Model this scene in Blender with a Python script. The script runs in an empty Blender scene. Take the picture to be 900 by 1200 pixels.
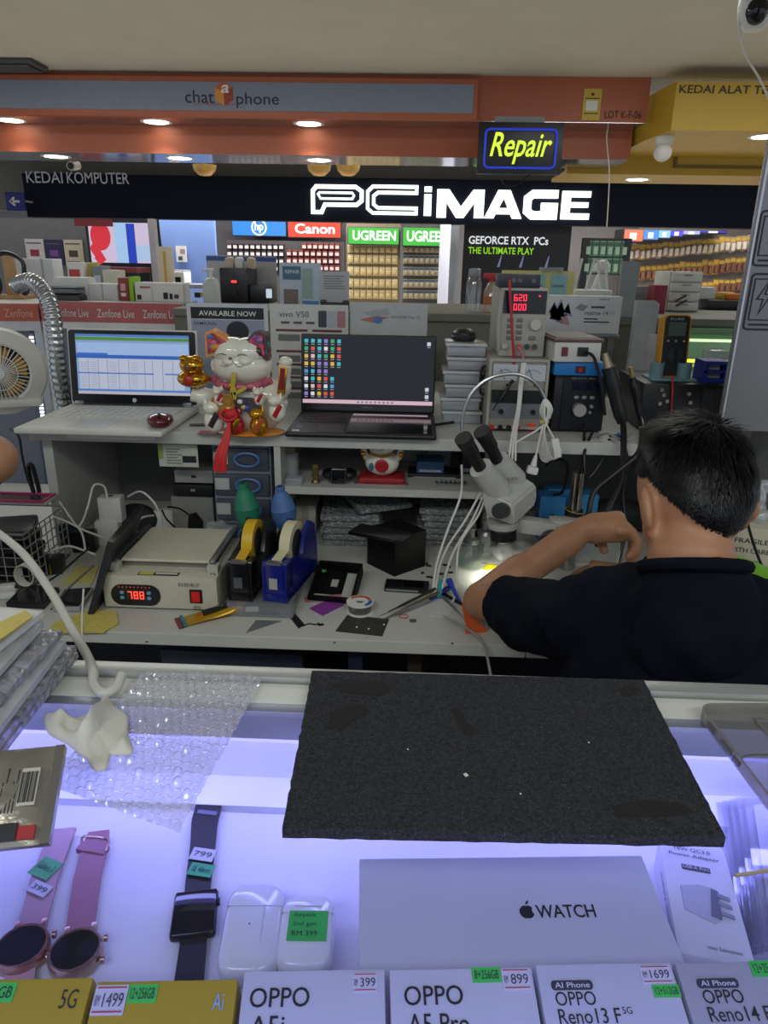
import bpy, bmesh, math, random
from mathutils import Vector, Matrix, Euler, noise
random.seed(7)
PI = math.pi
sc = bpy.context.scene
COL = sc.collection

# ---------------------------------------------------------------- camera
F = 832.0
CAMZ = 1.45
CAM_ROT = Matrix.Rotation(math.radians(1.9), 3, 'Z') @ Matrix.Rotation(math.radians(90 - 19.5), 3, 'X') @ Matrix.Rotation(math.radians(1.03), 3, 'Z')
cd = bpy.data.cameras.new('camera'); cam = bpy.data.objects.new('camera', cd); COL.objects.link(cam)
cam.matrix_world = Matrix.Translation((0, 0, CAMZ)) @ CAM_ROT.to_4x4()
cd.sensor_fit = 'VERTICAL'; cd.sensor_height = 36.0; cd.lens = F / 1200 * 36.0
cd.clip_start = 0.02; cd.clip_end = 60
sc.camera = cam
# ---------------------------------------------------------------- exposure, world, lights
sc.view_settings.view_transform = 'Standard'
try: sc.view_settings.look = 'None'
except Exception: pass
sc.view_settings.exposure = 0.12
sc.view_settings.gamma = 1.0
sc.view_settings.use_curve_mapping = False
wd = bpy.data.worlds.new('mall_ambient'); sc.world = wd; wd.use_nodes = True
wd.node_tree.nodes['Background'].inputs[0].default_value = (0.80, 0.88, 1.0, 1)
wd.node_tree.nodes['Background'].inputs[1].default_value = 0.68

def area(name, loc, sx, sy, power, color=(1, 1, 1), rot=(0, 0, 0), spread=180):
    l = bpy.data.lights.new(name, 'AREA'); l.shape = 'RECTANGLE'; l.size = sx; l.size_y = sy
    l.energy = power; l.color = color; l.spread = math.radians(spread)
    o = bpy.data.objects.new(name, l); COL.objects.link(o); o.location = loc; o.rotation_euler = rot
    return o
area('ceiling_fill_light', (-0.9, -0.9, 2.66), 1.4, 0.6, 26, (0.96, 1.0, 0.96))  # unseen fill pair added behind the camera to light front faces
area('ceiling_fill_light', (1.1, -0.9, 2.66), 1.4, 0.6, 19, (0.96, 1.0, 0.96))
area('corridor_fill_light', (-2.0, 4.0, 2.66), 3.0, 0.5, 30, (0.97, 1.0, 0.96))  # unseen fill pair added overhead for top and back light
area('corridor_fill_light', (2.2, 4.0, 2.66), 3.0, 0.5, 30, (0.97, 1.0, 0.96))
area('shop_panel_light', (-3.0, 12.6, 3.0), 5.0, 1.0, 230, (1.0, 0.97, 0.92))
area('shop_panel_light', (3.0, 12.6, 3.0), 5.0, 1.0, 270, (1.0, 0.96, 0.88))
area('far_corridor_fill_light', (0.0, 8.4, 2.85), 12.0, 0.8, 60, (1.0, 0.98, 0.94))  # unseen wide fill added to light the far fascia evenly

# ---------------------------------------------------------------- pixel -> place (photo frame 900 x 1200)
def ray(px, py):
    return CAM_ROT @ Vector(((px - 450) / F, (600 - py) / F, -1.0))
def W(px, py, Y=None, Z=None):
    d = ray(px, py)
    t = (Y / d.y) if Y is not None else ((Z - CAMZ) / d.z)
    return Vector((0, 0, CAMZ)) + d * t
def plane(xl, yt, xr, yb, Y):
    xm, ym = (xl + xr) / 2, (yt + yb) / 2
    b = W(xm, yb, Y=Y); t = W(xm, yt, Y=Y)
    return b, W(xr, ym, Y=Y).x - W(xl, ym, Y=Y).x, t.z - b.z
def stand(xl, xr, yb, Z, yt=None):
    xm = (xl + xr) / 2
    b = W(xm, yb, Z=Z); Y = b.y
    w = W(xr, yb, Y=Y).x - W(xl, yb, Y=Y).x
    h = (W(xm, yt, Y=Y).z - Z) if yt is not None else 0
    return b, w, h

# ---------------------------------------------------------------- materials
_mc = {}
def lin(h):
    h = h.lstrip('#'); c = [int(h[i:i + 2], 16) / 255 for i in (0, 2, 4)]
    return [((x + .055) / 1.055) ** 2.4 if x > .04045 else x / 12.92 for x in c]
def M(hexc, r=0.5, m=0.0, n=0.06, s=18.0, bump=0.0, bs=120.0, e=0.0, a=1.0, spec=0.5, coat=0.0):
    key = (hexc, r, m, n, s, bump, bs, e, a, spec, coat)
    if key in _mc: return _mc[key]
    mt = bpy.data.materials.new('surface_' + hexc.lstrip('#')); mt.use_nodes = True
    nt = mt.node_tree; p = nt.nodes['Principled BSDF']; c = lin(hexc)
    p.inputs['Roughness'].default_value = r; p.inputs['Metallic'].default_value = m
    p.inputs['Specular IOR Level'].default_value = spec
    if coat: p.inputs['Coat Weight'].default_value = coat; p.inputs['Coat Roughness'].default_value = 0.05
    if e > 0:
        p.inputs['Base Color'].default_value = (c[0] * .2, c[1] * .2, c[2] * .2, 1)
        p.inputs['Emission Color'].default_value = (*c, 1); p.inputs['Emission Strength'].default_value = e
    else:
        tc = nt.nodes.new('ShaderNodeTexCoord'); nz = nt.nodes.new('ShaderNodeTexNoise')
        nz.inputs['Scale'].default_value = s; nz.inputs['Detail'].default_value = 4
        nt.links.new(tc.outputs['Object'], nz.inputs['Vector'])
        rp = nt.nodes.new('ShaderNodeValToRGB')
        rp.color_ramp.elements[0].position = .3; rp.color_ramp.elements[1].position = .7
        k0, k1 = 1 - n, 1 + n
        rp.color_ramp.elements[0].color = (c[0] * k0, c[1] * k0, c[2] * k0, 1)
        rp.color_ramp.elements[1].color = (min(1, c[0] * k1), min(1, c[1] * k1), min(1, c[2] * k1), 1)
        nt.links.new(nz.outputs['Fac'], rp.inputs['Fac']); nt.links.new(rp.outputs['Color'], p.inputs['Base Color'])
    if bump > 0:
        tc2 = nt.nodes.new('ShaderNodeTexCoord'); n2 = nt.nodes.new('ShaderNodeTexNoise'); n2.inputs['Scale'].default_value = bs
        n2.inputs['Detail'].default_value = 6
        bn = nt.nodes.new('ShaderNodeBump'); bn.inputs['Strength'].default_value = bump; bn.inputs['Distance'].default_value = .004
        nt.links.new(tc2.outputs['Object'], n2.inputs['Vector']); nt.links.new(n2.outputs['Fac'], bn.inputs['Height'])
        nt.links.new(bn.outputs['Normal'], p.inputs['Normal'])
    if a < 1: p.inputs['Alpha'].default_value = a
    _mc[key] = mt
    return mt
def bubbly(name, hexc, scale=95.0, r=.12):
    if name in _mc: return _mc[name]
    mt = M(hexc, r, n=.18, s=50, coat=.3).copy(); mt.name = name; nt = mt.node_tree; p = nt.nodes['Principled BSDF']
    tc = nt.nodes.new('ShaderNodeTexCoord'); vo = nt.nodes.new('ShaderNodeTexVoronoi'); vo.inputs['Scale'].default_value = scale
    nz = nt.nodes.new('ShaderNodeTexNoise'); nz.inputs['Scale'].default_value = scale * .7; nz.inputs['Detail'].default_value = 5
    ad = nt.nodes.new('ShaderNodeMath'); ad.operation = 'SUBTRACT'; bn = nt.nodes.new('ShaderNodeBump'); bn.inputs['Strength'].default_value = 1.0; bn.inputs['Distance'].default_value = .005
    nt.links.new(tc.outputs['Object'], vo.inputs['Vector']); nt.links.new(tc.outputs['Object'], nz.inputs['Vector']); nt.links.new(nz.outputs['Fac'], ad.inputs[0]); nt.links.new(vo.outputs['Distance'], ad.inputs[1])
    nt.links.new(ad.outputs[0], bn.inputs['Height']); nt.links.new(bn.outputs['Normal'], p.inputs['Normal'])
    _mc[name] = mt; return mt
def clear(name, tint=(1, 1, 1), rough=0.03, refl=0.06, haze=0.0, hazec=(.8, .8, .8)):
    if name in _mc: return _mc[name]
    mt = bpy.data.materials.new(name); mt.use_nodes = True; nt = mt.node_tree
    nt.nodes.clear(); out = nt.nodes.new('ShaderNodeOutputMaterial')
    tr = nt.nodes.new('ShaderNodeBsdfTransparent'); tr.inputs[0].default_value = (*tint, 1)
    gl = nt.nodes.new('ShaderNodeBsdfGlossy'); gl.inputs['Roughness'].default_value = rough
    lw = nt.nodes.new('ShaderNodeFresnel'); lw.inputs['IOR'].default_value = 1.45
    mp = nt.nodes.new('ShaderNodeMath'); mp.operation = 'MULTIPLY_ADD'; mp.inputs[1].default_value = .9; mp.inputs[2].default_value = refl - .035
    ge = nt.nodes.new('ShaderNodeNewGeometry'); fr_ = nt.nodes.new('ShaderNodeMath'); fr_.operation = 'SUBTRACT'; fr_.inputs[0].default_value = 1.0; nt.links.new(ge.outputs['Backfacing'], fr_.inputs[1]); m2 = nt.nodes.new('ShaderNodeMath'); m2.operation = 'MULTIPLY'
    mx = nt.nodes.new('ShaderNodeMixShader'); nt.links.new(lw.outputs[0], mp.inputs[0]); nt.links.new(mp.outputs[0], m2.inputs[0]); nt.links.new(fr_.outputs[0], m2.inputs[1]); nt.links.new(m2.outputs[0], mx.inputs[0])
    base = tr
    if haze > 0:
        df = nt.nodes.new('ShaderNodeBsdfDiffuse'); df.inputs[0].default_value = (*hazec, 1)
        m0 = nt.nodes.new('ShaderNodeMixShader'); m0.inputs[0].default_value = haze
        nt.links.new(tr.outputs[0], m0.inputs[1]); nt.links.new(df.outputs[0], m0.inputs[2]); base = m0
    nt.links.new(base.outputs[0], mx.inputs[1]); nt.links.new(gl.outputs[0], mx.inputs[2]); nt.links.new(mx.outputs[0], out.inputs[0])
    _mc[name] = mt; return mt

WHITE = M('#d8d8d4', .45); BLACK = M('#0c0d11', .4); DARK = M('#1b1d22', .5); STEEL = M('#a9adb0', .28, .9, .05)
GREY = M('#8d9092', .5); PAPER = M('#dcdcd8', .7); INK = M('#16181c', .6); GOLD = M('#d8a632', .18, 1, .03)
CABLEW = M('#d6d6cf', .45); CABLEK = M('#0b0b0d', .4)
RED = M('#b51a1f', .4); BLUE = M('#1c3fa8', .4); LENS = M('#fff7ea', e=9.0)

# ---------------------------------------------------------------- mesh builder
def basis(d):
    d = Vector(d).normalized(); up = Vector((0, 0, 1)) if abs(d.z) < .9 else Vector((1, 0, 0))
    x = up.cross(d).normalized(); return Matrix((x, d.cross(x), d)).transposed()
class G:
    def __init__(s): s.b = bmesh.new(); s.mi = 0
    def _m(s, before):
        if s.mi:
            for f in s.b.faces:
                if f.index == -1 or f not in before: f.material_index = s.mi
    def faces(s, vs, fs):
        bv = [s.b.verts.new(v) for v in vs]
        for f in fs:
            try: nf = s.b.faces.new([bv[i] for i in f]); nf.material_index = s.mi
            except ValueError: pass
        return s
    def box(s, c, sz, rot=None, bev=0.0, seg=2):
        mt = Matrix.Translation(c) @ ((rot if isinstance(rot, Matrix) else Euler(rot).to_matrix()).to_4x4() if rot is not None else Matrix()) @ Matrix.Diagonal((*sz, 1))
        r = bmesh.ops.create_cube(s.b, size=1, matrix=mt); vs = r['verts']
        fs = {f for v in vs for f in v.link_faces}
        for f in fs: f.material_index = s.mi
        if bev > 0:
            es = list({e for v in vs for e in v.link_edges})
            rr = bmesh.ops.bevel(s.b, geom=es, offset=min(bev, min(sz) * .49), segments=seg, profile=.6, affect='EDGES')
            for f in rr['faces']: f.material_index = s.mi
        return s
    def bx(s, x0, x1, y0, y1, z0, z1, bev=0.0, seg=2):
        return s.box(((x0 + x1) / 2, (y0 + y1) / 2, (z0 + z1) / 2), (abs(x1 - x0), abs(y1 - y0), abs(z1 - z0)), None, bev, seg)
    def cyl(s, p0, p1, r0, r1=None, n=16):
        r1 = r0 if r1 is None else r1; p0 = Vector(p0); p1 = Vector(p1); B = basis(p1 - p0); vs = []
        for p, r in ((p0, r0), (p1, r1)):
            for i in range(n):
                a = 2 * PI * i / n; vs.append(p + B @ Vector((math.cos(a) * r, math.sin(a) * r, 0)))
        fs = [(i, (i + 1) % n, n + (i + 1) % n, n + i) for i in range(n)] + [tuple(range(n - 1, -1, -1)), tuple(range(n, 2 * n))]
        return s.faces(vs, fs)
    def lathe(s, prof, loc=(0, 0, 0), ax=(0, 0, 1), n=20, sx=1, sy=1):
        B = basis(ax) if tuple(ax) != (0, 0, 1) else Matrix.Identity(3); loc = Vector(loc); vs = []; k = len(prof)
        for r, z in prof:
            for i in range(n):
                a = 2 * PI * i / n; vs.append(loc + B @ Vector((math.cos(a) * max(r, 1e-5) * sx, math.sin(a) * max(r, 1e-5) * sy, z)))
        fs = [(j * n + i, j * n + (i + 1) % n, (j + 1) * n + (i + 1) % n, (j + 1) * n + i) for j in range(k - 1) for i in range(n)]
        if prof[0] != prof[-1]: fs += [tuple(range(n - 1, -1, -1)), tuple(range((k - 1) * n, k * n))]
        return s.faces(vs, fs)
    def tube(s, pts, r, n=8, sub=6, closed=False):
        P = [Vector(p) for p in pts]
        if sub > 1 and len(P) > 2: P = crom(P, sub, closed)
        k = len(P); rs = r if isinstance(r, (list, tuple)) else None
        vs = []; up = None
        for i, p in enumerate(P):
            d = (P[(i + 1) % k] - P[i - 1]) if closed else (P[min(i + 1, k - 1)] - P[max(i - 1, 0)])
            if d.length < 1e-9: d = Vector((0, 0, 1))
            d.normalize()
            if up is None: up = basis(d) @ Vector((1, 0, 0))
            x = (up - d * up.dot(d))
            x = x.normalized() if x.length > 1e-6 else basis(d) @ Vector((1, 0, 0))
            y = d.cross(x); up = x
            rr = r if rs is None else rs[min(len(rs) - 1, int(round(i * (len(rs) - 1) / max(1, k - 1))))]
            for q in range(n):
                a = 2 * PI * q / n; vs.append(p + (x * math.cos(a) + y * math.sin(a)) * rr)
        kk = k if closed else k - 1
        fs = [(j * n + i, j * n + (i + 1) % n, ((j + 1) % k) * n + (i + 1) % n, ((j + 1) % k) * n + i) for j in range(kk) for i in range(n)]
        if not closed: fs += [tuple(range(n - 1, -1, -1)), tuple(range((k - 1) * n, k * n))]
        return s.faces(vs, fs)
    def ell(s, c, rad, rot=None, u=20, v=12):
        mt = Matrix.Translation(c) @ ((rot if isinstance(rot, Matrix) else Euler(rot).to_matrix()).to_4x4() if rot is not None else Matrix()) @ Matrix.Diagonal((*rad, 1))
        r = bmesh.ops.create_uvsphere(s.b, u_segments=u, v_segments=v, radius=1, matrix=mt)
        for f in {f for vv in r['verts'] for f in vv.link_faces}: f.material_index = s.mi
        return s
    def prism(s, poly, y0, y1):            # poly in local xz, extruded along y
        n = len(poly); vs = [(x, y0, z) for x, z in poly] + [(x, y1, z) for x, z in poly]
        return s.faces(vs, [tuple(range(n)), tuple(range(2 * n - 1, n - 1, -1))] + [(i, i + n, (i + 1) % n + n, (i + 1) % n) for i in range(n)])
    def slab(s, pts, th):                  # 3D quad/polygon given by its base outline, thickened upward
        n = len(pts); P = [Vector(p) for p in pts]
        nn = (P[1] - P[0]).cross(P[2] - P[0]).normalized()
        if nn.z < 0: nn = -nn
        vs = P + [p + nn * th for p in P]
        return s.faces(vs, [tuple(range(n)), tuple(range(2 * n - 1, n - 1, -1))] + [(i, i + n, (i + 1) % n + n, (i + 1) % n) for i in range(n)])
    def ribbon(s, pts, w, y0, y1, closed=True):   # flat stroke along a polyline in xz
        n = len(pts); P = [Vector((x, z)) for x, z in pts]; L = []; Rr = []
        for i in range(n):
            a = P[i] - P[i - 1] if (closed or i > 0) else P[1] - P[0]
            b = P[(i + 1) % n] - P[i] if (closed or i < n - 1) else P[i] - P[i - 1]
            a = a.normalized(); b = b.normalized(); na = Vector((-a.y, a.x)); nb = Vector((-b.y, b.x)); m = (na + nb)
            m = m.normalized() if m.length > 1e-6 else na; k = w / 2 / max(.5, m.dot(na)); L.append(P[i] + m * k); Rr.append(P[i] - m * k)
        for i in range(n if closed else n - 1):
            j = (i + 1) % n; q = [L[i], L[j], Rr[j], Rr[i]]
            s.prism([(p.x, p.y) for p in q], y0, y1)
        return s
def crom(P, sub, closed=False):
    out = []; n = len(P)
    for i in range(n if closed else n - 1):
        if closed: p0, p1, p2, p3 = P[i - 1], P[i], P[(i + 1) % n], P[(i + 2) % n]
        else: p0, p1, p2, p3 = P[max(i - 1, 0)], P[i], P[i + 1], P[min(i + 2, n - 1)]
        for k in range(sub):
            t = k / sub; t2 = t * t; t3 = t2 * t
            out.append(.5 * ((2 * p1) + (-p0 + p2) * t + (2 * p0 - 5 * p1 + 4 * p2 - p3) * t2 + (-p0 + 3 * p1 - 3 * p2 + p3) * t3))
    if not closed: out.append(P[-1])
    return out
def rrect(x0, x1, z0, z1, r, k=5):
    out = []
    for cx, cz, a0 in ((x1 - r, z1 - r, 0), (x0 + r, z1 - r, 90), (x0 + r, z0 + r, 180), (x1 - r, z0 + r, 270)):
        for i in range(k + 1):
            a = math.radians(a0 + 90 * i / k); out.append((cx + r * math.cos(a), cz + r * math.sin(a)))
    return out
def disc(cx, cz, rx, rz=None, k=24):
    rz = rx if rz is None else rz
    return [(cx + rx * math.cos(2 * PI * i / k), cz + rz * math.sin(2 * PI * i / k)) for i in range(k)]
def mesh_of(g, name, mats, smooth=True, ang=40):
    me = bpy.data.meshes.new(name)
    bmesh.ops.recalc_face_normals(g.b, faces=g.b.faces[:])
    g.b.to_mesh(me); g.b.free()
    for m in (mats if isinstance(mats, (list, tuple)) else [mats]): me.materials.append(m)
    if smooth:
        me.shade_smooth(); me.set_sharp_from_angle(angle=math.radians(ang))
    return me
def link(name, me, parent=None, loc=None, rot=None):
    o = bpy.data.objects.new(name, me); COL.objects.link(o)
    if parent is not None: o.parent = parent
    if loc is not None: o.location = loc
    if rot is not None: o.rotation_euler = rot
    return o
def part(parent, name, g, mats, smooth=True, ang=40, label=None, kind=None, loc=None, rot=None):
    o = link(name, mesh_of(g, name, mats, smooth, ang), parent, loc, rot)
    if label: o['label'] = label
    if kind: o['kind'] = kind
    return o
def tag(o, label, cat, group=None, kind=None):
    o['label'] = label; o['category'] = cat
    if group: o['group'] = group
    if kind: o['kind'] = kind
    return o
def thing(name, label, cat, loc=(0, 0, 0), rz=0.0, group=None, rot=None):
    o = bpy.data.objects.new(name, None); COL.objects.link(o); o.empty_display_size = .02
    o.location = loc; o.rotation_euler = rot if rot is not None else (0, 0, rz)
    return tag(o, label, cat, group)
def solo(name, label, cat, g, mats, loc=(0, 0, 0), rz=0.0, group=None, rot=None, smooth=True, ang=40):
    o = link(name, mesh_of(g, name, mats, smooth, ang), None, loc, rot if rot is not None else (0, 0, rz))
    return tag(o, label, cat, group)
def struct(name, g, mats, parent=None, smooth=False):
    o = link(name, mesh_of(g, name, mats, smooth), parent)
    if parent is None: o['kind'] = 'structure'
    return o
def copy_tree(o, parent=None, **kw):
    c = o.copy(); COL.objects.link(c)
    if parent is not None: c.parent = parent
    for ch in list(o.children): copy_tree(ch, c)
    return c
_tc = {}
def text_verts(s, bold, shear):
    k = (s, bold, shear)
    if k not in _tc:
        cu = bpy.data.curves.new('lettering', 'FONT'); cu.body = s; cu.resolution_u = 3; cu.offset = bold; cu.shear = shear
        o = bpy.data.objects.new('lettering', cu); me = bpy.data.meshes.new_from_object(o)
        _tc[k] = ([v.co.copy() for v in me.vertices], [tuple(p.vertices) for p in me.polygons])
        bpy.data.objects.remove(o); bpy.data.curves.remove(cu); bpy.data.meshes.remove(me)
    return _tc[k]
def text(parent, s, x0, x1, z0, z1, y, mat, bold=0.0, shear=0.0, name='lettering', depth=0.0, keep=False, rot=0):
    vs, fs = text_verts(s, bold, shear)
    if not vs: return None
    ax, bxx = min(v.x for v in vs), max(v.x for v in vs); az, bz = min(v.y for v in vs), max(v.y for v in vs)
    kx = (x1 - x0) / max(1e-6, bxx - ax); kz = (z1 - z0) / max(1e-6, bz - az)
    if keep: kx = kz
    if rot == 90:
        P = [Vector((x1 - (v.y - az) / max(1e-6, bz - az) * (x1 - x0), y, z0 + (v.x - ax) / max(1e-6, bxx - ax) * (z1 - z0))) for v in vs]
    else: P = [Vector((x0 + (v.x - ax) * kx, y, z0 + (v.y - az) * kz)) for v in vs]
    g = G()
    bv = [g.b.verts.new(p) for p in P]
    for f in fs:
        try: g.b.faces.new([bv[i] for i in f])
        except ValueError: pass
    if depth:
        r = bmesh.ops.extrude_face_region(g.b, geom=g.b.faces[:])
        for v in [e for e in r['geom'] if isinstance(e, bmesh.types.BMVert)]: v.co.y -= depth
    return part(parent, name, g, mat, smooth=False)
SEG = {'0': 'abcdef', '1': 'bc', '2': 'abged', '3': 'abgcd', '4': 'fgbc', '5': 'afgcd', '6': 'afgedc', '7': 'abc', '8': 'abcdefg', '9': 'abcdfg'}
def seg7(parent, s, x0, x1, z0, z1, y, mat, name='digit'):
    n = len(s); w = (x1 - x0) / n
    for i, ch in enumerate(s):
        if ch == ' ': continue
        g = G(); a = x0 + i * w + w * .12; b = a + w * .7; t = w * .14; zm = (z0 + z1) / 2
        R = {'a': (a, b, z1 - t, z1), 'd': (a, b, z0, z0 + t), 'g': (a, b, zm - t / 2, zm + t / 2), 'f': (a, a + t, zm, z1), 'e': (a, a + t, z0, zm), 'b': (b - t, b, zm, z1), 'c': (b - t, b, z0, zm)}
        for c in SEG[ch]:
            q = R[c]; g.bx(q[0], q[1], y - .0006, y, q[2], q[3])
        part(parent, name, g, mat, smooth=False)
def rect(parent, name, x0, x1, z0, z1, y, mat, th=.0008, r=0):
    g = G()
    if r: g.prism(rrect(x0, x1, z0, z1, r, 4), y - th, y)
    else: g.bx(x0, x1, y - th, y, z0, z1)
    return part(parent, name, g, mat, smooth=False)
def poster(name, label, cat, loc, w, h, th=.004, mat=None, rz=0, rx=0, group=None):
    t = thing(name, label, cat, loc, group=group, rot=(rx, 0, rz))
    part(t, 'panel', G().bx(-w / 2, w / 2, 0, th, 0, h), mat or PAPER, smooth=False)
    return t
def remesh_obj(g, voxel, iters=6, fac=.5):
    me = mesh_of(g, 'tmp', [], smooth=False); o = bpy.data.objects.new('tmp', me); COL.objects.link(o)
    m = o.modifiers.new('r', 'REMESH'); m.mode = 'VOXEL'; m.voxel_size = voxel
    if iters: s = o.modifiers.new('s', 'SMOOTH'); s.iterations = iters; s.factor = fac
    dg = bpy.context.evaluated_depsgraph_get(); dg.update()
    me2 = bpy.data.meshes.new_from_object(o.evaluated_get(dg))
    bpy.data.objects.remove(o); bpy.data.meshes.remove(me)
    return me2
def noise_push(me, amp, scale, off=0.0):
    nn = [v.normal.copy() for v in me.vertices]; cs = [v.co.copy() for v in me.vertices]; out = []
    for c, n in zip(cs, nn): out.extend(c + n * (noise.noise(c * scale + Vector((off, off, off))) * amp))
    me.vertices.foreach_set('co', out); me.update()
def finish(me, name, mats, parent=None, loc=None):
    me.materials.clear()
    for m in (mats if isinstance(mats, list) else [mats]): me.materials.append(m)
    me.shade_smooth(); return link(name, me, parent, loc)

GLASSZ, CASEZ, BENCH, SHELF, BACKZ = 1.08, 0.95, 0.72, 1.04, 1.285
ORD = ('first', 'second', 'third', 'fourth', 'fifth', 'sixth', 'seventh', 'eighth', 'ninth', 'tenth', 'eleventh', 'twelfth', 'thirteenth', 'fourteenth', 'fifteenth', 'sixteenth', 'seventeenth', 'eighteenth', 'nineteenth', 'twentieth', 'twenty-first', 'twenty-second', 'twenty-third', 'twenty-fourth')
V = Vector
# ================================================================ SETTING
ORANGE = M('#a85a3c', .45, n=.04, s=3); YELLOW = M('#b7942a', .5, n=.04, s=3); MIRROR = M('#b9bcc2', .12, .95, .10, 6)
CEILM = M('#cbc6b9', .85, n=.03, s=4); DARKNAVY = M('#0b1120', .7, spec=.2)
Y1, Y2 = 5.7, 6.02
zt1 = W(280, 86, Y=Y1).z; zb1 = W(280, 138.5, Y=Y1).z; xr1 = W(760, 120, Y=Y1).x
zb2 = W(280, 181, Y=Y2).z; Y3 = 6.55
struct('floor', G().bx(-9, 9, -2, 16, -.05, 0), M('#cfc9bf', .3, n=.1, s=2))
struct('ceiling', G().bx(-9, 9, -2, Y1 + .02, zt1, zt1 + .05), CEILM)
struct('trim_1', G().bx(-8, xr1, Y1, Y1 + .04, zb1, zt1).bx(-8, xr1, Y2, Y2 + .04, zb2, zb1 + .01).bx(-8, xr1, Y2 + .04, 7.0, zb1, zt1), ORANGE)
struct('trim_2', G().bx(-8, xr1, Y1 + .002, Y2, zb1 - .002, zb1 + .012), MIRROR)
struct('trim_3', G().bx(-8, xr1, Y2 + .002, Y3, zb2 - .002, zb2 + .012), MIRROR)
# far corridor ceiling and shop shell
YF = 11.0
zfb = W(450, 261, Y=YF).z; zft = W(450, 209, Y=YF).z
xfl = W(28, 225, Y=YF).x; xfr = W(1000, 240, Y=YF).x
struct('ceiling.001', G().bx(-9, 9, Y3, YF + .3, zft + .45, zft + .5), M('#8a8884', .8))
struct('trim_4', G().bx(-8, 8, 9.4, 9.6, zft + .16, zft + .46), M('#8b8a87', .6))
struct('wall_back', G().bx(-9, 9, 15.2, 15.3, 0, 3.6), M('#5e5c60', .7))
struct('ceiling.002', G().bx(-9, 9, YF + .3, 15.3, 3.2, 3.25), M('#cfcac0', .8))
struct('wall_left', G().bx(-9, W(104, 300, Y=9.2).x, 9.2, 9.3, 0, zfb - .1), M('#6f7072', .7))
struct('trim_7', G().bx(-9, 9, YF + .26, YF + .34, zfb + .1, zft + .5), M('#77756f', .8))
struct('wall_left.001', G().bx(W(184, 300, Y=12.8).x, W(253, 300, Y=12.8).x, 12.8, 12.9, 0, 3.2), M('#6f8cc8', .7, n=.03))
struct('wall_right', G().bx(W(760, 300, Y=14.3).x, 9, 14.3, 14.4, 0, 3.2), M('#6b6866', .7))

# bulkhead end, yellow kiosk bulkhead on the right
Yy = 5.35
a = W(789, 130, Y=Yy); zty = W(830, 95, Y=Yy).z; zby = W(830, 153, Y=Yy).z
g = G(); xa = a.x; xb = xr1 + .03
vs = [(xb, Y1 + .1, zby), (xa, Yy, zby), (9, Yy, zby), (9, 6.6, zby), (xb, 6.6, zby)]
g.slab(vs, zty - zby)
struct('trim_5', g, YELLOW)
zyl = W(780, 205, Y=6.6).z; zyt = W(780, 168, Y=6.6).z
struct('trim_6', G().bx(xr1 - .35, 9, 6.6, 6.7, zyl, zyt + .1).bx(xr1 - .35, 9, 6.7, 7.3, zyl, zyl + .03), YELLOW)
b, w, h = plane(790, 169, 960, 196, 6.59)
t = thing('recessed_panel', 'yellow framed panel on the lower yellow beam at right', 'panel', b)
part(t, 'frame', G().ribbon([(-w / 2, 0), (w / 2, 0), (w / 2, h), (-w / 2, h)], .025, -.012, .0), M('#6b5a1c', .5), smooth=False)
part(t, 'panel', G().bx(-w / 2 + .01, w / 2 - .01, -.006, .004, .01, h - .01), YELLOW, smooth=False)
b, w, h = plane(795, 98, 940, 110, Yy)
t = thing('bulkhead_lettering', 'dark capital lettering along the top of the yellow kiosk fascia', 'sign', b)
text(t, 'KEDAI ALAT TELEKOMUNIKASI', -w / 2, w * .95, 0, h * .82, -.004, M('#2b2413', .6), bold=.008)
b, w, h = plane(708, 130, 751, 139, Y1)
t = thing('lot_number', 'dark lot number lettering on the orange bulkhead corner', 'sign', b)
text(t, 'LOT K-F-06', -w / 2, w / 2, 0, h, -.004, M('#40231a', .6), bold=.004)
b, w, h = plane(681, 104, 702, 141, Y1)
t = poster('notice_sticker', 'small yellow notice sticker on the orange bulkhead', 'sticker', b + Vector((0, -.006, 0)), w, h, .003, M('#c4a83a', .5))
rect(t, 'white_patch', -w * .32, w * .32, h * .3, h * .62, -.0002, PAPER)
rect(t, 'text_line', -w * .4, w * .4, h * .68, h * .71, -.0002, INK); rect(t, 'text_line', -w * .4, w * .4, h * .2, h * .23, -.0002, INK)
rect(t, 'emblem', -w * .08, w * .08, h * .78, h * .86, -.0002, INK)

# ---- hung fascia sign with the blue-grey panel
b, w, h = plane(-90, 89, 557, 137, Y1 - .06)
t = thing('fascia_sign', 'long grey fascia sign with orange frame and cube emblem', 'sign', b)
part(t, 'frame', G().bx(-w / 2, w / 2, 0, .06, 0, h, .004), ORANGE, smooth=False)
part(t, 'panel', G().bx(-w / 2 + .04, w / 2 - .03, -.004, .02, h * .16, h * .86), M('#7f8798', .6, n=.04), smooth=False)
def sx_(px): return W(px, 113, Y=Y1 - .06).x - b.x
def sz_(py, px=280): return W(px, py, Y=Y1 - .06).z - b.z
NAV = M('#1d2333', .6)
text(t, 'chat', sx_(217), sx_(251), sz_(121, 235), sz_(106, 235), -.006, NAV, bold=.004)
text(t, 'phone', sx_(277), sx_(327), sz_(127, 300), sz_(109, 300), -.006, NAV, bold=.004)
cx, cz = sx_(263), sz_(110, 263); rr = (sx_(275) - sx_(251)) / 2
hexp = [(cx + rr * math.cos(math.radians(30 + 60 * i)), cz + rr * 1.05 * math.sin(math.radians(30 + 60 * i))) for i in range(6)]
c0 = (cx - rr * .05, cz + rr * .1)
part(t, 'cube_emblem', G().prism([hexp[0], hexp[1], hexp[2], c0], -.008, -.004), M('#c1572c', .5), smooth=False)
part(t, 'cube_emblem', G().prism([c0, hexp[2], hexp[3], hexp[4]], -.008, -.004), M('#cf8a2c', .5), smooth=False)
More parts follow.
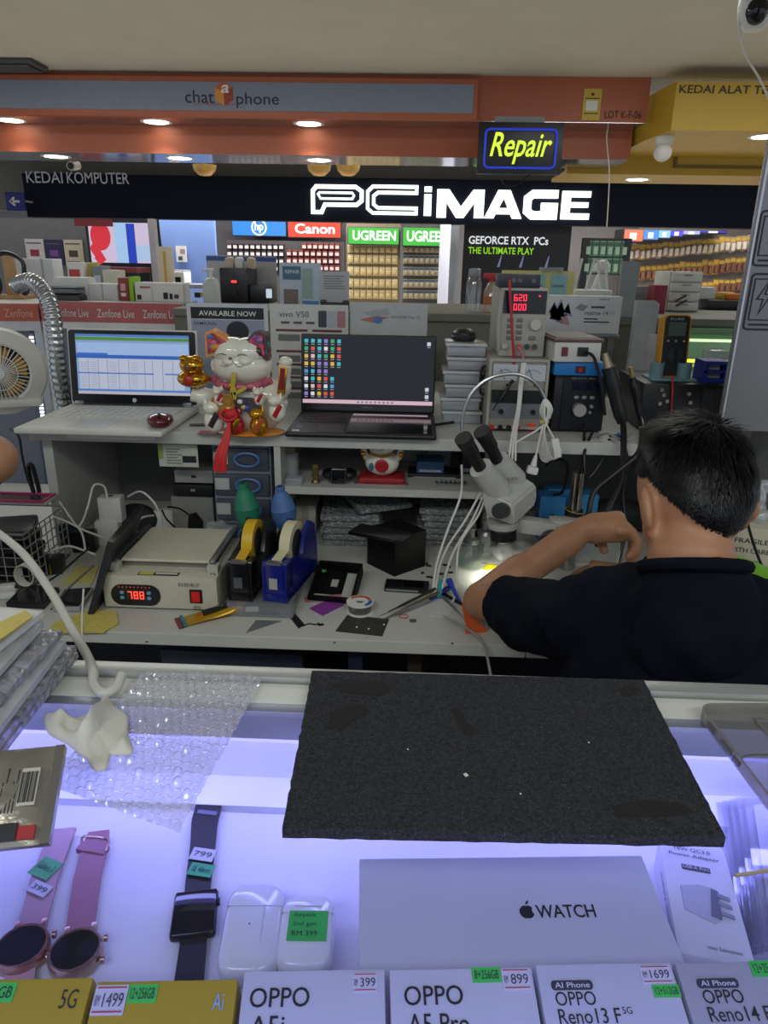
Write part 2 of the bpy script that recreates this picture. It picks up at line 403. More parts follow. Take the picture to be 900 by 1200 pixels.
part(t, 'cube_emblem', G().prism([hexp[0], c0, hexp[4], hexp[5]], -.008, -.004), M('#963a25', .5), smooth=False)
text(t, 'a', cx - rr * .3, cx + rr * .5, cz + rr * .05, cz + rr * .75, -.009, PAPER, bold=.02, shear=.2)
text(t, 'your mobile solutions', sx_(228), sx_(276), sz_(124.5, 250), sz_(120.5, 250), -.006, M('#a5452c', .6))

# ---- downlights
dproto = None
for px, py, Z, lb in ((8, 139.5, zb1, 'far-left round downlight in the mirrored strip under the grey fascia sign'), (184, 143.5, zb1, 'round downlight in the mirrored strip left of the cube emblem sign lettering'),
                      (364, 148, zb1, 'round downlight in the mirrored strip right of the cube emblem sign lettering'), (60, 182, zb2, 'left downlight under the lower orange beam'),
                      (213, 186.5, zb2, 'second downlight from the left under the lower orange beam'), (377, 191, zb2, 'downlight under the lower orange beam near the gilt lamps'),
                      (766, 203.5, zyl, 'downlight under the lower yellow beam'), (897, 160.5, zby, 'downlight under the upper yellow bulkhead at the right edge')):
    p = W(px, py, Z=Z - .003)
    if Z == zb1: p.y = (Y1 + Y2) / 2 + .015
    if Z == zb2: p.y = Y2 + .25
    if Z == zyl: p.y = 6.95
    if dproto is None:
        dproto = thing('downlight', lb, 'downlight', p, group='ceiling downlights')
        part(dproto, 'trim_ring', G().lathe([(.085, 0), (.115, -.002), (.115, .004), (.085, .006)], n=24), M('#e8e6e0', .3))
        part(dproto, 'lens', G().lathe([(.0, -.004), (.088, -.003), (.088, .003), (0, .003)], n=24), M('#fff4e0', e=7.0))
    else:
        o = copy_tree(dproto); o.location = p; o['label'] = lb
    l = bpy.data.lights.new('downlight_beam', 'SPOT'); l.energy = 14; l.spot_size = 1.9; l.spot_blend = .6; l.shadow_soft_size = .08; l.color = (1, .95, .86)
    lo = bpy.data.objects.new('downlight_beam', l); COL.objects.link(lo); lo.location = p - Vector((0, 0, .02))

# ---- neon repair sign
b, w, h = plane(558, 143, 657, 204, 5.55)
t = thing('neon_sign', 'black hanging sign with green script lettering and blue neon border', 'sign', b)
part(t, 'body', G().bx(-w / 2, w / 2, 0, .05, 0, h, .006), M('#11131c', .35))
NB = M('#2a45d8', e=.55); NG = M('#c9e83a', e=1.15)
q = rrect(-w * .42, w * .42, h * .12, h * .86, h * .1, 4)
part(t, 'neon_border', G().tube([(x, -.006, z) for x, z in q], .008, 6, 1, True), NB)
text(t, 'Repair', -w * .36, w * .37, h * .19, h * .80, -.008, NG, bold=.010, shear=.3, depth=.004)
part(t, 'bracket', G().bx(-w * .3, w * .3, .05, .151, h * .9, h * .98).bx(-w * .3, w * .3, .142, .151, h * .9, zb1 + .03 - b.z), GREY)
part(t, 'power_cable', G().tube([(-w * .2, .03, 0), (-w * .16, .03, -.06), (-w * .02, .03, -.07), (w * .1, .03, -.02), (w * .14, .03, .0)], .004, 6), CABLEK)

# ---- ceiling bits
b = W(20, 80, Y=5.5)
t = thing('ceiling_vent', 'dark slotted vent on the ceiling at the top left corner', 'vent', (b.x, 5.45, zt1))
part(t, 'frame', G().bx(-.4, .19, -.12, .12, -.03, 0, .01), M('#4a4a48', .5)); part(t, 'grille', G().bx(-.4, .15, -.1, .1, -.036, -.03), BLACK, smooth=False)
for i in range(6): part(t, 'slat', G().bx(-.4, .15, -.09 + i * .034, -.075 + i * .034, -.042, -.034), M('#5a5a58', .5), smooth=False)
p = W(887, 10, Y=3.2)
t = thing('security_camera', 'white dome security camera at the top right corner', 'camera', (p.x, p.y, p.z))
part(t, 'housing', G().lathe([(0, -.075), (.035, -.07), (.06, -.04), (.068, 0), (.066, .06), (.05, .1), (0, .1)]), WHITE)
part(t, 'lens_window', G().ell((-.012, -.035, -.015), (.042, .042, .05)), M('#0a0a10', .08))
part(t, 'mount', G().cyl((0, 0, .1), (0, 0, zt1 - p.z), .02), WHITE)
pts = [W(x, y, Y=3.2) for x, y in ((872, -14), (866, 25), (873, 62), (890, 92), (902, 118))]
solo('camera_cable', 'thin white cable hanging from the ceiling beside the security camera', 'cable', G().tube(pts, .004, 6), CABLEW)
pts = [W(x, y, Y=5.86) for x, y in ((711, 164), (714, 200), (713, 235), (711, 266))]
solo('hanging_wire', 'thin white wire hanging in front of the dark fascia right of the lit letters', 'wire', G().tube([(pts[0].x, 5.86, zb1)] + pts, .004, 6), CABLEW)
p = W(778, 168, Y=5.6)
t = thing('sensor', 'white globe shaped sensor under the yellow bulkhead', 'sensor', (p.x, p.y, zby))
part(t, 'base', G().lathe([(.06, 0), (.062, -.02), (.05, -.05), (.03, -.06)]), WHITE); part(t, 'globe', G().ell((0, 0, -.1), (.062, .062, .06)), WHITE)
GILT = M('#caa25e', .35, .6)
for px, lb in ((240, 'gilt shell lamp hanging left of the lit letters'), (374, 'left gilt shell lamp above the hollow lit letters'), (408, 'right gilt shell lamp above the hollow lit letters')):
    p = W(px, 200, Y=9.0); zc = zft + .45
    t = thing('shell_lamp', lb, 'lamp', (p.x, 9.0, p.z - .06), group='gilt shell lamps')
    part(t, 'shade', G().lathe([(.0, 0), (.07, .01), (.125, .06), (.14, .12), (.13, .12), (.1, .06), (0, .03)], n=16), GILT)
    part(t, 'rod', G().cyl((0, 0, .03), (0, 0, zc - p.z + .06), .012, n=8), GILT)
p = W(87, 193, Y=7.2)
t = thing('bullet_camera', 'small grey bullet camera under the lower orange beam at left', 'camera', p)
part(t, 'body', G().cyl((0, -.08, -.02), (0, .06, 0), .04), M('#c4c2bb', .4)); part(t, 'lens', G().cyl((0, -.085, -.021), (0, -.079, -.02), .028), BLACK); part(t, 'bracket', G().cyl((0, .03, 0), (0, .03, zft + .45 - p.z), .02), GREY)

# ---- dark fascia with lit letters
b, w, h = plane(28, 202, 1000, 262, YF)
b = Vector(((xfl + xfr) / 2, YF, zfb)); w = xfr - xfl; h = zft - zfb
t = thing('shopfront_sign', 'dark shopfront fascia with large white lit capital letters', 'sign', b)
part(t, 'fascia', G().bx(-w / 2, w / 2, 0, .25, 0, h, .01), DARKNAVY, smooth=False)
def fx(px): return W(px, 237, Y=YF).x - b.x
def fz(py, px=530): return W(px, py, Y=YF).z - b.z
LIT = M('#fbfff8', e=2.2)
def fpts(L, px): return [(fx(x), fz(y, px)) for x, y in L]
lw = fx(4) - fx(0)
part(t, 'lit_letter', G().ribbon(fpts([(367, 249), (367, 224), (371, 219), (417, 219), (424, 224), (424, 235), (418, 240), (381, 240), (377, 249)], 395), lw, -.05, 0), LIT, smooth=False)
part(t, 'lit_letter', G().ribbon(fpts([(373, 228), (375, 226), (413, 226), (415, 229), (413, 233), (376, 233)], 395), lw * .5, -.05, 0), LIT, smooth=False)
part(t, 'lit_letter', G().ribbon(fpts([(488, 219), (437, 219), (431, 225), (431, 245), (437, 250), (488, 250), (488, 244), (443, 244), (438, 240), (438, 230), (443, 226), (488, 226)], 460), lw * .85, -.05, 0), LIT, smooth=False)
part(t, 'lit_letter', G().prism([(fx(x), fz(y, 501)) for x, y in ((497, 253), (497, 228), (505.5, 228), (505.5, 253))], -.05, 0), LIT, smooth=False); part(t, 'letter_dot', G().prism([(fx(x), fz(y, 501)) for x, y in ((497, 225), (497, 219), (505.5, 219), (505.5, 225))], -.05, 0), LIT, smooth=False)
def slp(L): return [(fx(x), fz(y + (x - 510) * .014, x)) for x, y in L]
part(t, 'lit_letter', G().prism(slp([(512, 255), (512, 222), (526, 222), (540, 242), (554, 222), (567, 222), (567, 255), (556, 255), (556, 237), (544, 255), (535, 255), (523, 237), (523, 255)]), -.05, 0), LIT, smooth=False)
part(t, 'lit_letter', G().prism(slp([(568, 255), (583, 222), (590.2, 222), (590.2, 231), (579, 255)]), -.05, 0).prism(slp([(612, 255), (597, 222), (590, 222), (590, 231), (601, 255)]), -.05, 0).prism(slp([(582, 250), (585, 243), (595, 243), (598, 250)]), -.05, 0), LIT, smooth=False)
part(t, 'lit_letter', G().ribbon(slp([(653, 226), (624, 226), (618, 231), (618, 246), (624, 251), (649, 251), (649, 241), (634, 241)]), fx(8.4) - fx(0), -.05, 0, False), LIT, smooth=False)
part(t, 'lit_letter', G().prism(slp([(658, 255), (658, 222), (691, 222), (691, 229), (668, 229), (668, 235), (689, 235), (689, 241), (668, 241), (668, 248), (691, 248), (691, 255)]), -.05, 0), LIT, smooth=False)
text(t, 'KEDAI', fx(35), fx(77), fz(214.5, 56), fz(201, 56), -.01, M('#d3d7e0', .5), bold=.004); text(t, 'KOMPUTER', fx(82), fx(154), fz(215.5, 116), fz(202, 116), -.01, M('#d3d7e0', .5), bold=.004)
b2, w2, h2 = plane(8, 225, 30, 247, YF - .3)
t = thing('arrow_sign', 'small blue sign with white left arrow under the dark fascia', 'sign', b2)
part(t, 'panel', G().bx(-w2 / 2, w2 / 2, 0, .04, 0, h2, .01), M('#1a2a7c', .4)); part(t, 'bracket', G().bx(w2 * .3, w2 * .4, .04, .3, h2 * .5, h2 * .6), GREY)
part(t, 'arrow', G().ribbon([(0, h2 * .72), (-w2 * .22, h2 * .5), (0, h2 * .28)], .03, -.006, 0, False).bx(-w2 * .2, w2 * .25, -.006, 0, h2 * .5 - .015, h2 * .5 + .015), PAPER, smooth=False)

# ================================================================ FAR SHOP
def litsign(px0, py0, px1, py1, Y, s, hexc, lb, e=1.2, tx=(.15, .85), tz=(.25, .8)):
    b, w, h = plane(px0, py0, px1, py1, Y)
    t = thing('light_box_sign', lb, 'sign', b)
    part(t, 'box', G().bx(-w / 2, w / 2, 0, .12, 0, h, .015), M('#33353a', .5)); part(t, 'bracket', G().bx(-w * .3, w * .3, .12, (15.2 if Y > 14 else 13.349) - Y, h * .3, h * .7), DARK, smooth=False); rect(t, 'face', -w / 2 + .015, w / 2 - .015, .015, h - .015, 0, M(hexc, e=e), .006)
    text(t, s, -w / 2 + w * tx[0], -w / 2 + w * tx[1], h * tz[0], h * tz[1], -.009, M('#ffffff', e=1.6), bold=.02)
    return t, w, h
t, w, h = litsign(272, 256, 336, 277, 14.6, 'hp', '#2b84d8', 'blue lit sign with two white letters in a ring on the shop back wall', 1.0, (.42, .58), (.2, .8))
part(t, 'ring', G().ribbon(disc(0, h * .5, h * .42, k=28), .03, -.012, -.006), M('#e8f4ff', e=1.1), smooth=False)
litsign(337, 258, 400, 279, 14.6, 'Canon', '#d8412a', 'red lit sign with white serif lettering on the shop back wall', 1.0, (.14, .88))
litsign(407, 266, 468, 287, 13.2, 'UGREEN', '#3fae3c', 'left of two green lit signs above the accessory pegs', 1.0, (.1, .93))
litsign(471, 266, 526, 289, 13.2, 'UGREEN', '#3fae3c', 'right of two green lit signs above the accessory pegs', 1.0, (.1, .98))

def pegboard(x0, y0, x1, y1, Y, lb, hexc='#4a484c'):
    b, w, h = plane(x0, y0, x1, y1, Y)
    return solo('peg_board', lb, 'board', G().bx(-w / 2, w / 2, 0, .05, 0, h + b.z, .01), M(hexc, .7), V((b.x, Y, 0)))
def pack_mesh(w, h, d, c_card, c_body, c_top, kind):
    g = G()
    if kind == 'card':
        g.prism(rrect(-w / 2, w / 2, 0, h, w * .08, 2), 0, .008); g.mi = 1; g.bx(-w * .36, w * .36, -d, 0, h * .1, h * .62, d * .3); g.mi = 2; g.bx(-w * .45, w * .45, -.004, .0, h * .68, h * .9)
    else:
        g.bx(-w / 2, w / 2, -d, 0, 0, h * .86, .008); g.mi = 1; g.bx(-w * .4, w * .4, -d - .006, -d, h * .12, h * .6); g.mi = 2; g.prism([(-w * .3, h * .86), (w * .3, h * .86), (w * .2, h), (-w * .2, h)], -.02, -.01)
    return mesh_of(g, 'pack', [c_card, c_body, c_top], smooth=False)
def rows(name, lb, cat, grp, mesh, px0, px1, n, py, Y, jit=.0):
    for i in range(n):
        px = px0 + (px1 - px0) * (i + .5) / n + random.uniform(-jit, jit)
        p = W(px, py + (px - px0) * .012, Y=Y)
        tag(link(name, mesh, None, p), ORD[i] + ' ' + lb.replace(' on the ', ' from the left on the ', 1) if ' on the ' in lb else lb, cat, grp)
def psz(Y): return (W(451, 300, Y=Y).x - W(450, 300, Y=Y).x)
pegboard(266, 282, 404, 322, 14.7, 'grey peg wall holding the ink boxes below the blue and red lit signs')
u = psz(14.69)
inkA = pack_mesh(5.4 * u, 7.2 * u, .10, M('#2b2730', .5), M('#d8cfd0', .5), M('#8a3038', .5), 'box')
inkB = pack_mesh(5.4 * u, 7.2 * u, .10, M('#7a2a2c', .5), M('#d0bdb8', .5), M('#b04038', .5), 'box')
for k, (py, rn) in enumerate(((292, 'top'), (300, 'second'), (308.5, 'third'), (317, 'bottom'))):
    rows('ink_box', f'black ink box on the {rn} row under the blue sign', 'box', 'ink boxes under the blue sign', inkA, 267 + (k // 2) * 8 * 1, 334, 10 - k // 2, py, 14.695)
    rows('ink_box', f'red ink box on the {rn} row under the red sign', 'box', 'ink boxes under the red sign', inkB, 336 if k in (1, 2) else 354, 399, 9 if k in (1, 2) else 7, py, 14.695)
pegboard(405, 262, 468, 358, 13.35, 'left accessory peg wall under the green lit signs', '#6a5c48')
pegboard(471, 262, 524, 358, 13.35, 'right accessory peg wall under the green lit signs', '#3c3a3c')
u = psz(13.2)
ugA = pack_mesh(6.6 * u, 10.5 * u, .07, M('#cdb98a', .6), M('#a8956c', .5), M('#e0d2ae', .5), 'card')
ugB = pack_mesh(6.2 * u, 10 * u, .07, M('#a99a80', .6), M('#8f8672', .5), M('#3d6488', .5), 'card')
for k, (py, rn) in enumerate(((296, 'top'), (309, 'second'), (323, 'third'), (337, 'fourth'), (350, 'bottom'))):
    rows('accessory_pack', f'tan accessory pack on the {rn} row under the left green sign', 'pack', 'tan accessory packs', ugA, 407, 466, 8, py, 13.3445)
    rows('accessory_pack', f'beige pack on the {rn} row under the right green sign', 'pack', 'blue-topped accessory packs', ugB, 472, 516, 7, py, 13.3445)
solo('display_column', 'white lit column right of the green-signed pegs', 'column', G().bx(-.09, .09, 0, .15, 0, 2.3, .02), M('#cfd3e8', .3), Vector((W(521, 300, Y=13).x, 13.0, 0)))

# graphics panel
b, w, h = plane(538, 262, 662, 362, YF + .3)
t = thing('wall_graphic', 'black wall panel with white and lime green slogan', 'panel', Vector((b.x, YF + .3, 0)))
H0 = b.z
part(t, 'panel', G().bx(-w / 2, w / 2, 0, .08, 0, zfb + .05), M('#0d1017', .4), smooth=False)
def gx(px): return W(px, 288, Y=YF + .3).x - b.x
def gz(py, px=590): return W(px, py, Y=YF + .3).z
text(t, 'GEFORCE RTX  PCs', gx(549), gx(642), gz(286.5), gz(277), -.01, M('#e8ecef', e=.75), bold=.02)
text(t, 'THE ULTIMATE PLAY', gx(549), gx(626), gz(298), gz(290), -.01, M('#93d81e', e=.75), bold=.018)
for px in (584, 610, 640): part(t, 'light_streak', G().prism([(gx(px), gz(313)), (gx(px + 3), gz(313)), (gx(px + 5), gz(299)), (gx(px + 4), gz(299))], -.008, 0), M('#8f95c4', e=.4), smooth=False)
solo('panel_post', 'silver post at the left edge of the black slogan panel', 'post', G().bx(-.06, .06, -.05, .08, 0, zfb, .01), STEEL, Vector((W(532, 300, Y=YF + .1).x, YF + .1, 0)))

# left display wall
for x0, y0, x1, y1, hx, blk, lb in ((32, 280, 55, 311, '#c9c4c4', '#8d3040', 'white poster with red block on the grey wall, leftmost of three'),
                             (55, 281, 77, 311, '#2b2a55', '#7a4a8c', 'dark purple poster on the grey wall between two pale ones'),
                             (77, 281, 100, 312, '#cfc6ae', '#4a4540', 'cream poster with dark blocks on the grey wall, rightmost of three')):
    b, w, h = plane(x0, y0, x1, y1, 9.17)
    t = poster('wall_poster', lb, 'poster', b, w * .94, h, .02, M(hx, .6), group='posters on the grey wall')
    rect(t, 'print_block', -w * .25, w * .2, h * .35, h * .6, -.001, M(blk, .6)); rect(t, 'print_line', -w * .4, w * .35, h * .82, h * .87, -.001, M('#5a5a60', .6)); rect(t, 'print_line', -w * .4, w * .3, h * .15, h * .2, -.001, M('#8a8a90', .6))
b, w, h = plane(104, 261, 180, 308, 8.9)
t = thing('display_screen', 'large bright advertising screen with a red cartoon shape and blue bars', 'screen', b)
part(t, 'frame', G().bx(-w / 2, w / 2, 0, .15, -.25, h + .05, .01), M('#24252a', .5))
rect(t, 'screen', -w / 2 + .04, w / 2, 0, h, 0, M('#cdbfd8', e=.8), .01)
rect(t, 'screen_block', -w * .05, w * .13, .0, h, -.012, M('#9fc0e6', e=.85), .002); rect(t, 'screen_block', w * .13, w * .26, .0, h * .98, -.012, M('#2441b8', e=.8), .002)
rect(t, 'screen_block', w * .26, w * .5, h * .05, h * .45, -.012, M('#a8bfe0', e=.85), .002)
part(t, 'screen_shape', G().prism(disc(-w * .27, h * .66, .12, .16), -.02, -.012), M('#d2323e', e=.8), smooth=False)
part(t, 'screen_shape', G().ribbon([(-w * .27, h * .6), (-w * .38, h * .35), (-w * .3, h * .1), (-w * .36, h * .02)], .1, -.018, -.012, False), M('#d2323e', e=.8), smooth=False)
part(t, 'stand', G().bx(-w * .4, w * .4, .05, .1, -b.z, -.2), DARK, smooth=False); rect(t, 'header_strip', -w / 2 - .1, -w * .05, h * .9, h * 1.08, -.03, M('#7a2a30', .5), .02)
solo('white_post', 'pale post standing right of the bright advertising screen', 'post', G().bx(-.04, .04, 0, .1, 0, W(181, 257, Y=8.85).z, .01), M('#a8a9ad', .5), Vector((W(182, 300, Y=8.78).x, 8.72, 0)))
b, w, h = plane(112, 308, 170, 338, 8.6)
t = thing('display_table', 'low dark display table in front of the bright screen', 'table', Vector((b.x, 8.4, 0)))
zt = W(145, 309, Y=8.4).z
part(t, 'top', G().bx(-w / 2, w / 2, 0, .45, zt - .1, zt - .04, .008), M('#7c2a30', .4))
for s in (-1, 1):
    for d in (.03, .42): part(t, 'leg', G().bx(s * w / 2 - s * .06, s * w / 2, d - .02, d + .02, 0, zt - .1), DARK)
pts = [W(x, y, Y=11.6) for x, y in ((184, 258), (187, 285), (190, 310), (190, 334))]
solo('hanging_cable', 'black cable hanging left of the blue wall', 'cable', G().tube([(pts[0].x, 11.6, 3.2)] + pts, .03, 6), CABLEK)
b, w, h = plane(207, 288, 219, 307, 12.75)
t = poster('wall_poster', 'small white poster on the blue wall', 'poster', b, w, h, .02); rect(t, 'print_block', -w * .3, w * .1, h * .1, h * .35, -.001, M('#444a55', .6)); rect(t, 'print_block', -w * .1, w * .4, h * .5, h * .8, -.001, M('#a08890', .6))
# blue-wall counter with printer and boxes
zc = W(210, 333, Y=11.9).z
t = thing('back_counter', 'dark counter in front of the blue wall', 'counter', Vector((W(215, 333, Y=11.9).x, 11.9, 0)))
part(t, 'worktop', G().bx(-.7, .9, 0, .6, zc - .05, zc, .01), M('#8a8f9a', .4)); part(t, 'body', G().bx(-.65, .85, .05, .6, 0, zc - .05), M('#3a3b42', .6), smooth=False)
b, w, h = stand(203, 223, 332, zc, 318)
t = thing('printer', 'white printer with dark slot on the counter by the blue wall', 'printer', Vector((b.x, 12.0, zc)))
part(t, 'body', G().bx(-w / 2, w / 2, 0, .4, 0, h, .02), WHITE); part(t, 'slot', G().bx(-w * .4, w * .3, -.01, .02, h * .15, h * .55), BLACK); part(t, 'lid', G().bx(-w * .48, w * .48, .03, .4, h, h * 1.12, .01), M('#9a9ca2', .5))

# product wall on the right
pegboard(733, 266, 935, 372, 14.24, 'dark peg wall full of hanging accessories at right', '#4b4644')
u = psz(14.0)
for n_, (py, rn, cols) in enumerate(((305, 'top', ('#8d7268', '#a08a80', '#b99a52')), (330, 'middle', ('#8a6848', '#6e5340', '#bd9436')), (352, 'bottom', ('#7a5a44', '#c19030', '#5c5a62')))):
    ms = [pack_mesh(6.2 * u, (17, 17, 15)[n_] * u, .09, M(c, .6), M('#cfc4b8' if n_ == 0 else '#6a4636', .5), M('#c9a440', .5), 'card') for c in cols]
    n = 24
    for i in range(n):
        px = 738 + i * 6.6
        p = W(px, py - i * .55 + random.uniform(-1, 1), Y=14.2345)
        tag(link('accessory_pack', ms[random.choice((0, 0, 1, 2))], None, p), f'{ORD[i]} accessory pack from the left on the {rn} row of the right-hand pegs', 'pack', 'packs on the right-hand peg wall')
for i, (x0, x1, hx) in enumerate(((730, 753, '#d86a4a'), (753, 771, '#3c7fd0'), (771, 785, '#7fb4e0'), (785, 800, '#4a3fd0'), (800, 820, '#9a9fe0'), (820, 852, '#3a2fc8'))):
    b, w, h = plane(x0, 268 + i * .3, x1, 284 - i * 2, 13.6)
    t = thing('light_box_sign', 'lit %s picture sign above the right-hand pegs' % ('orange and white', 'blue', 'pale blue', 'violet', 'lavender', 'deep violet')[i], 'sign', b)
    part(t, 'box', G().bx(-w / 2, w / 2, 0, .64, 0, h, .01), DARK); rect(t, 'face', -w * .48, w * .48, .02, h - .02, 0, M(hx, e=.9), .006); rect(t, 'picture', -w * .2, w * .15, h * .2, h * .7, -.006, M('#dfe6ee', e=.8), .004)
# ================================================================ BACK COUNTER (behind the bench)
class Fr:
    def __init__(s, px, py, Y=None, Z=None):
        s.b = W(px, py, Y=Y, Z=Z); s.Y = s.b.y; s.px = px; s.py = py
        s.u = W(px + 1, py, Y=s.Y).x - s.b.x
    def x(s, px): return W(px, s.py, Y=s.Y).x - s.b.x
    def z(s, py): return W(s.px, py, Y=s.Y).z - s.b.z
def glyphs(parent, x0, x1, z0, z1, n, y, mat):      # rows of flat printed lines
    for i in range(n):
        z = z1 - (z1 - z0) * (i + .5) / n; hh = (z1 - z0) / n * .22
        rect(parent, 'print_line', x0, x0 + (x1 - x0) * random.uniform(.7, 1), z - hh, z + hh, y, mat, .0006)
YB = 2.75
CABW = M('#b9bab8', .5); CABG = M('#6d6b62', .6, n=.04)
xl, xr_ = W(50, 370, Y=YB).x, W(214, 370, Y=YB).x
xm_ = W(577, 370, Y=YB).x; xrr = 1.9
t = thing('back_cabinet', 'white display cabinet with pink lettered top band behind the white laptop', 'cabinet', (xl, YB, 0))
wc = xr_ - xl
part(t, 'top', G().bx(0, wc, 0, .5, BACKZ - .02, BACKZ), M('#c9c9c9', .4), smooth=False)
part(t, 'band', G().bx(0, wc, -.012, .0, BACKZ - .075, BACKZ - .002), M('#b35a58', .45), smooth=False)
part(t, 'front_rail', G().bx(0, wc, -.01, .02, BACKZ - .1, BACKZ - .075), WHITE, smooth=False)
part(t, 'body', G().bx(0, wc, .06, .5, .2, BACKZ - .02), M('#7f8490', .5), smooth=False)
part(t, 'glass_front', G().bx(.03, wc - .03, .02, .026, .3, BACKZ - .1), clear('case_glass', (.95, .97, 1)), smooth=False)
part(t, 'corner_post', G().bx(wc - .03, wc, -.01, .03, .2, BACKZ - .1), WHITE, smooth=False); part(t, 'corner_post', G().bx(0, .03, -.01, .03, .2, BACKZ - .1), STEEL, smooth=False)
for x0, x1 in ((66, 106), (116, 159), (169, 212)):
    text(t, 'Zenfone Live', W(x0, 370, Y=YB).x - xl, W(x1, 370, Y=YB).x - xl, BACKZ - .056, BACKZ - .026, -.014, PAPER)
# nearer angled cabinet at far left
t = thing('corner_cabinet', 'angled display cabinet with orange lettered band and lit edge at far left', 'cabinet', (xl, YB, 0), rz=math.radians(14))
part(t, 'top', G().bx(-1.2, -.01, 0, .45, BACKZ - .03, BACKZ - .01), M('#c9c9c9', .4), smooth=False)
part(t, 'band', G().bx(-1.2, -.01, -.012, 0, BACKZ - .075, BACKZ - .012), M('#b3573f', .45), smooth=False); part(t, 'front_rail', G().bx(-1.2, -.01, -.01, .02, BACKZ - .11, BACKZ - .075), M('#c3c4c8', .4), smooth=False)
for k in range(3): text(t, 'Zenfone', -.13 - k * .17, -.03 - k * .17, BACKZ - .06, BACKZ - .03, -.014, M('#d8a08a', .5))
part(t, 'body', G().bx(-1.2, -.01, .1, .45, .2, BACKZ - .03), M('#666b78', .5), smooth=False)
part(t, 'glass_front', G().bx(-1.2, -.06, .02, .025, .3, BACKZ - .11), clear('case_glass'), smooth=False)
part(t, 'corner_post', G().bx(-.035, -.01, -.01, .03, .2, BACKZ - .11), STEEL, smooth=False)
led = part(t, 'led_strip', G().bx(-.062, -.042, .005, .015, .55, BACKZ - .12), M('#5b5f68', .5), smooth=False)
g = G()
for i in range(40): g.bx(-.059, -.045, -.002, .005, .58 + i * .0145, .587 + i * .0145)
part(led, 'led_chip', g, M('#f4f6ff', e=3.0), smooth=False, kind='stuff')
# grey counter
t = thing('grey_counter', 'long dull grey counter standing behind the posters and power supplies', 'counter', (xr_ + .01, YB - .15, 0))
wg = xrr - xr_
part(t, 'top', G().bx(0, wg, 0, .65, BACKZ - .035, BACKZ - .008, .004), CABG, smooth=False); part(t, 'body', G().bx(0, wg, .02, .65, 0, BACKZ - .035), CABG, smooth=False)
CT = BACKZ - .008

def pbox(px0, px1, pyb, pyt, Z, d, hx, name, lb, cat='box', group=None, pr=None, rz=0, Y=None):
    b, w, h = stand(px0, px1, pyb, Z, pyt)
    if Y is not None: b, w, h = plane(px0, pyt, px1, pyb, Y); b = Vector((b.x, Y, Z)); 
    t = thing(name, lb, cat, b, rz, group)
    part(t, 'carton', G().bx(-w / 2, w / 2, 0, d, 0, h, .002), M(hx, .5))
    for (x0, x1, z0, z1, c) in (pr or []): rect(t, 'print_block', -w / 2 + x0 * w, -w / 2 + x1 * w, z0 * h, z1 * h, -.0004, M(c, .6))
    return t, w, h
# cartons on the cabinet top
for px0, px1, pyt, Y, hx, pr, lb in (
    (14, 68, 316, 3.15, '#cfd2d6', [(.75, .8, 0, 1, '#a9acb2')], 'wide plain white carton at the back of the cabinet top'),
    (66, 104, 334, 2.84, '#d3d3d1', [(.05, .95, .52, .56, '#9da0a6')], 'low white carton stack in front of the wide white carton'),
    (104, 140, 341, 2.86, '#d0d0cd', [(.48, .52, 0, 1, '#a3a3a3')], 'low white carton left of the red and green packs'),
    (84, 102, 318, 3.05, '#d8d4cf', [(.1, .8, .5, .8, '#b3413a'), (.2, .7, .1, .4, '#55565a')], 'white carton with red print behind the low white stack'),
    (101, 112, 319, 3.1, '#b8a23c', [(.2, .8, .2, .6, '#d8d3c4')], 'narrow yellow carton on the cabinet top'),
    (112, 124, 322, 3.08, '#7f8790', [(.2, .8, .2, .7, '#c8ccd0')], 'slate blue carton beside the yellow one'),
    (124, 141, 326, 3.04, '#c9c6b8', [(.2, .7, .1, .5, '#d9772c')], 'cream carton with an orange spot'),
    (141, 152, 333, 2.83, '#8f2f35', [(.25, .75, .45, .75, '#c9a0a4'), (.25, .75, .2, .35, '#d6cfcf')], 'upright dark red pack on the cabinet top'),
    (152, 158, 332, 2.84, '#8cc42c', [], 'slim lime green pack beside the dark red one'),
    (160, 180, 338, 2.83, '#d5d1cc', [(.1, .35, .1, .35, '#2a2a2e'), (.3, .9, .7, .8, '#a05a5a')], 'white carton with small black device print'),
    (180, 216, 338, 2.82, '#d8d4cf', [(.35, .5, .15, .5, '#1e1e22'), (.55, .65, .15, .45, '#1e1e22'), (.7, .85, .2, .4, '#33333a')], 'white carton with three black device prints'),
    (189, 200, 299, 3.15, '#d9c9b0', [(.6, .9, .1, .9, '#c9a14a')], 'tall cream carton under the black cord')):
    pbox(px0, px1, 360 if Y < 2.95 else 358, pyt, BACKZ, .09, hx, 'carton', lb, 'box', 'cartons on the cabinet top', pr, Y=Y)
# stepped tray + headset stand at the left
f = Fr(12, 334, Y=3.0)
t = thing('headset_stand', 'wooden stand holding a black headset at the far left', 'headset', (f.b.x, 3.0, BACKZ - .01))
hz = f.z(300) + f.b.z - BACKZ + .01
part(t, 'post', G().bx(-.02, .02, 0, .03, 0, hz, .003), M('#b08a5c', .6)); part(t, 'base', G().bx(-.07, .07, -.04, .08, 0, .015, .003), M('#b08a5c', .6))
part(t, 'headband', G().tube([(-.06, 0, hz - .09), (-.065, 0, hz - .02), (0, 0, hz + .012), (.065, 0, hz - .02), (.06, 0, hz - .09)], .009, 8), BLACK)
for s in (-1, 1): part(t, 'ear_cup', G().ell((s * .058, 0, hz - .11), (.018, .035, .045)), DARK)
b, w, h = stand(-25, 28, 360, BACKZ, 334)
t = thing('wire_tray', 'black mesh tray heaped with clear bags left of the foil duct', 'tray', Vector((b.x, 2.76, BACKZ - .01)))
part(t, 'tray', G().bx(-w / 2, w / 2, 0, .12, 0, h * .45, .006), M('#26282c', .4))
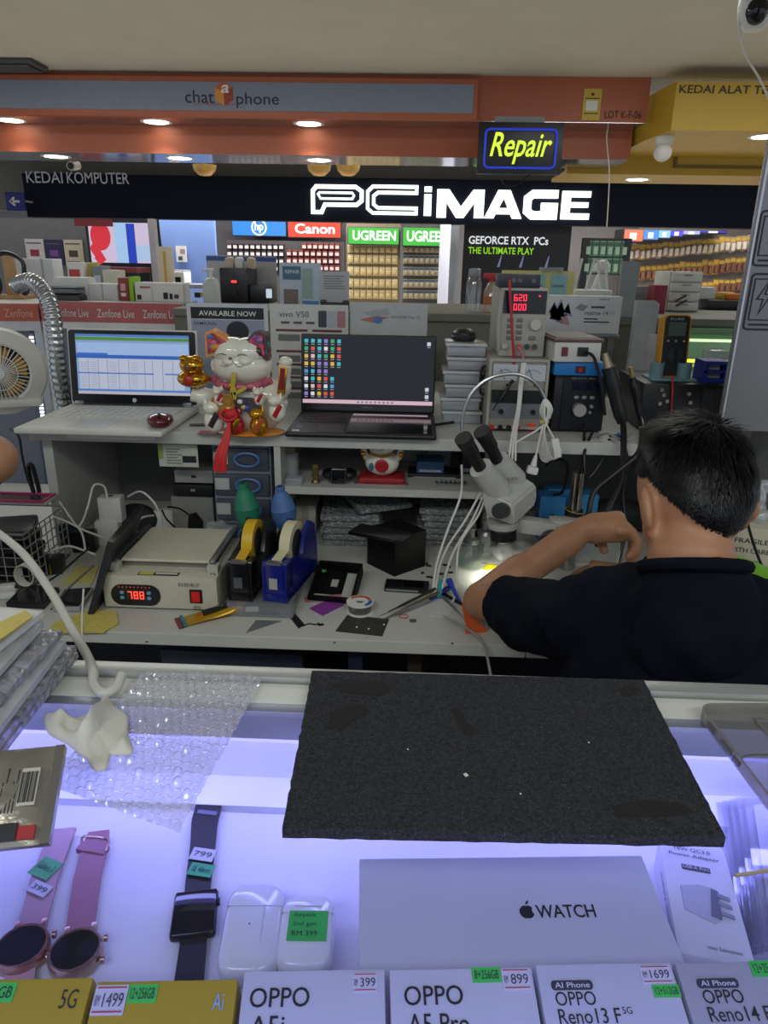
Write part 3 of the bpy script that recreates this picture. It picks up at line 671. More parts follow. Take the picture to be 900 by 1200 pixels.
for i in range(7): part(t, 'plastic_sleeve', G().box((0, .06, h * .5 + i * h * .06), (w * .94, .1, .003), (random.uniform(-.1, .1), random.uniform(-.04, .04), random.uniform(-.1, .1))), M('#74777c', .15), smooth=False)
# soap bottle
f = Fr(249, 357, Y=2.85)
t = thing('pump_bottle', 'white pump soap bottle beside the black machine', 'bottle', (f.b.x, 2.85, CT))
part(t, 'body', G().lathe([(.0, 0), (.03, 0), (.033, .01), (.033, .075), (.026, .092), (.012, .1), (0, .1)]), M('#c3c6c2', .4))
part(t, 'pump', G().cyl((0, 0, .1), (0, 0, .128), .007).cyl((-.03, 0, .128), (.012, 0, .128), .006), WHITE)
# black coffee-like machine
f = Fr(283, 357, Y=3.0)
t = thing('black_machine', 'black boxy machine with a red indicator behind the first poster', 'machine', (f.b.x, 3.0, CT))
H_ = f.z(314) + f.b.z - CT; H2 = f.z(334) + f.b.z - CT
part(t, 'tower', G().bx(f.x(259), f.x(291), 0, .2, 0, H_, .006), M('#121318', .35)); part(t, 'side_unit', G().bx(f.x(291), f.x(315), .02, .2, 0, H2, .006), M('#16171c', .3))
part(t, 'dial', G().cyl((f.x(276), -.006, H_ * .66), (f.x(276), 0, H_ * .66), .018), M('#2a2c33', .3)); part(t, 'indicator', G().bx(f.x(273), f.x(279), -.009, -.005, H_ * .58, H_ * .64), M('#ff3a30', e=2.0))
part(t, 'knob', G().cyl((f.x(276), -.012, H_ * .3), (f.x(276), 0, H_ * .3), .011), BLACK); part(t, 'side_window', G().bx(f.x(318) - .02, f.x(318), .0, .02, H2 * .3, H2 * .8), M('#cfe0f2', e=.7))
f = Fr(278, 316, Y=3.06)
for k, (px, hx, lb) in enumerate(((268, '#c9b59a', 'tan paper bag on top of the black machine, left'), (279, '#d6d4d2', 'white crumpled bag on top of the black machine, middle'), (293, '#bfae92', 'tan and blue card on top of the black machine, right'))):
    g = G().box((0, 0, .02), (.035, .05, .045), (.05, .1 * (k - 1), .1), .01); solo('paper_bag', lb, 'bag', g, M(hx, .6, bump=.3), (f.x(px) + f.b.x, 3.09, CT + H_ - .002), group='bags on the black machine')
b, w, h = plane(251, 300, 330, 333, 3.35)
t = poster('header_card', 'pale card with blue strip standing behind the black machine', 'card', Vector((b.x, 3.24, CT)), w, h + b.z - CT, .006, M('#b4b4b4', .6)); hh = h + b.z - CT
rect(t, 'blue_strip', -w / 2, w / 2, hh * .88, hh * .98, -.0005, M('#3a55a0', .5))
b, w, h = plane(222, 338, 245, 358, 2.95)
t = poster('small_screen', 'small picture card in violet and green left of the pump bottle', 'card', Vector((b.x, 2.95, CT)), w, h + b.z - CT, .01, M('#8fa5dc', e=.5)); rect(t, 'picture', -w * .2, w * .1, h * .3, h * .6, -.001, INK); rect(t, 'picture', w * .1, w * .3, h * .35, h * .6, -.001, M('#b5b53a', .5))
# repair flyer monitor & white card holder
b, w, h = plane(328, 308, 376, 358, 2.82)
hh = h + b.z - CT
t = poster('flyer_stand', 'flyer stand with teal header and phone picture behind the second poster', 'flyer', Vector((b.x, 2.82, CT)), w, hh, .012, M('#b6c3cf', .5), rx=-.05)
rect(t, 'header', -w * .42, w * .02, hh * .62, hh * .92, -.0005, M('#3f6d84', .5)); text(t, 'REPAIR', -w * .36, -.002, hh * .76, hh * .84, -.0018, PAPER, bold=.01)
rect(t, 'phone_picture', w * .05, w * .3, hh * .2, hh * .88, -.0005, M('#8aa59c', .3), .002, .004); rect(t, 'print_block', -w * .4, -w * .05, hh * .02, hh * .4, -.0005, M('#7a6a66', .6)); rect(t, 'print_block', w * .05, w * .45, hh * .02, hh * .14, -.0005, M('#4a86c0', .6))
b, w, h = plane(376, 318, 409, 358, 2.8); hh = h + b.z - CT
t = poster('paper_sheet', 'white printed sheet in a black holder behind the second poster', 'paper', Vector((b.x, 2.8, CT)), w, hh, .004, M('#b7bac0', .7), rx=-.06)
glyphs(t, -w * .4, w * .4, hh * .5, hh * .9, 6, -.0003, M('#80848c', .6)); part(t, 'holder', G().bx(-w * .5, -w * .3, -.02, .01, 0, hh * .22, .003).bx(w * .3, w * .5, -.02, .01, 0, hh * .22, .003).bx(-w * .5, w * .5, -.02, .01, 0, .02), BLACK)

# bottles on the grey counter
f = Fr(554, 363, Y=2.7)
t = thing('water_bottle', 'clear water bottle with grey cap on the grey counter', 'bottle', (f.b.x, 2.7, CT))
hh = f.z(314) + f.b.z - CT; r = f.u * 9
part(t, 'body', G().lathe([(0, 0), (r, 0), (r, hh * .68), (r * .8, hh * .78), (r * .75, hh * .8), (0, hh * .8)]), clear('bottle_plastic', (.86, .9, .95), .05, .14, .12)); part(t, 'cap', G().lathe([(r * .8, hh * .8), (r * .85, hh * .82), (r * .8, hh * .97), (r * .5, hh), (0, hh)]), M('#8f9297', .25, .3))
f = Fr(574, 363, Y=2.72)
t = thing('spray_bottle', 'clear spray bottle with red trigger beside the water bottle', 'bottle', (f.b.x, 2.72, CT)); hh = f.z(320) + f.b.z - CT
part(t, 'body', G().lathe([(0, 0), (.026, 0), (.026, hh * .55), (.01, hh * .78), (0, hh * .78)]), clear('bottle_orange', (.9, .75, .62), .08, .1, .3, (.75, .6, .5))); part(t, 'trigger', G().bx(-.03, .012, -.008, .008, hh * .85, hh, .003).cyl((0, 0, hh * .75), (0, 0, hh * .88), .008), RED); part(t, 'band', G().lathe([(.0265, hh * .2), (.0265, hh * .42)]), M('#b0653e', .5))
# cards in yellow rack
b, w, h = plane(587, 317, 672, 346, 2.85); hh = h + b.z - CT
t = poster('card_rack', 'cream rack holding three pale blue cards behind the power supply', 'rack', Vector((b.x, 2.85, CT)), w, hh, .02, M('#d3ca84', .5), rx=-.1)
for i in range(3): rect(t, 'blue_card', -w * .42 + (i * .3) * w, -w * .42 + (i * .3 + .22) * w, hh * .3, hh * .92, -.001, M('#8fc0c4', .5), .003); rect(t, 'card_line', -w * .4 + (i * .3) * w, -w * .4 + (i * .3 + .16) * w, hh * .6, hh * .66, -.005, M('#5a8f98', .5))
t = thing('tape_roll', 'grey hoop of tape lying on top of the cream card rack', 'tape', Vector((W(646, 315, Y=2.88).x, 2.88, CT + hh * .985)))
part(t, 'roll', G().lathe([(.03, 0), (.045, 0), (.045, .014), (.03, .014), (.03, 0)], n=24), GREY); part(t, 'core', G().lathe([(.026, 0), (.03, 0), (.03, .013), (.026, .013), (.026, 0)], n=24), PAPER)
# phone carton with splash picture
b, w, h = plane(637, 347, 726, 391, 2.35)
t = thing('phone_carton', 'white phone carton with an exploded phone picture above the hot-air station', 'box', Vector((b.x, 2.36, b.z)))
part(t, 'carton', G().bx(-w / 2, w / 2, 0, .06, 0, h, .002), M('#c7cacc', .45))
random.seed(3)
for i in range(18):
    a = random.uniform(0, 6.28); q = random.uniform(.0, .13) * w; cx = -w * .3 + q * math.cos(a); cz = h * .5 + q * math.sin(a) * .9; s_ = random.uniform(.018, .032)
    part(t, 'print_shard', G().prism([(cx, cz + s_), (cx + s_ * .5, cz - s_ * .4), (cx - s_ * .6, cz - s_ * .2)], -.0012, -.0003), M(random.choice(('#7c7c92', '#ad8a8a', '#8b96c0', '#c0a890', '#84828c')), .5), smooth=False)
for s in (-1, 1): part(t, 'phone_picture', G().prism([(-w * .3 + s * .045, h * .5 + s * .02), (-w * .3 + s * .06, h * .62 + s * .02), (-w * .3 + s * .085, h * .56 + s * .02), (-w * .3 + s * .07, h * .42 + s * .02)], -.001, -.0003), M('#8d9096', .3), smooth=False)
text(t, 'realme 14', w * .02, w * .33, h * .5, h * .62, -.0006, M('#2d2f35', .5)); text(t, '5G', w * .35, w * .42, h * .53, h * .61, -.0006, GREY)
rect(t, 'print_line', w * .1, w * .28, h * .68, h * .74, -.0003, M('#55585e', .5)); rect(t, 'print_line', w * .02, w * .2, h * .38, h * .41, -.0003, INK); rect(t, 'print_line', w * .02, w * .36, h * .3, h * .33, -.0003, INK); text(t, 'realme', w * .2, w * .33, h * .9, h * .95, -.0006, INK)
s0 = b.z
solo('carton_shelf', 'narrow steel bracket shelf under the phone carton', 'shelf', G().bx(-w / 2, w / 2, -.02, .09, -.012, -.001, .002).bx(-w / 2 + .01, -w / 2 + .03, .0, .03, -(s0 - SHELF), -.01).bx(w / 2 - .03, w / 2 - .01, .0, .03, -(s0 - SHELF), -.01), STEEL, Vector((b.x, 2.36, s0)))
# router, green pegs, blue box
f = Fr(695, 345, Y=2.9)
t = thing('wifi_router', 'white router with raised antennas behind the phone carton', 'router', (f.b.x, 2.9, CT)); z0 = f.z(340) + f.b.z - CT
part(t, 'body', G().bx(f.x(674), f.x(718), 0, .12, 0, z0, .006), WHITE)
for x0, x1 in ((677, 682), (690, 697), (708, 700), (716, 710)): part(t, 'antenna', G().tube([(f.x(x0), .06, z0), (f.x(x1), .06, f.z(303) + f.b.z - CT)], .005, 6), WHITE)
f = Fr(702, 345, Y=3.1)
t = thing('lucky_figure', 'white round-headed figurine behind the router', 'figurine', (f.b.x, 3.1, CT)); z1 = f.z(300) + f.b.z - CT
part(t, 'body', G().lathe([(0, 0), (.03, 0), (.035, z1 * .4), (.018, z1 * .66), (0, z1 * .66)]), WHITE); part(t, 'head', G().ell((0, 0, z1 * .8), (.03, .028, .028)), WHITE)
for x0, x1, hx, lb in ((676, 689, '#2433b8', 'small royal blue box behind the router, left'), (693, 712, '#3f7fb0', 'light blue box behind the router, right')):
    pbox(x0, x1, 341, 318 if x0 > 690 else 326, CT, .04, hx, 'blue_box', lb, 'box', 'blue boxes behind the router', [(.2, .8, .4, .7, '#8fb6d8')], Y=3.04)
b, w, h = plane(680, 279, 736, 322, 6.2)
t = thing('display_rack', 'dark rack hung with pale green packs behind the router', 'rack', Vector((b.x, 6.2, 0)))
zb_ = b.z
part(t, 'back_board', G().bx(-w / 2, w / 2, .02, .06, zb_, zb_ + h), M('#2d332f', .6), smooth=False); part(t, 'post', G().bx(-w / 2, -w / 2 + .05, .0, .08, 0, zb_ + h), DARK, smooth=False); part(t, 'post', G().bx(w / 2 - .05, w / 2, .0, .08, 0, zb_ + h), DARK, smooth=False)
gm = pack_mesh(w / 7.5, h * .42, .02, M('#6f9c82', .6), M('#a9c4b0', .5), M('#456655', .5), 'card')
for r_ in range(2):
    for c in range(6): tag(link('green_pack', gm, None, (b.x - w / 2 + w * (c + .75) / 6.6, 6.215, zb_ + h * (.04 + .47 * r_))), f'{ORD[c]} pale green pack from the left on the {("lower", "upper")[r_]} row of the dark rack', 'pack', 'green packs on the dark rack')
# paper folders
for px0, px1, pyt, pyb, Y, rz, hx, lb in ((729, 757, 352, 480, 2.3, .15, '#a7a9ad', 'grey clear folder leaning right of the phone carton'), (750, 766, 392, 476, 2.22, -.1, '#b9bbbd', 'pale folder edge in front of the grey clear folder'), (724, 745, 306, 352, 2.6, .0, '#8d9094', 'dull grey folder standing behind the clear folder')):
    b, w, h = plane(px0, pyt, px1, pyb, Y)
    zb0 = SHELF if Y < 2.5 else CT
    hh = b.z + h - zb0
    solo('document_folder', lb, 'folder', G().prism([(-w / 2, 0), (w / 2 * .9, 0), (w / 2, hh * .97), (w * .3, hh), (-w / 2, hh)], 0, .018), M(hx, .3, n=.1), Vector((b.x, Y, zb0)), rz, 'document folders', smooth=False)
t, w, h = pbox(738, 772, 352, 322, CT, .03, '#8f9296', 'bubble_pouch', 'grey crinkled pouch propped behind the folders', 'pouch', Y=2.95)
t, w, h = pbox(762, 777, 378, 345, CT, .08, '#8d2a3c', 'red_box', 'dark red box left of the white drawer tower', 'box', Y=2.85)
# drawer tower
b, w, h = plane(769, 318, 806, 376, 3.1); hh = h + b.z - CT
t = thing('drawer_tower', 'white translucent drawer tower on the grey counter', 'drawers', Vector((b.x, 3.0, CT)))
part(t, 'frame', G().bx(-w / 2, w / 2, .01, .2, 0, hh, .004), M('#c4c4ba', .4))
for i in range(4):
    d_ = part(t, 'drawer', G().bx(-w * .46, w * .46, -.004, .02, hh * (.02 + .245 * i), hh * (.235 + .245 * i), .004), M('#d3d2c8', .3)); part(d_, 'pull', G().bx(-w * .12, w * .12, -.012, -.003, hh * (.17 + .245 * i), hh * (.2 + .245 * i)), GREY)
for k in range(2): part(t, 'brown_patch', G().box((-w * .08 - k * .005, -.006, hh * (.22 + .12 * k)), (w * .36, .004, hh * .05), (0, -.5, 0)), M('#4a3a34', .5))
# printer on right
b, w, h = plane(806, 350, 900, 398, 3.3); hh = h + b.z - CT
t = thing('desktop_printer', 'black desktop printer feeding a white sheet at right', 'printer', Vector((b.x, 3.15, CT)))
part(t, 'body', G().bx(-w / 2, w / 2, 0, .3, 0, hh, .01), M('#17181b', .4)); part(t, 'panel', G().bx(-w * .05, w * .4, -.006, .01, hh * .62, hh * .85), M('#3a3c42', .4)); part(t, 'paper', G().bx(-w * .08, w * .35, -.05, .01, hh * .5, hh * .52), PAPER, smooth=False)
for i in range(4): part(t, 'button', G().bx(-w * .02 + i * .025, -w * .02 + i * .025 + .014, -.009, -.005, hh * .7, hh * .77), GREY)
for px, py, Y, sz, hx, lb in ((822, 350, 3.22, (.09, .06, .05), '#d3d3d0', 'white crumpled paper on the desktop printer'), (849, 351, 3.22, (.06, .06, .03), '#c9a53a', 'yellow pack on the desktop printer'), (858, 351, 3.2, (.08, .05, .025), '#d0621f', 'orange pouch on the desktop printer')):
    p = W(px, py, Y=Y); solo('small_pack', lb, 'pack', G().box((0, 0, sz[2] / 2), sz, (0, 0, .2), .008), M(hx, .5, bump=.3), Vector((p.x, Y, CT + hh)), group='packs on the desktop printer')
b, w, h = plane(862, 318, 886, 356, 3.5)
t = poster('framed_card', 'red framed white card near the silver pillar', 'card', Vector((b.x, 3.4, CT + hh)), w, h, .01, M('#a8343a', .5)); rect(t, 'card', -w * .4, w * .4, h * .08, h * .92, -.001, M('#c5b8b8', .6))
t, w, h = pbox(806, 872, 392, 378, SHELF, .05, '#1f3f9e', 'blue_strip_box', 'long blue box on the lit ledge at right', 'box', Y=2.75)
t.location.z = W(840, 392, Y=2.75).z
bz0 = t.location.z
# lit glass ledge with eyeglasses
b, w, h = plane(800, 393, 905, 430, 2.3)
t = thing('glass_ledge', 'lit glass ledge with yellow-green glow holding spectacles', 'ledge', Vector((b.x, 2.28, b.z)))
part(t, 'glass_shelf', G().bx(-w / 2, w / 2, 0, .3, h - .012, h), clear('green_glass', (.75, .9, .75), .05, .1)); part(t, 'light_bar', G().bx(-w / 2, w / 2, .02, .04, h * .12, h * .2), M('#d9f03a', e=1.6)); part(t, 'light_bar', G().bx(-w / 2, w / 2, .02, .04, h * .78, h * .86), M('#e4f2c8', e=1.0)); part(t, 'back_panel', G().bx(-w / 2, w / 2, .25, .27, 0, h), M('#a9d0bc', .5), smooth=False); part(t, 'base', G().bx(-w / 2, w / 2, 0, .3, -.02, 0), M('#c8ccc4', .4), smooth=False)
part(t, 'support', G().bx(-w / 2, w / 2, .05, .08, SHELF - b.z, -.02), M('#7a7f84', .5), smooth=False)
for i in range(3):
    x = -w * .1 + i * .055
    e = thing('eyeglasses', f'{("left", "middle", "right")[i]} pair of dark spectacles on the lit glass ledge', 'spectacles', Vector((b.x + x, 2.31, b.z + .001)), group='spectacles on the lit ledge')
    for s in (-1, 1): part(e, 'rim', G().tube([(s * .011 + .009 * math.cos(q * PI / 4), 0, .014 + .012 * math.sin(q * PI / 4)) for q in range(8)], .0014, 5, 2, True), BLACK)
    part(e, 'bridge', G().cyl((-.003, 0, .016), (.003, 0, .016), .0012, n=6), BLACK)
# ================================================================ SHELF UNIT ON THE BENCH
YS = W(300, 509, Z=SHELF).y
SW = M('#b9bab4', .5, n=.05); xs0 = W(34, 511, Y=YS).x; xs1 = W(846, 518, Y=YS).x
xdv = W(325, 550, Y=YS).x
t = thing('shelf_unit', 'long off-white shelf unit standing along the back of the work bench', 'shelf', ((xs0 + xs1) / 2, YS, BENCH))
ox = (xs0 + xs1) / 2; TOP = SHELF - BENCH
part(t, 'top_board', G().bx(xs0 - ox, xs1 - ox, 0, YB - .152 - YS, TOP - .03, TOP, .002), SW, smooth=False)
part(t, 'side_panel', G().bx(xs0 - ox + .02, xs0 - ox + .045, .02, .5, .002, TOP - .03), SW, smooth=False)
part(t, 'divider', G().bx(xdv - ox - .008, xdv - ox + .008, .004, .48, .002, TOP - .03), SW, smooth=False)
part(t, 'side_panel', G().bx(xs1 - ox - .03, xs1 - ox, .02, .5, .002, TOP - .03), SW, smooth=False)
part(t, 'back_panel', G().bx(xs0 - ox + .045, xs1 - ox, .40, .42, .002, TOP - .03), M('#6d6f6e', .6), smooth=False)
LOWZ = W(440, 573, Y=YS + .02).z; xl1 = W(575, 575, Y=YS).x
part(t, 'middle_board', G().bx(xdv - ox + .008, xl1 - ox, .02, .40, LOWZ - BENCH - .02, LOWZ - BENCH, .001), SW, smooth=False)
part(t, 'inner_post', G().bx(xl1 - ox, xl1 - ox + .014, .04, .40, .002, TOP - .03), SW, smooth=False)
px0 = W(80, 519, Y=YS).x; px1 = W(182, 519, Y=YS).x
part(t, 'paper_strip', G().bx(px0 - ox, px1 - ox, -.0015, 0, TOP - .022, TOP - .008), PAPER, smooth=False)

# ---------------- white laptop
def laptop(name, lb, hinge, front, ytop, Z, body, bez, deck, th=.016, tilt=.13):
    (hx0, hy0), (hx1, hy1) = hinge; (fx0, fy0), (fx1, fy1) = front
    A = W(hx0, hy0, Z=Z); B = W(hx1, hy1, Z=Z); C = W((fx0 + fx1) / 2, (fy0 + fy1) / 2, Z=Z)
    yh = (A.y + B.y) / 2; cx = (A.x + B.x) / 2; w = B.x - A.x; d = yh - C.y
    t = thing(name, lb, 'laptop', Vector((cx, C.y, Z)))
    part(t, 'base', G().bx(-w / 2, w / 2, 0, d, .002, th, .005, 3), body)
    part(t, 'deck', G().bx(-w * .49, w * .49, .006, d - .012, th - .001, th + .0006), deck, smooth=False)
    Htop = W((hx0 + hx1) / 2, ytop, Y=yh + .03).z - Z - th
    lid = part(t, 'lid', G().bx(-w / 2, w / 2, -.001, .008, 0, Htop, .004, 3), body, loc=(0, d - .004, th), rot=(-tilt, 0, 0))
    part(lid, 'bezel', G().prism(rrect(-w / 2 + .004, w / 2 - .004, .004, Htop - .004, .008, 3), -.0022, -.0008), bez, smooth=False)
    return t, lid, w, d, Htop, th
t, lid, w, d, Ht, th = laptop('laptop', 'white laptop showing a blue table page, red mouse resting on it', ((86, 479), (234, 483)), ((50, 511), (216, 514)), 385, SHELF, M('#cdcdc6', .4), M('#0d0e12', .25), M('#c4c3ba', .45))
x0, x1, z0, z1 = -w * .435, w * .44, Ht * .14, Ht * .93
def scr(px0, px1, pz0, pz1, hx, e=.55, nm='screen_area', y=-.003): return rect(lid, nm, x0 + (x1 - x0) * px0, x0 + (x1 - x0) * px1, z0 + (z1 - z0) * pz0, z0 + (z1 - z0) * pz1, y, M(hx, e=e), .0004)
scr(0, 1, 0, 1, '#8aa8d8', .62, 'screen')
scr(0, 1, .96, 1, '#4a7cc0', .7, y=-.0034); scr(0, 1, .90, .95, '#4f8a2c', .7, y=-.0034); scr(.01, .99, .66, .86, '#9cb8e4', .7, y=-.0034); scr(0, 1, .60, .66, '#2f62b8', .7, y=-.0036)
scr(.01, .28, .66, .69, '#3a6cc4', .7, y=-.0037); scr(.02, .95, .09, .60, '#c3cbe0', .62, y=-.0034); scr(.01, .68, .345, .365, '#3f62c4', .7, y=-.0037); scr(.78, .97, .345, .365, '#3f62c4', .7, y=-.0037); scr(0, 1, .05, .08, '#4a7cc8', .7, y=-.0036); scr(0, 1, 0, .05, '#c6c3cf', .6, y=-.0036)
for c in (.1, .19, .27, .37, .46, .6, .67, .76, .85): scr(c, c + .004, .09, .58, '#8b95b4', .5, 'column_line', -.0037)
for r_ in range(13):
    for c in (.03, .12, .29, .48): scr(c, c + .06, .12 + r_ * .034, .128 + r_ * .034, '#a3abc4', .55, 'text_row', -.0037)
part(lid, 'emblem', G().prism(disc(0, Ht * .065, .006), -.0032, -.002), M('#c8c9cc', .3), smooth=False)
part(t, 'hinge_bar', G().bx(-w * .4, w * .4, d - .02, d - .004, th, th + .006, .002), M('#2a2b2e', .3)); 
for s in (-1, 1): part(t, 'hinge_cap', G().bx(s * w * .42 - .012, s * w * .42 + .012, d - .02, d - .002, th, th + .012, .003), STEEL)
for r_ in range(5):
    for c in range(15): part(t, 'key', G().bx(-w * .42 + c * w * .056, -w * .42 + c * w * .056 + w * .048, d * .42 + r_ * d * .095, d * .42 + (r_ + .82) * d * .095, th, th + .0022), M('#d2d2ca', .5), smooth=False)
part(t, 'touchpad', G().bx(-w * .16, w * .1, d * .06, d * .34, th, th + .0012), M('#b9b9b2', .35), smooth=False)
lpt = t
p = W(188, 500, Z=SHELF + .018)
m_ = thing('computer_mouse', 'glossy dark red computer mouse resting on the white laptop', 'mouse', Vector((p.x, p.y, SHELF + .0185)), .3)
part(m_, 'shell', G().ell((0, .02, .012), (.032, .045, .020), u=24, v=14).bx(-.022, .022, -.012, .05, 0, .012, .006), M('#5a0f1e', .15, n=.02, coat=.5)); part(m_, 'wheel', G().cyl((-.004, -.012, .029), (.004, -.012, .029), .006), BLACK)

# ---------------- dark two-screen laptop
t, lid, w, d, Ht, th = laptop('dual_screen_laptop', 'dark laptop with icons on screen and a second screen beside the touchpad', ((352, 488), (508, 489)), ((345, 515), (512, 516)), 391, SHELF, M('#15161a', .4), M('#08090b', .2), M('#141519', .45), .014, .17)
x0, x1, z0, z1 = -w * .485, w * .485, Ht * .105, Ht * .97
SCRD = M('#03060e', .12, e=.5)
rect(lid, 'screen', x0, x1, z0, z1, -.0026, M('#0a1220', .12, n=.0), .0004)
rect(lid, 'taskbar', x0, x1, z0, z0 + Ht * .05, -.0032, M('#d8b7c4', e=.75), .0003)
random.seed(11)
IC = ('#d8b040', '#d05048', '#3aa06a', '#8a78c8', '#d8d8e0', '#4a90d0', '#e0b8b8', '#40b0c0')
def icon(cx, cz, s, hx):
    rect(lid, 'app_icon', cx - s, cx + s, cz - s * .9, cz + s * 1.1, -.0032, M(hx, e=.8), .0003, s * .3)
    rect(lid, 'icon_caption', cx - s * .9, cx + s * .9, cz - s * 1.9, cz - s * 1.5, -.0032, M('#b8bcc8', e=.5), .0003)
gw, gh = x1 - x0, z1 - z0
for r_ in range(8):
    for c in range((6, 6, 6, 6, 4, 5, 5, 5)[r_]): icon(x0 + gw * (.026 + c * .05), z0 + gh * (.925 - r_ * .112), gw * .014, random.choice(IC))
for cx, cz in ((.96, .91), (.955, .235), (.955, .125)): icon(x0 + gw * cx, z0 + gh * cz, gw * .014, '#c8c8d0')
for i in range(9): rect(lid, 'taskbar_icon', x0 + gw * (.42 + i * .033), x0 + gw * (.435 + i * .033), z0 + Ht * .014, z0 + Ht * .034, -.0037, M(('#7a5a9a', '#50809a', '#b05050')[i % 3], e=.6), .0003)
text(lid, 'ASUS', -w * .04, w * .04, Ht * .045, Ht * .075, -.003, M('#6a6c72', .4))
# second screen + keyboard
s2 = part(t, 'second_screen', G().bx(-w * .1, w * .47, d * .05, d * .86, th, th + .0022), M('#04060b', .08), smooth=False)
part(s2, 'screen_strip', G().bx(-w * .095, w * .45, d * .78, d * .85, th + .0022, th + .0026), M('#c2a9b4', e=.45), smooth=False)
for r_ in range(4):
    for c in range(9): part(t, 'key', G().bx(-w * .46 + c * w * .038, -w * .46 + c * w * .038 + w * .032, d * .44 + r_ * d * .11, d * .44 + (r_ + .8) * d * .11, th, th + .002), M('#1e1f24', .5), smooth=False)
part(t, 'touchpad', G().bx(-w * .3, -w * .12, d * .06, d * .36, th, th + .001), M('#202126', .35), smooth=False); part(t, 'sticker', G().bx(-w * .46, -w * .41, d * .05, d * .1, th, th + .001), PAPER, smooth=False); part(t, 'sticker', G().bx(-w * .45, -w * .41, d * .2, d * .27, th, th + .001), M('#2f5f9a', .4), smooth=False)
part(t, 'side_cable', G().tube([(w / 2, d * .5, .012), (w / 2 + .02, d * .55, .012), (w / 2 + .05, d * .7, .008)], .004, 6), CABLEK)

# ---------------- posters standing on the shelf back
def apply_(t): pass
b, w, h = plane(226, 356, 319, 482, 2.2); hh = b.z + h - SHELF; 
t = poster('counter_poster', 'grey product poster with black header behind the lucky cat', 'poster', Vector((b.x, 2.2, SHELF)), w, hh, .005, M('#c3c6cc', .5))
rect(t, 'picture_area', -w * .45, w * .45, hh * .04, hh * .83, -.0002, M('#8f98ac', .5), .0005); rect(t, 'header', -w * .45, w * .45, hh * .84, hh * .96, -.0002, M('#15171b', .5), .0006)
text(t, 'AVAILABLE NOW', -w * .35, w * .36, hh * .872, hh * .925, -.001, PAPER, bold=.012); text(t, 'SAMSUNG', -w * .42, -w * .14, hh * .775, hh * .805, -.0009, M('#1d2025', .5), bold=.006)
part(t, 'watch_picture', G().prism(disc(w * .12, hh * .71, w * .14, hh * .11), -.0022, -.0007), M('#22242c', .35), smooth=False); part(t, 'watch_picture', G().prism(disc(-w * .16, hh * .6, w * .1, hh * .12), -.0026, -.0007), M('#c9ccd6', .35), smooth=False); part(t, 'strap_picture', G().prism([(w * .2, hh * .72), (w * .45, hh * .6), (w * .45, hh * .42), (w * .1, hh * .62)], -.0016, -.0007), M('#b3b8c8', .5), smooth=False)
b, w, h = plane(319, 357, 409, 482, 2.19); hh = b.z + h - SHELF
t = poster('counter_poster', 'white phone poster with three phone pictures between the cat and dark laptop', 'poster', Vector((b.x, 2.19, SHELF)), w, hh, .005, M('#c4c4c0', .5))
text(t, 'vivo V50', -w * .38, w * .0, hh * .87, hh * .93, -.0008, M('#33353c', .5), bold=.0)
for i, hx in enumerate(('#3c4148', '#a9afb8', '#a87a80')): p_ = rect(t, 'phone_picture', w * (.12 + i * .12), w * (.225 + i * .12), hh * .77, hh * .94, -.0002, M(hx, .3), .001, .004); 
for i in range(3): rect(t, 'print_pill', -w * .36 + i * w * .16, -w * .25 + i * w * .16, hh * .80, hh * .825, -.0002, M('#5a4a4e', .5), .0006)
for k, zz in enumerate((.72, .50, .36, .22, .1)):
    rect(t, 'heading_bar', -w * .43, -w * .02, hh * zz, hh * (zz + .025), -.0002, M('#6b3038', .5), .0006); rect(t, 'heading_bar', w * .04, w * .42, hh * zz, hh * (zz + .025), -.0002, M('#6b3038', .5), .0006)
    rect(t, 'print_block', -w * .4, -w * .12, hh * (zz - .1), hh * (zz - .03), -.0002, M('#6a6e6a', .5), .0006); rect(t, 'print_line', -w * .08, w * .0, hh * (zz - .06), hh * (zz - .045), -.0002, INK, .0006); part(t, 'print_dot', G().prism(disc(w * .1, hh * (zz - .06), .008), -.0008, -.0002), M('#9a4a52', .5), smooth=False)
b, w, h = plane(409, 355, 498, 482, 2.21); hh = b.z + h - SHELF
t = poster('counter_poster', 'pale grey tablet poster behind the dark two-screen laptop', 'poster', Vector((b.x, 2.21, SHELF)), w, hh, .005, M('#b4b8b8', .5))
part(t, 'tablet_picture', G().prism([(-w * .38, hh * .83), (-w * .16, hh * .87), (w * .0, hh * .855), (-w * .2, hh * .80)], -.001, -.0002), M('#b06a66', .4), smooth=False); part(t, 'tablet_picture', G().prism([(-w * .34, hh * .9), (-w * .02, hh * .95), (w * .02, hh * .89), (-w * .2, hh * .86)], -.0008, -.0002), M('#9aa6a6', .4), smooth=False); part(t, 'print_dot', G().prism(disc(-w * .14, hh * .825, .014, .01), -.0014, -.0002), M('#4a78b0', .5), smooth=False)
text(t, 'HONOR Pad 10', w * .03, w * .4, hh * .845, hh * .875, -.0008, M('#5a5e62', .5))

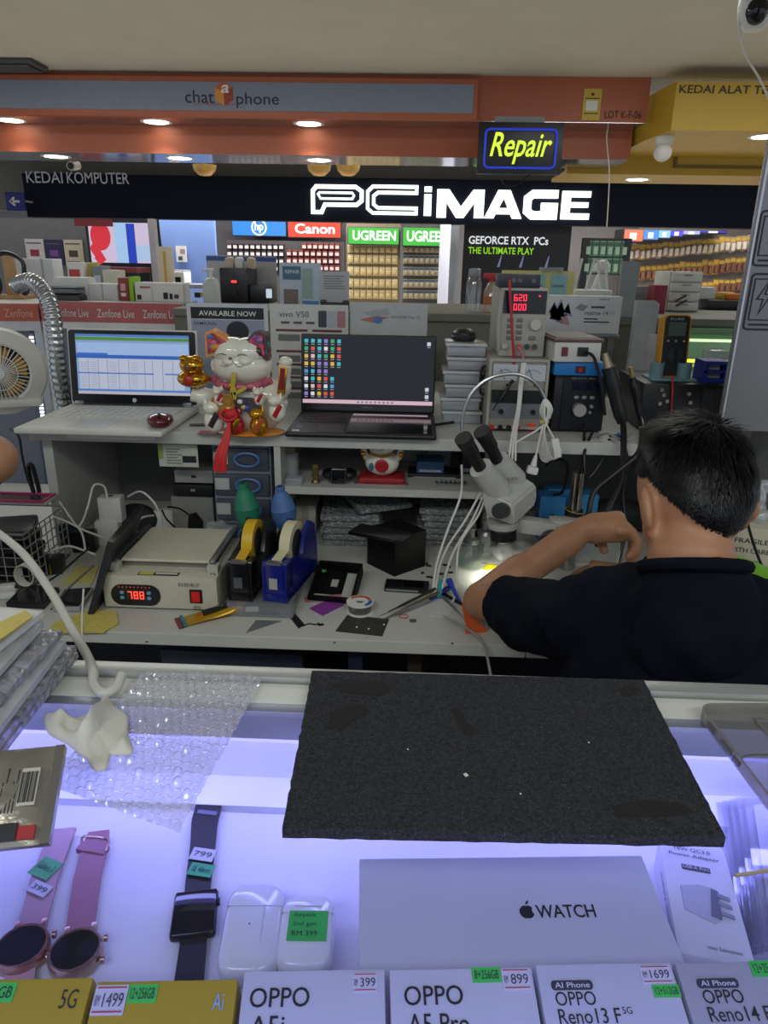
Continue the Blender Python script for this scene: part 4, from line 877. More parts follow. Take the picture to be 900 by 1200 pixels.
# ---------------- desk fan
fc = W(0, 436, Y=1.98); u = W(1, 436, Y=1.98).x - fc.x
t = thing('desk_fan', 'white desk fan with yellow blades at the far left', 'fan', Vector((fc.x, 1.98, SHELF)), rz=.42)
fcz = fc.z - SHELF; R_ = u * 50; R2 = u * 31; FW = M('#c9c8c0', .4)
part(t, 'housing', G().lathe([(R2, -.012), (R2 * 1.02, -.03), (R2 * 1.1, -.034), (R_ * .96, -.012), (R_, .01), (R_ * .9, .06), (R2 * .6, .075), (R2 * .6, .06), (R2, .04), (R2, -.012)], (0, 0, fcz), (0, 1, 0), 40), FW)
part(t, 'back_plate', G().lathe([(0, .042), (R2 * .99, .042), (R2 * .99, .05), (0, .05)], (0, 0, fcz), (0, 1, 0), 32), M('#6d6e70', .6))
for i in range(5):
    a = i * 2 * PI / 5 + .15; part(t, 'blade', G().faces([(R2 * r_ * math.cos(a + da), y_, fcz + R2 * r_ * math.sin(a + da)) for r_, da, y_ in ((.15, -.2, .01), (.9, -.35, .0), (.93, .1, .015), (.88, .6, .03), (.15, .4, .03))], [(0, 1, 2, 3, 4)]), M('#d3a12c', .45))
g = G()
for i in range(40):
    a = i * 2 * PI / 40; g.cyl((R2 * .22 * math.cos(a), -.03, fcz + R2 * .22 * math.sin(a)), (R2 * 1.02 * math.cos(a + .12), -.022, fcz + R2 * 1.02 * math.sin(a + .12)), .0015, n=5)
g.lathe([(R2 * .6, -.03), (R2 * .62, -.032), (R2 * .64, -.03), (R2 * .62, -.026), (R2 * .6, -.03)], (0, 0, fcz), (0, 1, 0), 32)
part(t, 'guard', g, WHITE)
part(t, 'hub', G().lathe([(0, -.04), (R2 * .2, -.038), (R2 * .24, -.03), (R2 * .24, -.02), (0, -.02)], (0, 0, fcz), (0, 1, 0)), WHITE)
part(t, 'base', G().bx(-.09, .1, -.05, .1, 0, .025, .01).cyl((0, .03, .02), (0, .03, fcz - R_ * .9), .03), FW)

# ---------------- foil duct
pts = [W(x, y, Y=Y_) for x, y, Y_ in ((20, 334, 2.45), (36, 330, 2.4), (50, 340, 2.36), (60, 362, 2.34), (66, 400, 2.34), (70, 440, 2.36), (78, 480, 2.4))]
cp = crom(pts, 22); rl = [.026 + (.0022 if i % 4 < 2 else -.0012) for i in range(len(cp))]
solo('foil_duct', 'crinkled silver foil duct curving down behind the white laptop', 'duct', G().tube(cp, rl, 14, 1), M('#b9bcc0', .22, .9, .12, 40, .4, 60))

# ---------------- big lucky cat
f = Fr(296, 506, Z=SHELF)
t = thing('lucky_cat', 'large ceramic beckoning cat with floral ears and a red tassel', 'figurine', Vector((f.b.x, f.Y, SHELF)))
X = f.x; Zz = f.z; u = f.u
CER = M('#e2dfcf', .12, n=.02, coat=.6); REDC = M('#a81c22', .2, coat=.4, n=.1, s=60); PINK = M('#b0566a', .25, n=.5, s=90); BRN = M('#4a2a22', .25, coat=.3); ORC = M('#d98a2a', .2, coat=.4)
FLOR = M('#a03038', .25, n=.9, s=70, coat=.3); GLD = M('#d8a030', .16, .9, .05)
part(t, 'body', G().ell((X(296), 0, Zz(472)), (u * 42, .055, u * 36), u=28, v=18), CER)
hd = part(t, 'head', G().ell((X(289), -.012, Zz(427)), (u * 35, .055, u * 21.5), u=32, v=20).ell((X(280), -.02, Zz(411)), (u * 22, .045, u * 16)).ell((X(298), -.02, Zz(411)), (u * 22, .045, u * 16)), CER)
part(hd, 'muzzle', G().ell((X(280), -.05, Zz(421)), (u * 9, .02, u * 6)).ell((X(297), -.05, Zz(420)), (u * 9, .02, u * 6)), CER)
part(hd, 'nose', G().ell((X(282.5), -.069, Zz(416)), (u * 2, .004, u * 1.4)), M('#7a6a30', .4))
for xa in (268, 290): part(hd, 'eye_line', G().tube([(X(xa), -.066, Zz(413)), (X(xa + 5), -.0685, Zz(411)), (X(xa + 10), -.066, Zz(412.5))], .0009, 5), M('#5a3a20', .4))
part(hd, 'mouth_line', G().tube([(X(270), -.064, Zz(424)), (X(277), -.0705, Zz(425)), (X(283), -.066, Zz(419)), (X(291), -.0705, Zz(425)), (X(300), -.06, Zz(423))], .0009, 5), M('#8a7a60', .4))
for (pa, mo, mi_, c) in (([(253, 418), (253, 389), (261, 385), (290, 403)], ORC, FLOR, 'l'), ([(292, 403), (308, 386), (319, 388), (322, 420)], BRN, FLOR, 'r')):
    ear = part(hd, 'ear', G().prism([(X(x), Zz(y)) for x, y in pa], -.045, .0), mo); cxm = sum(x for x, y in pa) / 4; cym = sum(y for x, y in pa) / 4
    part(ear, 'floral_inner', G().prism([(X(cxm + (x - cxm) * .72), Zz(cym + (y - cym) * .72)) for x, y in pa], -.051, -.044), mi_)
    for q in range(5): part(ear, 'flower', G().ell((X(cxm + random.uniform(-6, 6)), -.051, Zz(cym + random.uniform(-6, 6))), (u * 3.0, .002, u * 2.4), u=8, v=6), M(random.choice(('#3a78c0', '#d06a78', '#d8b040', '#7a4a9a')), .3))
part(hd, 'brown_patch', G().ell((X(310), -.012, Zz(409)), (u * 12, .045, u * 11)), BRN)
part(hd, 'orange_patch', G().ell((X(265), -.012, Zz(405)), (u * 13, .045, u * 8)), ORC)
part(t, 'collar', G().tube([(X(256), -.02, Zz(443)), (X(270), -.05, Zz(448)), (X(289), -.062, Zz(449)), (X(307), -.05, Zz(448)), (X(321), -.02, Zz(444))], u * 4.4, 10), PINK)
part(t, 'gold_bell', G().ell((X(282), -.07, Zz(447)), (u * 3.4, u * 3.4, u * 3.4)), GLD)
part(t, 'bow', G().box((X(285), -.075, Zz(443)), (u * 5, .004, u * 22), (0, .15, 0), .001).box((X(292), -.076, Zz(452)), (u * 16, .004, u * 4), (0, -.5, 0), .001).box((X(286), -.076, Zz(455)), (u * 4, .004, u * 13), (0, .0, 0), .001), M('#b9a52c', .35))
# left paw with ingot
part(t, 'paw', G().tube([(X(262), -.0, Zz(468)), (X(248), -.03, Zz(464)), (X(233), -.04, Zz(460))], [u * 11, u * 10.5, u * 8], 12), CER)
ing = part(t, 'gold_ingot', G().ell((X(237), -.04, Zz(442)), (u * 18, .035, u * 10)).ell((X(237), -.045, Zz(426)), (u * 13.5, .03, u * 10)).ell((X(230), -.055, Zz(418)), (u * 5, .015, u * 4)).ell((X(243), -.055, Zz(418)), (u * 5, .015, u * 4)), M('#cf9c34', .12, .95, .08, 50, .3, 60))
part(ing, 'red_medallion', G().ell((X(236), -.076, Zz(442)), (u * 6, .005, u * 6)), M('#a8281c', .3)); part(ing, 'red_medallion', G().ell((X(236), -.074, Zz(427)), (u * 4.5, .005, u * 4)), M('#7a4a1c', .3))
# right raised paw with plaque
part(t, 'paw', G().tube([(X(322), .0, Zz(470)), (X(333), -.012, Zz(455)), (X(337), -.016, Zz(432)), (X(338.5), -.018, Zz(423))], [u * 10, u * 9.5, u * 7.5, u * 6.5], 12).ell((X(338.5), -.018, Zz(422)), (u * 8, u * 8, u * 6)), CER)
pl = part(t, 'plaque', G().box((X(336), -.040, Zz(442)), (u * 9, .006, u * 30), (0, .12, 0), .001), GLD); part(pl, 'red_field', G().box((X(336), -.0445, Zz(440)), (u * 5.4, .003, u * 24), (0, .12, 0)), M('#7a1620', .35))
# fans, knot, tassel
for pa, c in (([(256, 472), (262, 460), (282, 455), (286, 470), (272, 480)], '#b08038'), ([(288, 470), (288, 460), (304, 460), (314, 467), (306, 480)], '#4a4a5a')):
    fn = part(t, 'fan_ornament', G().prism([(X(x), Zz(y)) for x, y in pa], -.078, -.066), M(c, .3, .3, n=.4, s=90)); cxm = sum(x for x, y in pa) / 5; cym = sum(y for x, y in pa) / 5
    for q in range(4): part(fn, 'painted_flower', G().ell((X(cxm + random.uniform(-9, 9)), -.079, Zz(cym + random.uniform(-5, 5))), (u * 3, .002, u * 2.6), u=8, v=6), M(random.choice(('#3a5cb0', '#c03038', '#d8b048', '#e0ddd0')), .3))
part(t, 'knot', G().ell((X(281), -.082, Zz(478)), (u * 7, .01, u * 6)).tube([(X(276), -.08, Zz(472)), (X(270), -.09, Zz(478)), (X(278), -.094, Zz(484)), (X(288), -.09, Zz(480)), (X(284), -.08, Zz(472))], u * 1.6, 6), M('#c8242a', .6))
g = G()
for i in range(16):
    a = i / 15 - .5; g.tube([(X(280), -.085, Zz(482)), (X(278 + a * 6), -.1, Zz(500)), (X(272 + a * 12), -.118 + random.uniform(-.004, .004), Zz(520)), (X(270 + a * 13), -.118, Zz(538 + random.uniform(-2, 2)))], .0024, 5, 4)
part(t, 'tassel', g, M('#d02a2c', .6), kind='stuff')
def minicat(cx, cy, s, mat, c2, nm, face=True):
    m = part(t, nm, G().ell((X(cx), -.062, Zz(cy)), (u * 11 * s, .022, u * 13 * s)).ell((X(cx - 1), -.07, Zz(cy - 15 * s)), (u * 9 * s, .02, u * 7.5 * s)).cyl((X(cx - 7 * s), -.07, Zz(cy - 18 * s)), (X(cx - 8 * s), -.07, Zz(cy - 25 * s)), u * 3, u * .4, 8).cyl((X(cx + 5 * s), -.07, Zz(cy - 18 * s)), (X(cx + 6 * s), -.07, Zz(cy - 25 * s)), u * 3, u * .4, 8), mat)
    part(m, 'sash', G().box((X(cx + 2), -.083, Zz(cy - 3)), (u * 6 * s, .004, u * 17 * s), (0, .5, 0), .001), c2); return m
minicat(260, 488, 1.05, CER, M('#2a2024', .3), 'small_white_cat'); minicat(331, 476, .9, CER, REDC, 'small_white_cat'); minicat(284, 492, .9, M('#b82028', .15, coat=.5), GLD, 'small_red_cat'); minicat(310, 492, .95, M('#cf962c', .16, .7), M('#a84a24', .3), 'small_gold_cat'); minicat(268, 462, .6, CER, REDC, 'small_white_cat'); minicat(312, 462, .6, CER, REDC, 'small_white_cat')
part(t, 'base_rim', G().ell((X(296), -.02, .006), (u * 40, .055, .008)), ORC)
for px0, px1, hx, lb in ((232, 290, '#8f2c2c', 'dark red paper packet under the big lucky cat'), (262, 300, '#d0662a', 'orange paper slip under the big lucky cat')):
    c = W((px0 + px1) / 2, 509, Z=SHELF); wd_ = (px1 - px0) * u
    solo('paper_slip', lb, 'paper', G().box((0, .02, .0006), (wd_, .04, .0008), (0, 0, .06)), M(hx, .5), Vector((c.x, c.y - .005, SHELF + (.0009 if px0 == 262 else 0))), group='paper slips under the cat', smooth=False)
solo('pen', 'black pen lying between the white laptop and the lucky cat', 'pen', G().cyl((-.03, 0, .004), (.035, .01, .004), .0035, n=8).cyl((.035, .01, .004), (.044, .0115, .004), .0035, .0008, 8), BLACK, W(236, 500, Z=SHELF))

# ---------------- stacked clear boxes + black puck
f = Fr(541, 497, Z=SHELF); zz = SHELF; n_ = 6; top = f.z(402); hb = top / n_
PLAS = clear('frosted_plastic', (.86, .88, .9), .15, .1, .38, (.62, .64, .66))
for i in range(n_):
    off = (.0, -.006, .004, -.003, .006, .002)[i]
    b = thing('clear_box', ('bottom', 'second lowest', 'third lowest', 'third from top', 'second from top', 'topmost')[i] + ' clear plastic box of the stack beside the dark laptop', 'box', Vector((f.b.x + off, f.Y, SHELF + i * hb)), group='stacked clear plastic boxes')
    wb = f.u * 44
    part(b, 'tub', G().bx(-wb / 2, wb / 2, 0, .12, .001, hb * .72, .004), PLAS); part(b, 'lid', G().bx(-wb / 2 - .004, wb / 2 + .004, -.004, .124, hb * .72, hb - .001, .004), clear('frosted_lid', (.86, .88, .9), .15, .12, .6, (.68, .70, .71)))
    part(b, 'contents', G().bx(-wb * .42, wb * .42, .01, .11, .004, hb * .5), M(('#7f878f', '#888c90', '#6f767c', '#8d9296', '#7a838c', '#90959a')[i], .6))
f2 = Fr(543, 404, Y=f.Y + .06)
t = thing('black_puck', 'small round black speaker on top of the clear box stack', 'speaker', Vector((f2.b.x, f.Y + .06, SHELF + n_ * hb)))
part(t, 'shell', G().lathe([(0, 0), (.028, 0), (.033, .008), (.031, .022), (.02, .031), (0, .033)]), M('#16171a', .35)); part(t, 'ring', G().lathe([(.0325, .011), (.0338, .0125), (.0325, .014)]), M('#33353a', .3))

# ---------------- power supplies
PSU = M('#8f8c82', .5); PSUD = M('#1d1f24', .35)
f = Fr(602, 506, Z=SHELF)
t = thing('power_supply', 'lower grey bench power supply with analogue meters', 'power supply', Vector((f.b.x, f.Y, SHELF)))
wx0, wx1 = f.x(568), f.x(637); hh = f.z(420)
part(t, 'case', G().bx(wx0, wx1, 0, .26, .006, hh, .003), PSU); part(t, 'bezel', G().ribbon([(wx0 + .004, .012), (wx1 - .004, .012), (wx1 - .004, hh - .004), (wx0 + .004, hh - .004)], .007, -.006, 0), M('#a09d93', .5), smooth=False)
for x0, x1 in ((573, 601), (605, 633)):
    m_ = rect(t, 'meter', f.x(x0), f.x(x1), f.z(446), f.z(427), -.001, M('#b9c0c6', .25), .003, .003); part(m_, 'scale_arc', G().ribbon([(f.x((x0 + x1) / 2) + .022 * math.cos(a), f.z(446) + .006 + .022 * math.sin(a)) for a in (2.5, 2.1, 1.6, 1.1, .65)], .0012, -.005, -.004, False), M('#5a6a80', .4), smooth=False); part(m_, 'needle', G().cyl((f.x(x0 + 14), -.0052, f.z(445)), (f.x(x0 + 8), -.0052, f.z(432)), .0006, n=5), INK)
rect(t, 'display', f.x(573), f.x(633), f.z(472), f.z(457), -.001, PSUD, .003); rect(t, 'control_panel', f.x(573), f.x(630), f.z(490), f.z(473), -.001, M('#6c7076', .4), .002)
for px in (590, 622): part(t, 'screw', G().cyl((f.x(px), -.004, f.z(451)), (f.x(px), 0, f.z(451)), .003), BLACK)
for px in (585, 605, 622): part(t, 'knob', G().cyl((f.x(px), -.012, f.z(482)), (f.x(px), -.002, f.z(482)), .006), BLACK)
for px, c in ((575, RED), (585, BLACK), (595, BLACK), (605, RED)): part(t, 'terminal', G().cyl((f.x(px), -.012, f.z(500)), (f.x(px), 0, f.z(500)), .0065, .0045), c)
part(t, 'switch', G().bx(f.x(618), f.x(626), -.004, 0, f.z(503), f.z(496)), M('#c02018', e=.5)); part(t, 'handle', G().tube([(wx0 - .002, .06, hh * .45), (wx0 - .012, .06, hh * .5), (wx0 - .012, .06, hh * .8), (wx0 - .002, .06, hh * .85)], .004, 6), DARK)
ptop = SHELF + hh
part(t, 'foot', G().cyl((wx0 + .02, .03, 0), (wx0 + .02, .03, .007), .01), BLACK); part(t, 'foot', G().cyl((wx1 - .02, .03, 0), (wx1 - .02, .03, .007), .01), BLACK)
f = Fr(608, 413, Y=f.Y + .03)
t = thing('power_supply', 'upper grey power supply with red digits and a black box on top', 'power supply', Vector((f.b.x, f.Y, ptop + .001)))
z0 = f.b.z - ptop
Z2 = lambda py: f.z(py) + z0
wx0, wx1 = f.x(584), f.x(637); hh = Z2(338)
part(t, 'case', G().bx(wx0, wx1, 0, .24, .0, hh, .004), M('#a3a095', .5)); rect(t, 'display', f.x(586), f.x(635), Z2(368), Z2(341), -.0005, M('#120d14', .15), .002)
DIG = M('#ff2440', e=2.6)
seg7(t, '620', f.x(597), f.x(613), Z2(353), Z2(345.5), -.003, DIG); seg7(t, '000', f.x(597), f.x(613), Z2(364), Z2(356.5), -.003, DIG); part(t, 'indicator', G().prism(disc(f.x(627), Z2(347), .002), -.003, -.002), DIG, smooth=False)
for r_ in range(4):
    for c in range(2): part(t, 'button', G().bx(f.x(592 + c * 11), f.x(598.5 + c * 11), -.003, 0, Z2(378 + r_ * 7), Z2(373.5 + r_ * 7), .001), M('#6b6a66', .5))
part(t, 'dial', G().cyl((f.x(624), -.014, Z2(380)), (f.x(624), 0, Z2(380)), f.u * 6.2, n=24), M('#b9b6aa', .45)); part(t, 'button', G().bx(f.x(618), f.x(626), -.003, 0, Z2(399), Z2(394), .001), M('#6b6a66', .5))
for px, c in ((590, '#b0ada2'), (607, '#c8502c'), (616, '#2b3a34'), (625, '#3a4a44')): part(t, 'terminal', G().cyl((f.x(px), -.012, Z2(406)), (f.x(px), 0, Z2(406)), .0068, .005), M(c, .4))
part(t, 'corner_handle', G().tube([(wx0 + .001, .0, hh * .1), (wx0 - .004, -.004, hh * .5), (wx0 + .001, 0, hh * .95)], .005, 6), M('#a3a095', .5))
utop = ptop + hh; fu = f
b_ = thing('adapter_box', 'small black box with round sockets on top of the upper power supply', 'box', Vector((f.b.x, f.Y + .02, utop + .001)))
wx0, wx1 = f.x(580), f.x(628)
part(b_, 'case', G().bx(wx0, wx1, 0, .09, 0, f.u * 15, .003), M('#22242a', .4)); 
for px in (597, 604, 620): part(b_, 'socket', G().cyl((f.x(px), -.003, f.u * 8), (f.x(px), 0, f.u * 8), f.u * 2.6), M('#55585e', .4))

# red lead + black probe + white cable bundle
Yc = fu.Y - .03
solo('red_lead', 'red test lead hanging down the front of the power supplies', 'cable', G().tube([W(x, y, Y=Yc) for x, y in ((597, 328), (598, 350), (600, 385), (602, 420), (603, 442), (600, 448))], .0035, 7), M('#a8242a', .4))
solo('black_probe', 'black test probe hanging from the red lead', 'probe', G().tube([W(x, y, Y=Yc - .02) for x, y in ((601, 445), (592, 460), (577, 481))], [.004, .0045, .002], 7), BLACK)
solo('orange_plug_lead', 'pink lead with orange plug in the upper power supply', 'cable', G().tube([W(x, y, Y=fu.Y - .022) for x, y in ((607, 407), (612, 414), (614, 428))], .004, 7), M('#b5707a', .4))
for k, (o1, lb) in enumerate(((0, 'left white cable of the bundle down the power supplies'), (4, 'middle white cable of the bundle down the power supplies'), (8, 'right white cable of the bundle down the power supplies'))):
    solo('white_cable', lb, 'cable', G().tube([W(x, y, Y=Y_) for x, y, Y_ in ((612 + o1 * .5, 425, Yc), (609 + o1 * .4, 450, Yc - .03), (606 + o1 * .4, 480, Yc - .05), (600 + o1 * .6, 510, YS - .03), (596 + o1, 540, YS - .06))], .0026, 6), CABLEW, group='white cables of the bundle')
# gooseneck
solo('gooseneck_lamp', 'silver gooseneck arching in front of the power supplies', 'lamp', G().tube([W(x, y, Y=YS + .03) for x, y in ((541, 505), (542, 488), (550, 466), (567, 447), (590, 439), (612, 440), (630, 452), (640, 472), (644, 490))], .0042, 8), STEEL)
# coiled white cord with plug
g = G()
for k in range(6): g.tube([W(640 + dx, y, Y=YS - .03 - k * .004) for dx, y in ((0, 496), (-7 + k, 520 - k * 2), (-6 + k * 2.6, 537), (3 + k * 3, 540 - k * 2), (8 + k, 520), (0, 496), (-7 + k, 482 - k), (-1, 468 + k * 1.4), (7 - k, 480), (0, 496))], .0022, 6)
t = thing('coiled_cord', 'coiled white power cord hanging at the shelf edge with a switch', 'cord', Vector((0, 0, 0)))
part(t, 'coil', g, CABLEW); 
part(t, 'tie', G().tube([W(638 + 4.5 * math.cos(a), 494.5 + 1.2 * math.sin(a), Y=YS - .04) for a in (0, 1, 2, 3, 4, 5)], .003, 6, 2, True), M('#c8b878', .5))
a, b = W(649, 514, Y=YS - .06), W(655, 536, Y=YS - .06); part(t, 'inline_switch', G().box((a + b) / 2, (.018, .012, (a - b).length), (0, .26 * -1, 0), .004), WHITE)
part(t, 'plug_lead', G().tube([W(x, y, Y=YS - .04) for x, y in ((640, 496), (628, 505), (612, 514), (600, 522))], .0024, 6).tube([W(x, y, Y=YS - .05) for x, y in ((636, 500), (631, 520), (628, 535))], .0024, 6), CABLEW)
a, b = W(628, 534, Y=YS - .05), W(622, 558, Y=YS - .05); part(t, 'plug', G().cyl(a, (a + b) / 2, .004, .008).box((a * .3 + b * .7), (.026, .02, .018), (0, .2, 0), .004), WHITE)
for o in t.children: pass
# hot air station, blue box, white preheater
f = Fr(674, 514, Z=SHELF + .0); Y_ = 1.80
f = Fr(674, 512, Y=Y_)
t = thing('hot_air_station', 'black hot-air station with one big grey knob', 'station', Vector((f.b.x, Y_, SHELF)))
dz = f.b.z - SHELF; Z2 = lambda py: f.z(py) + dz
wx0, wx1 = f.x(645), f.x(706); hh = Z2(440)
part(t, 'case', G().bx(wx0, wx1, .012, .2, .004, hh, .006), M('#14161c', .45)); rect(t, 'front_panel', f.x(655), wx1 - .004, .01, hh - .004, .012, M('#10121a', .35), .006, .006)
rect(t, 'display', f.x(665), f.x(698), Z2(457), Z2(448), .005, M('#0a1030', .15), .002); text(t, 'QUICK 861', f.x(664), f.x(690), Z2(445), Z2(442), .0045, M('#9a9ca2', .5))
for px in (671, 680, 689): part(t, 'button', G().ell((f.x(px), .004, Z2(466)), (f.u * 3, .003, f.u * 2.2)), GREY)
part(t, 'knob', G().cyl((f.x(675), -.012, Z2(480)), (f.x(675), .006, Z2(480)), f.u * 7.4, f.u * 7.6, 28), M('#b3b1ab', .35, .4)); part(t, 'small_knob', G().cyl((f.x(689), -.002, Z2(476)), (f.x(689), .006, Z2(476)), f.u * 2), GREY); part(t, 'small_knob', G().cyl((f.x(688), -.002, Z2(483)), (f.x(688), .006, Z2(483)), f.u * 1.6), GREY)
part(t, 'hose_port', G().cyl((f.x(685), -.012, Z2(498)), (f.x(685), .006, Z2(498)), f.u * 3), BLACK)
for s in (wx0 + .02, wx1 - .02): part(t, 'foot', G().cyl((s, .04, 0), (s, .04, .006), .01), BLACK)
htop = SHELF + hh
t = thing('blue_heater', 'bright blue box device between the hot-air station and white preheater', 'device', Vector((f.b.x, Y_ - .01, htop + .001)))
hb = f.z(424) - f.z(440)
part(t, 'case', G().bx(f.x(641), f.x(697), 0, .18, .0, hb, .003), M('#1f74b8', .4)); part(t, 'switch', G().bx(f.x(665), f.x(676), -.003, 0, hb * .2, hb * .7), M('#3a1a20', .3)); part(t, 'switch_lamp', G().bx(f.x(668), f.x(672), -.005, -.002, hb * .3, hb * .6), RED)
ztop = htop + hb
t = thing('preheater', 'white preheater plate with brown top on the blue box', 'device', Vector((f.b.x - .005, Y_ - .02, ztop + .002)), rz=.08)
hb = f.u * 22
part(t, 'case', G().bx(f.x(640), f.x(693), 0, .17, .0, hb, .003), M('#c3c3bd', .45)); part(t, 'top_plate', G().bx(f.x(638), f.x(695), -.004, .174, hb, hb + .008, .002), M('#5f4038', .45)); part(t, 'heating_plate', G().bx(f.x(642), f.x(690), .01, .16, hb + .008, hb + .011), M('#8d8a82', .4)); part(t, 'switch', G().bx(f.x(648), f.x(655), -.003, 0, hb * .3, hb * .75), M('#6a1a1c', .3)); part(t, 'socket', G().bx(f.x(666), f.x(678), -.003, 0, hb * .3, hb * .75), BLACK)
part(t, 'power_lead', G().tube([(f.x(676), -.004, hb * .5), (f.x(680), -.04, hb * .3), (f.x(690), -.05, -.05), (f.x(698), -.05, -.12)], .004, 6), CABLEK)

# tools hanging: hot-air gun, iron
def wand(name, lb, pts, radii, col, tip):
    P = [W(x, y, Y=Y_) for x, y, Y_ in pts]; t = thing(name, lb, 'tool', P[-1])
    part(t, 'grip', G().tube([p - P[-1] for p in P[1:]], radii[1:], 12, 4), col); part(t, 'nozzle', G().tube([P[0] - P[-1], P[1] - P[-1]], [radii[0], radii[1] * .7], 10, 1), tip); return t
t = wand('hot_air_gun', 'black ribbed hot-air gun with a pale tip hanging right of the station', ((709, 414, 1.74), (713, 430, 1.74), (718, 450, 1.74), (724, 475, 1.74), (730, 494, 1.74)), [.006, .017, .019, .017, .015], M('#191b1e', .45), M('#a89a80', .3, .5))
t = wand('soldering_iron', 'black soldering iron with brass collar hanging beside the hot-air gun', ((739, 430, 1.73), (741, 442, 1.73), (744, 455, 1.73), (748, 478, 1.73), (750, 492, 1.73)), [.006, .008, .011, .008, .006], BLACK, M('#a08858', .3, .7))
# cables from the station
for k, (pts, r_, lb) in enumerate((
    (((730, 494, 1.72), (731, 515, 1.68), (728, 560, 1.62), (712, 600, 1.58), (700, 640, 1.58)), .0075, 'thick black hose running down from the hot-air gun'),
    (((750, 490, 1.72), (752, 500, 1.68), (748, 530, 1.62), (720, 555, 1.6), (697, 575, 1.58), (690, 600, 1.56), (690, 620, 1.56)), .006, 'black iron cable sweeping down to the left'),
    (((685, 500, 1.78), (684, 520, 1.72), (680, 545, 1.72), (676, 560, 1.74)), .004, 'black cable dropping from the hot-air station'),
    (((690, 515, 1.76), (700, 525, 1.72), (712, 520, 1.74), (715, 512, 1.78)), .0035, 'short black cable loop under the shelf edge'),
    (((695, 505, 1.76), (685, 530, 1.7), (688, 560, 1.68), (705, 540, 1.7), (714, 515, 1.74)), .004, 'black cable bow behind the chrome post'),
    (((640, 545, 1.8), (650, 538, 1.78), (665, 545, 1.78), (660, 575, 1.8), (648, 580, 1.82)), .004, 'black cable loop above the blue boxes'),
    (((715, 510, 1.76), (728, 515, 1.7), (735, 540, 1.66), (730, 580, 1.6), (735, 620, 1.55)), .004, 'black cable hanging behind the raised hand'))):
    solo('black_cable', lb, 'cable', G().tube([W(x, y, Y=Y_) for x, y, Y_ in pts], r_, 8), CABLEK, group='black cables of the station')
solo('blue_cable', 'bright blue cable hanging behind the technician', 'cable', G().tube([W(x, y, Y=Y_) for x, y, Y_ in ((724, 508, 1.76), (735, 520, 1.72), (734, 545, 1.72), (728, 570, 1.74))], .0035, 7), M('#2f6fb8', .4))
solo('silver_lead', 'pale grey lead draped along the shelf edge by the black wands', 'cable', G().tube([W(x, y, Y=Y_) for x, y, Y_ in ((700, 512, 1.76), (712, 508, 1.72), (730, 515, 1.7), (745, 505, 1.72))], .003, 7), GREY)

# black instrument at right + multimeter + blue crate
f = Fr(800, 500, Y=1.86); dz = f.b.z - SHELF; Z2 = lambda py: f.z(py) + dz
t = thing('black_instrument', 'wide black instrument box carrying the multimeter', 'device', Vector((f.b.x, 1.86, SHELF)))
wx0, wx1 = f.x(748), f.x(849); hh = Z2(450)
part(t, 'case', G().bx(wx0, wx1, 0, .24, 0, hh, .004), M('#0f1013', .4)); rect(t, 'grille_panel', f.x(817), f.x(840), Z2(480), Z2(455), 0, M('#1a1b1f', .5), .003); rect(t, 'side_panel', f.x(766), f.x(790), Z2(500), Z2(482), 0, M('#1c1d21', .5), .003)
for px, py in ((768, 457), (771, 463), (776, 470), (768, 473), (800, 461), (803, 471)): part(t, 'terminal', G().cyl((f.x(px), -.01, Z2(py)), (f.x(px), 0, Z2(py)), .005), M('#8a8878', .3, .7))
itop = SHELF + hh
f = Fr(787, 445, Y=1.93)
t = thing('meter_holder', 'pale teal plastic holder with two cups around the multimeter', 'holder', Vector((f.b.x, 1.90, itop)))
TEAL = M('#6d8f93', .45)
part(t, 'tray', G().bx(f.x(759), f.x(812), 0, .09, 0, .006, .002), TEAL)
for px in (768, 800): part(t, 'cup', G().lathe([(f.u * 7.5, .006), (f.u * 8, .006), (f.u * 8, .045), (f.u * 6.8, .045), (f.u * 6.8, .012), (0, .012)], (f.x(px), .03, 0), n=20), TEAL)
t = thing('multimeter', 'dark multimeter with yellow holster and rotary dial', 'multimeter', Vector((f.b.x, 1.935, itop + .006)), rot=(-.12, 0, 0))
wm, hm = f.u * 33, f.u * 72
part(t, 'holster', G().prism(rrect(-wm / 2, wm / 2, 0, hm, .012, 4), 0, .035), M('#c08a24', .45)); part(t, 'body', G().prism(rrect(-wm * .42, wm * .42, .004, hm - .004, .01, 4), -.006, .0), M('#17191c', .4))
rect(t, 'display', -wm * .3, wm * .3, hm * .66, hm * .88, -.006, M('#4a5852', .2), .002); part(t, 'dial', G().cyl((0, -.012, hm * .36), (0, -.006, hm * .36), wm * .28, n=28), M('#26282c', .4)); part(t, 'dial_ridge', G().bx(-.003, .003, -.017, -.011, hm * .36 - wm * .24, hm * .36 + wm * .24), BLACK)
for i in range(3): part(t, 'button', G().ell((-wm * .28 + i * wm * .28, -.007, hm * .58), (.0035, .002, .003), u=10, v=6), M(('#8a8c90', '#8a8c90', '#c89a28')[i], .4))
text(t, 'FLUKE', -wm * .26, wm * .2, hm * .91, hm * .945, -.0066, M('#b8b8b4', .5))
solo('meter_lead', 'red meter lead hanging below the multimeter', 'cable', G().tube([W(x, y, Y=1.85) for x, y in ((788, 440), (788, 460), (787, 480), (790, 496))], .0024, 6), M('#b8283a', .4))
f = Fr(832, 447, Y=1.93)
t = thing('blue_crate', 'small open blue plastic crate right of the multimeter', 'crate', Vector((f.b.x, 1.9, itop)))
w_, h_ = f.u * 29, f.u * 24
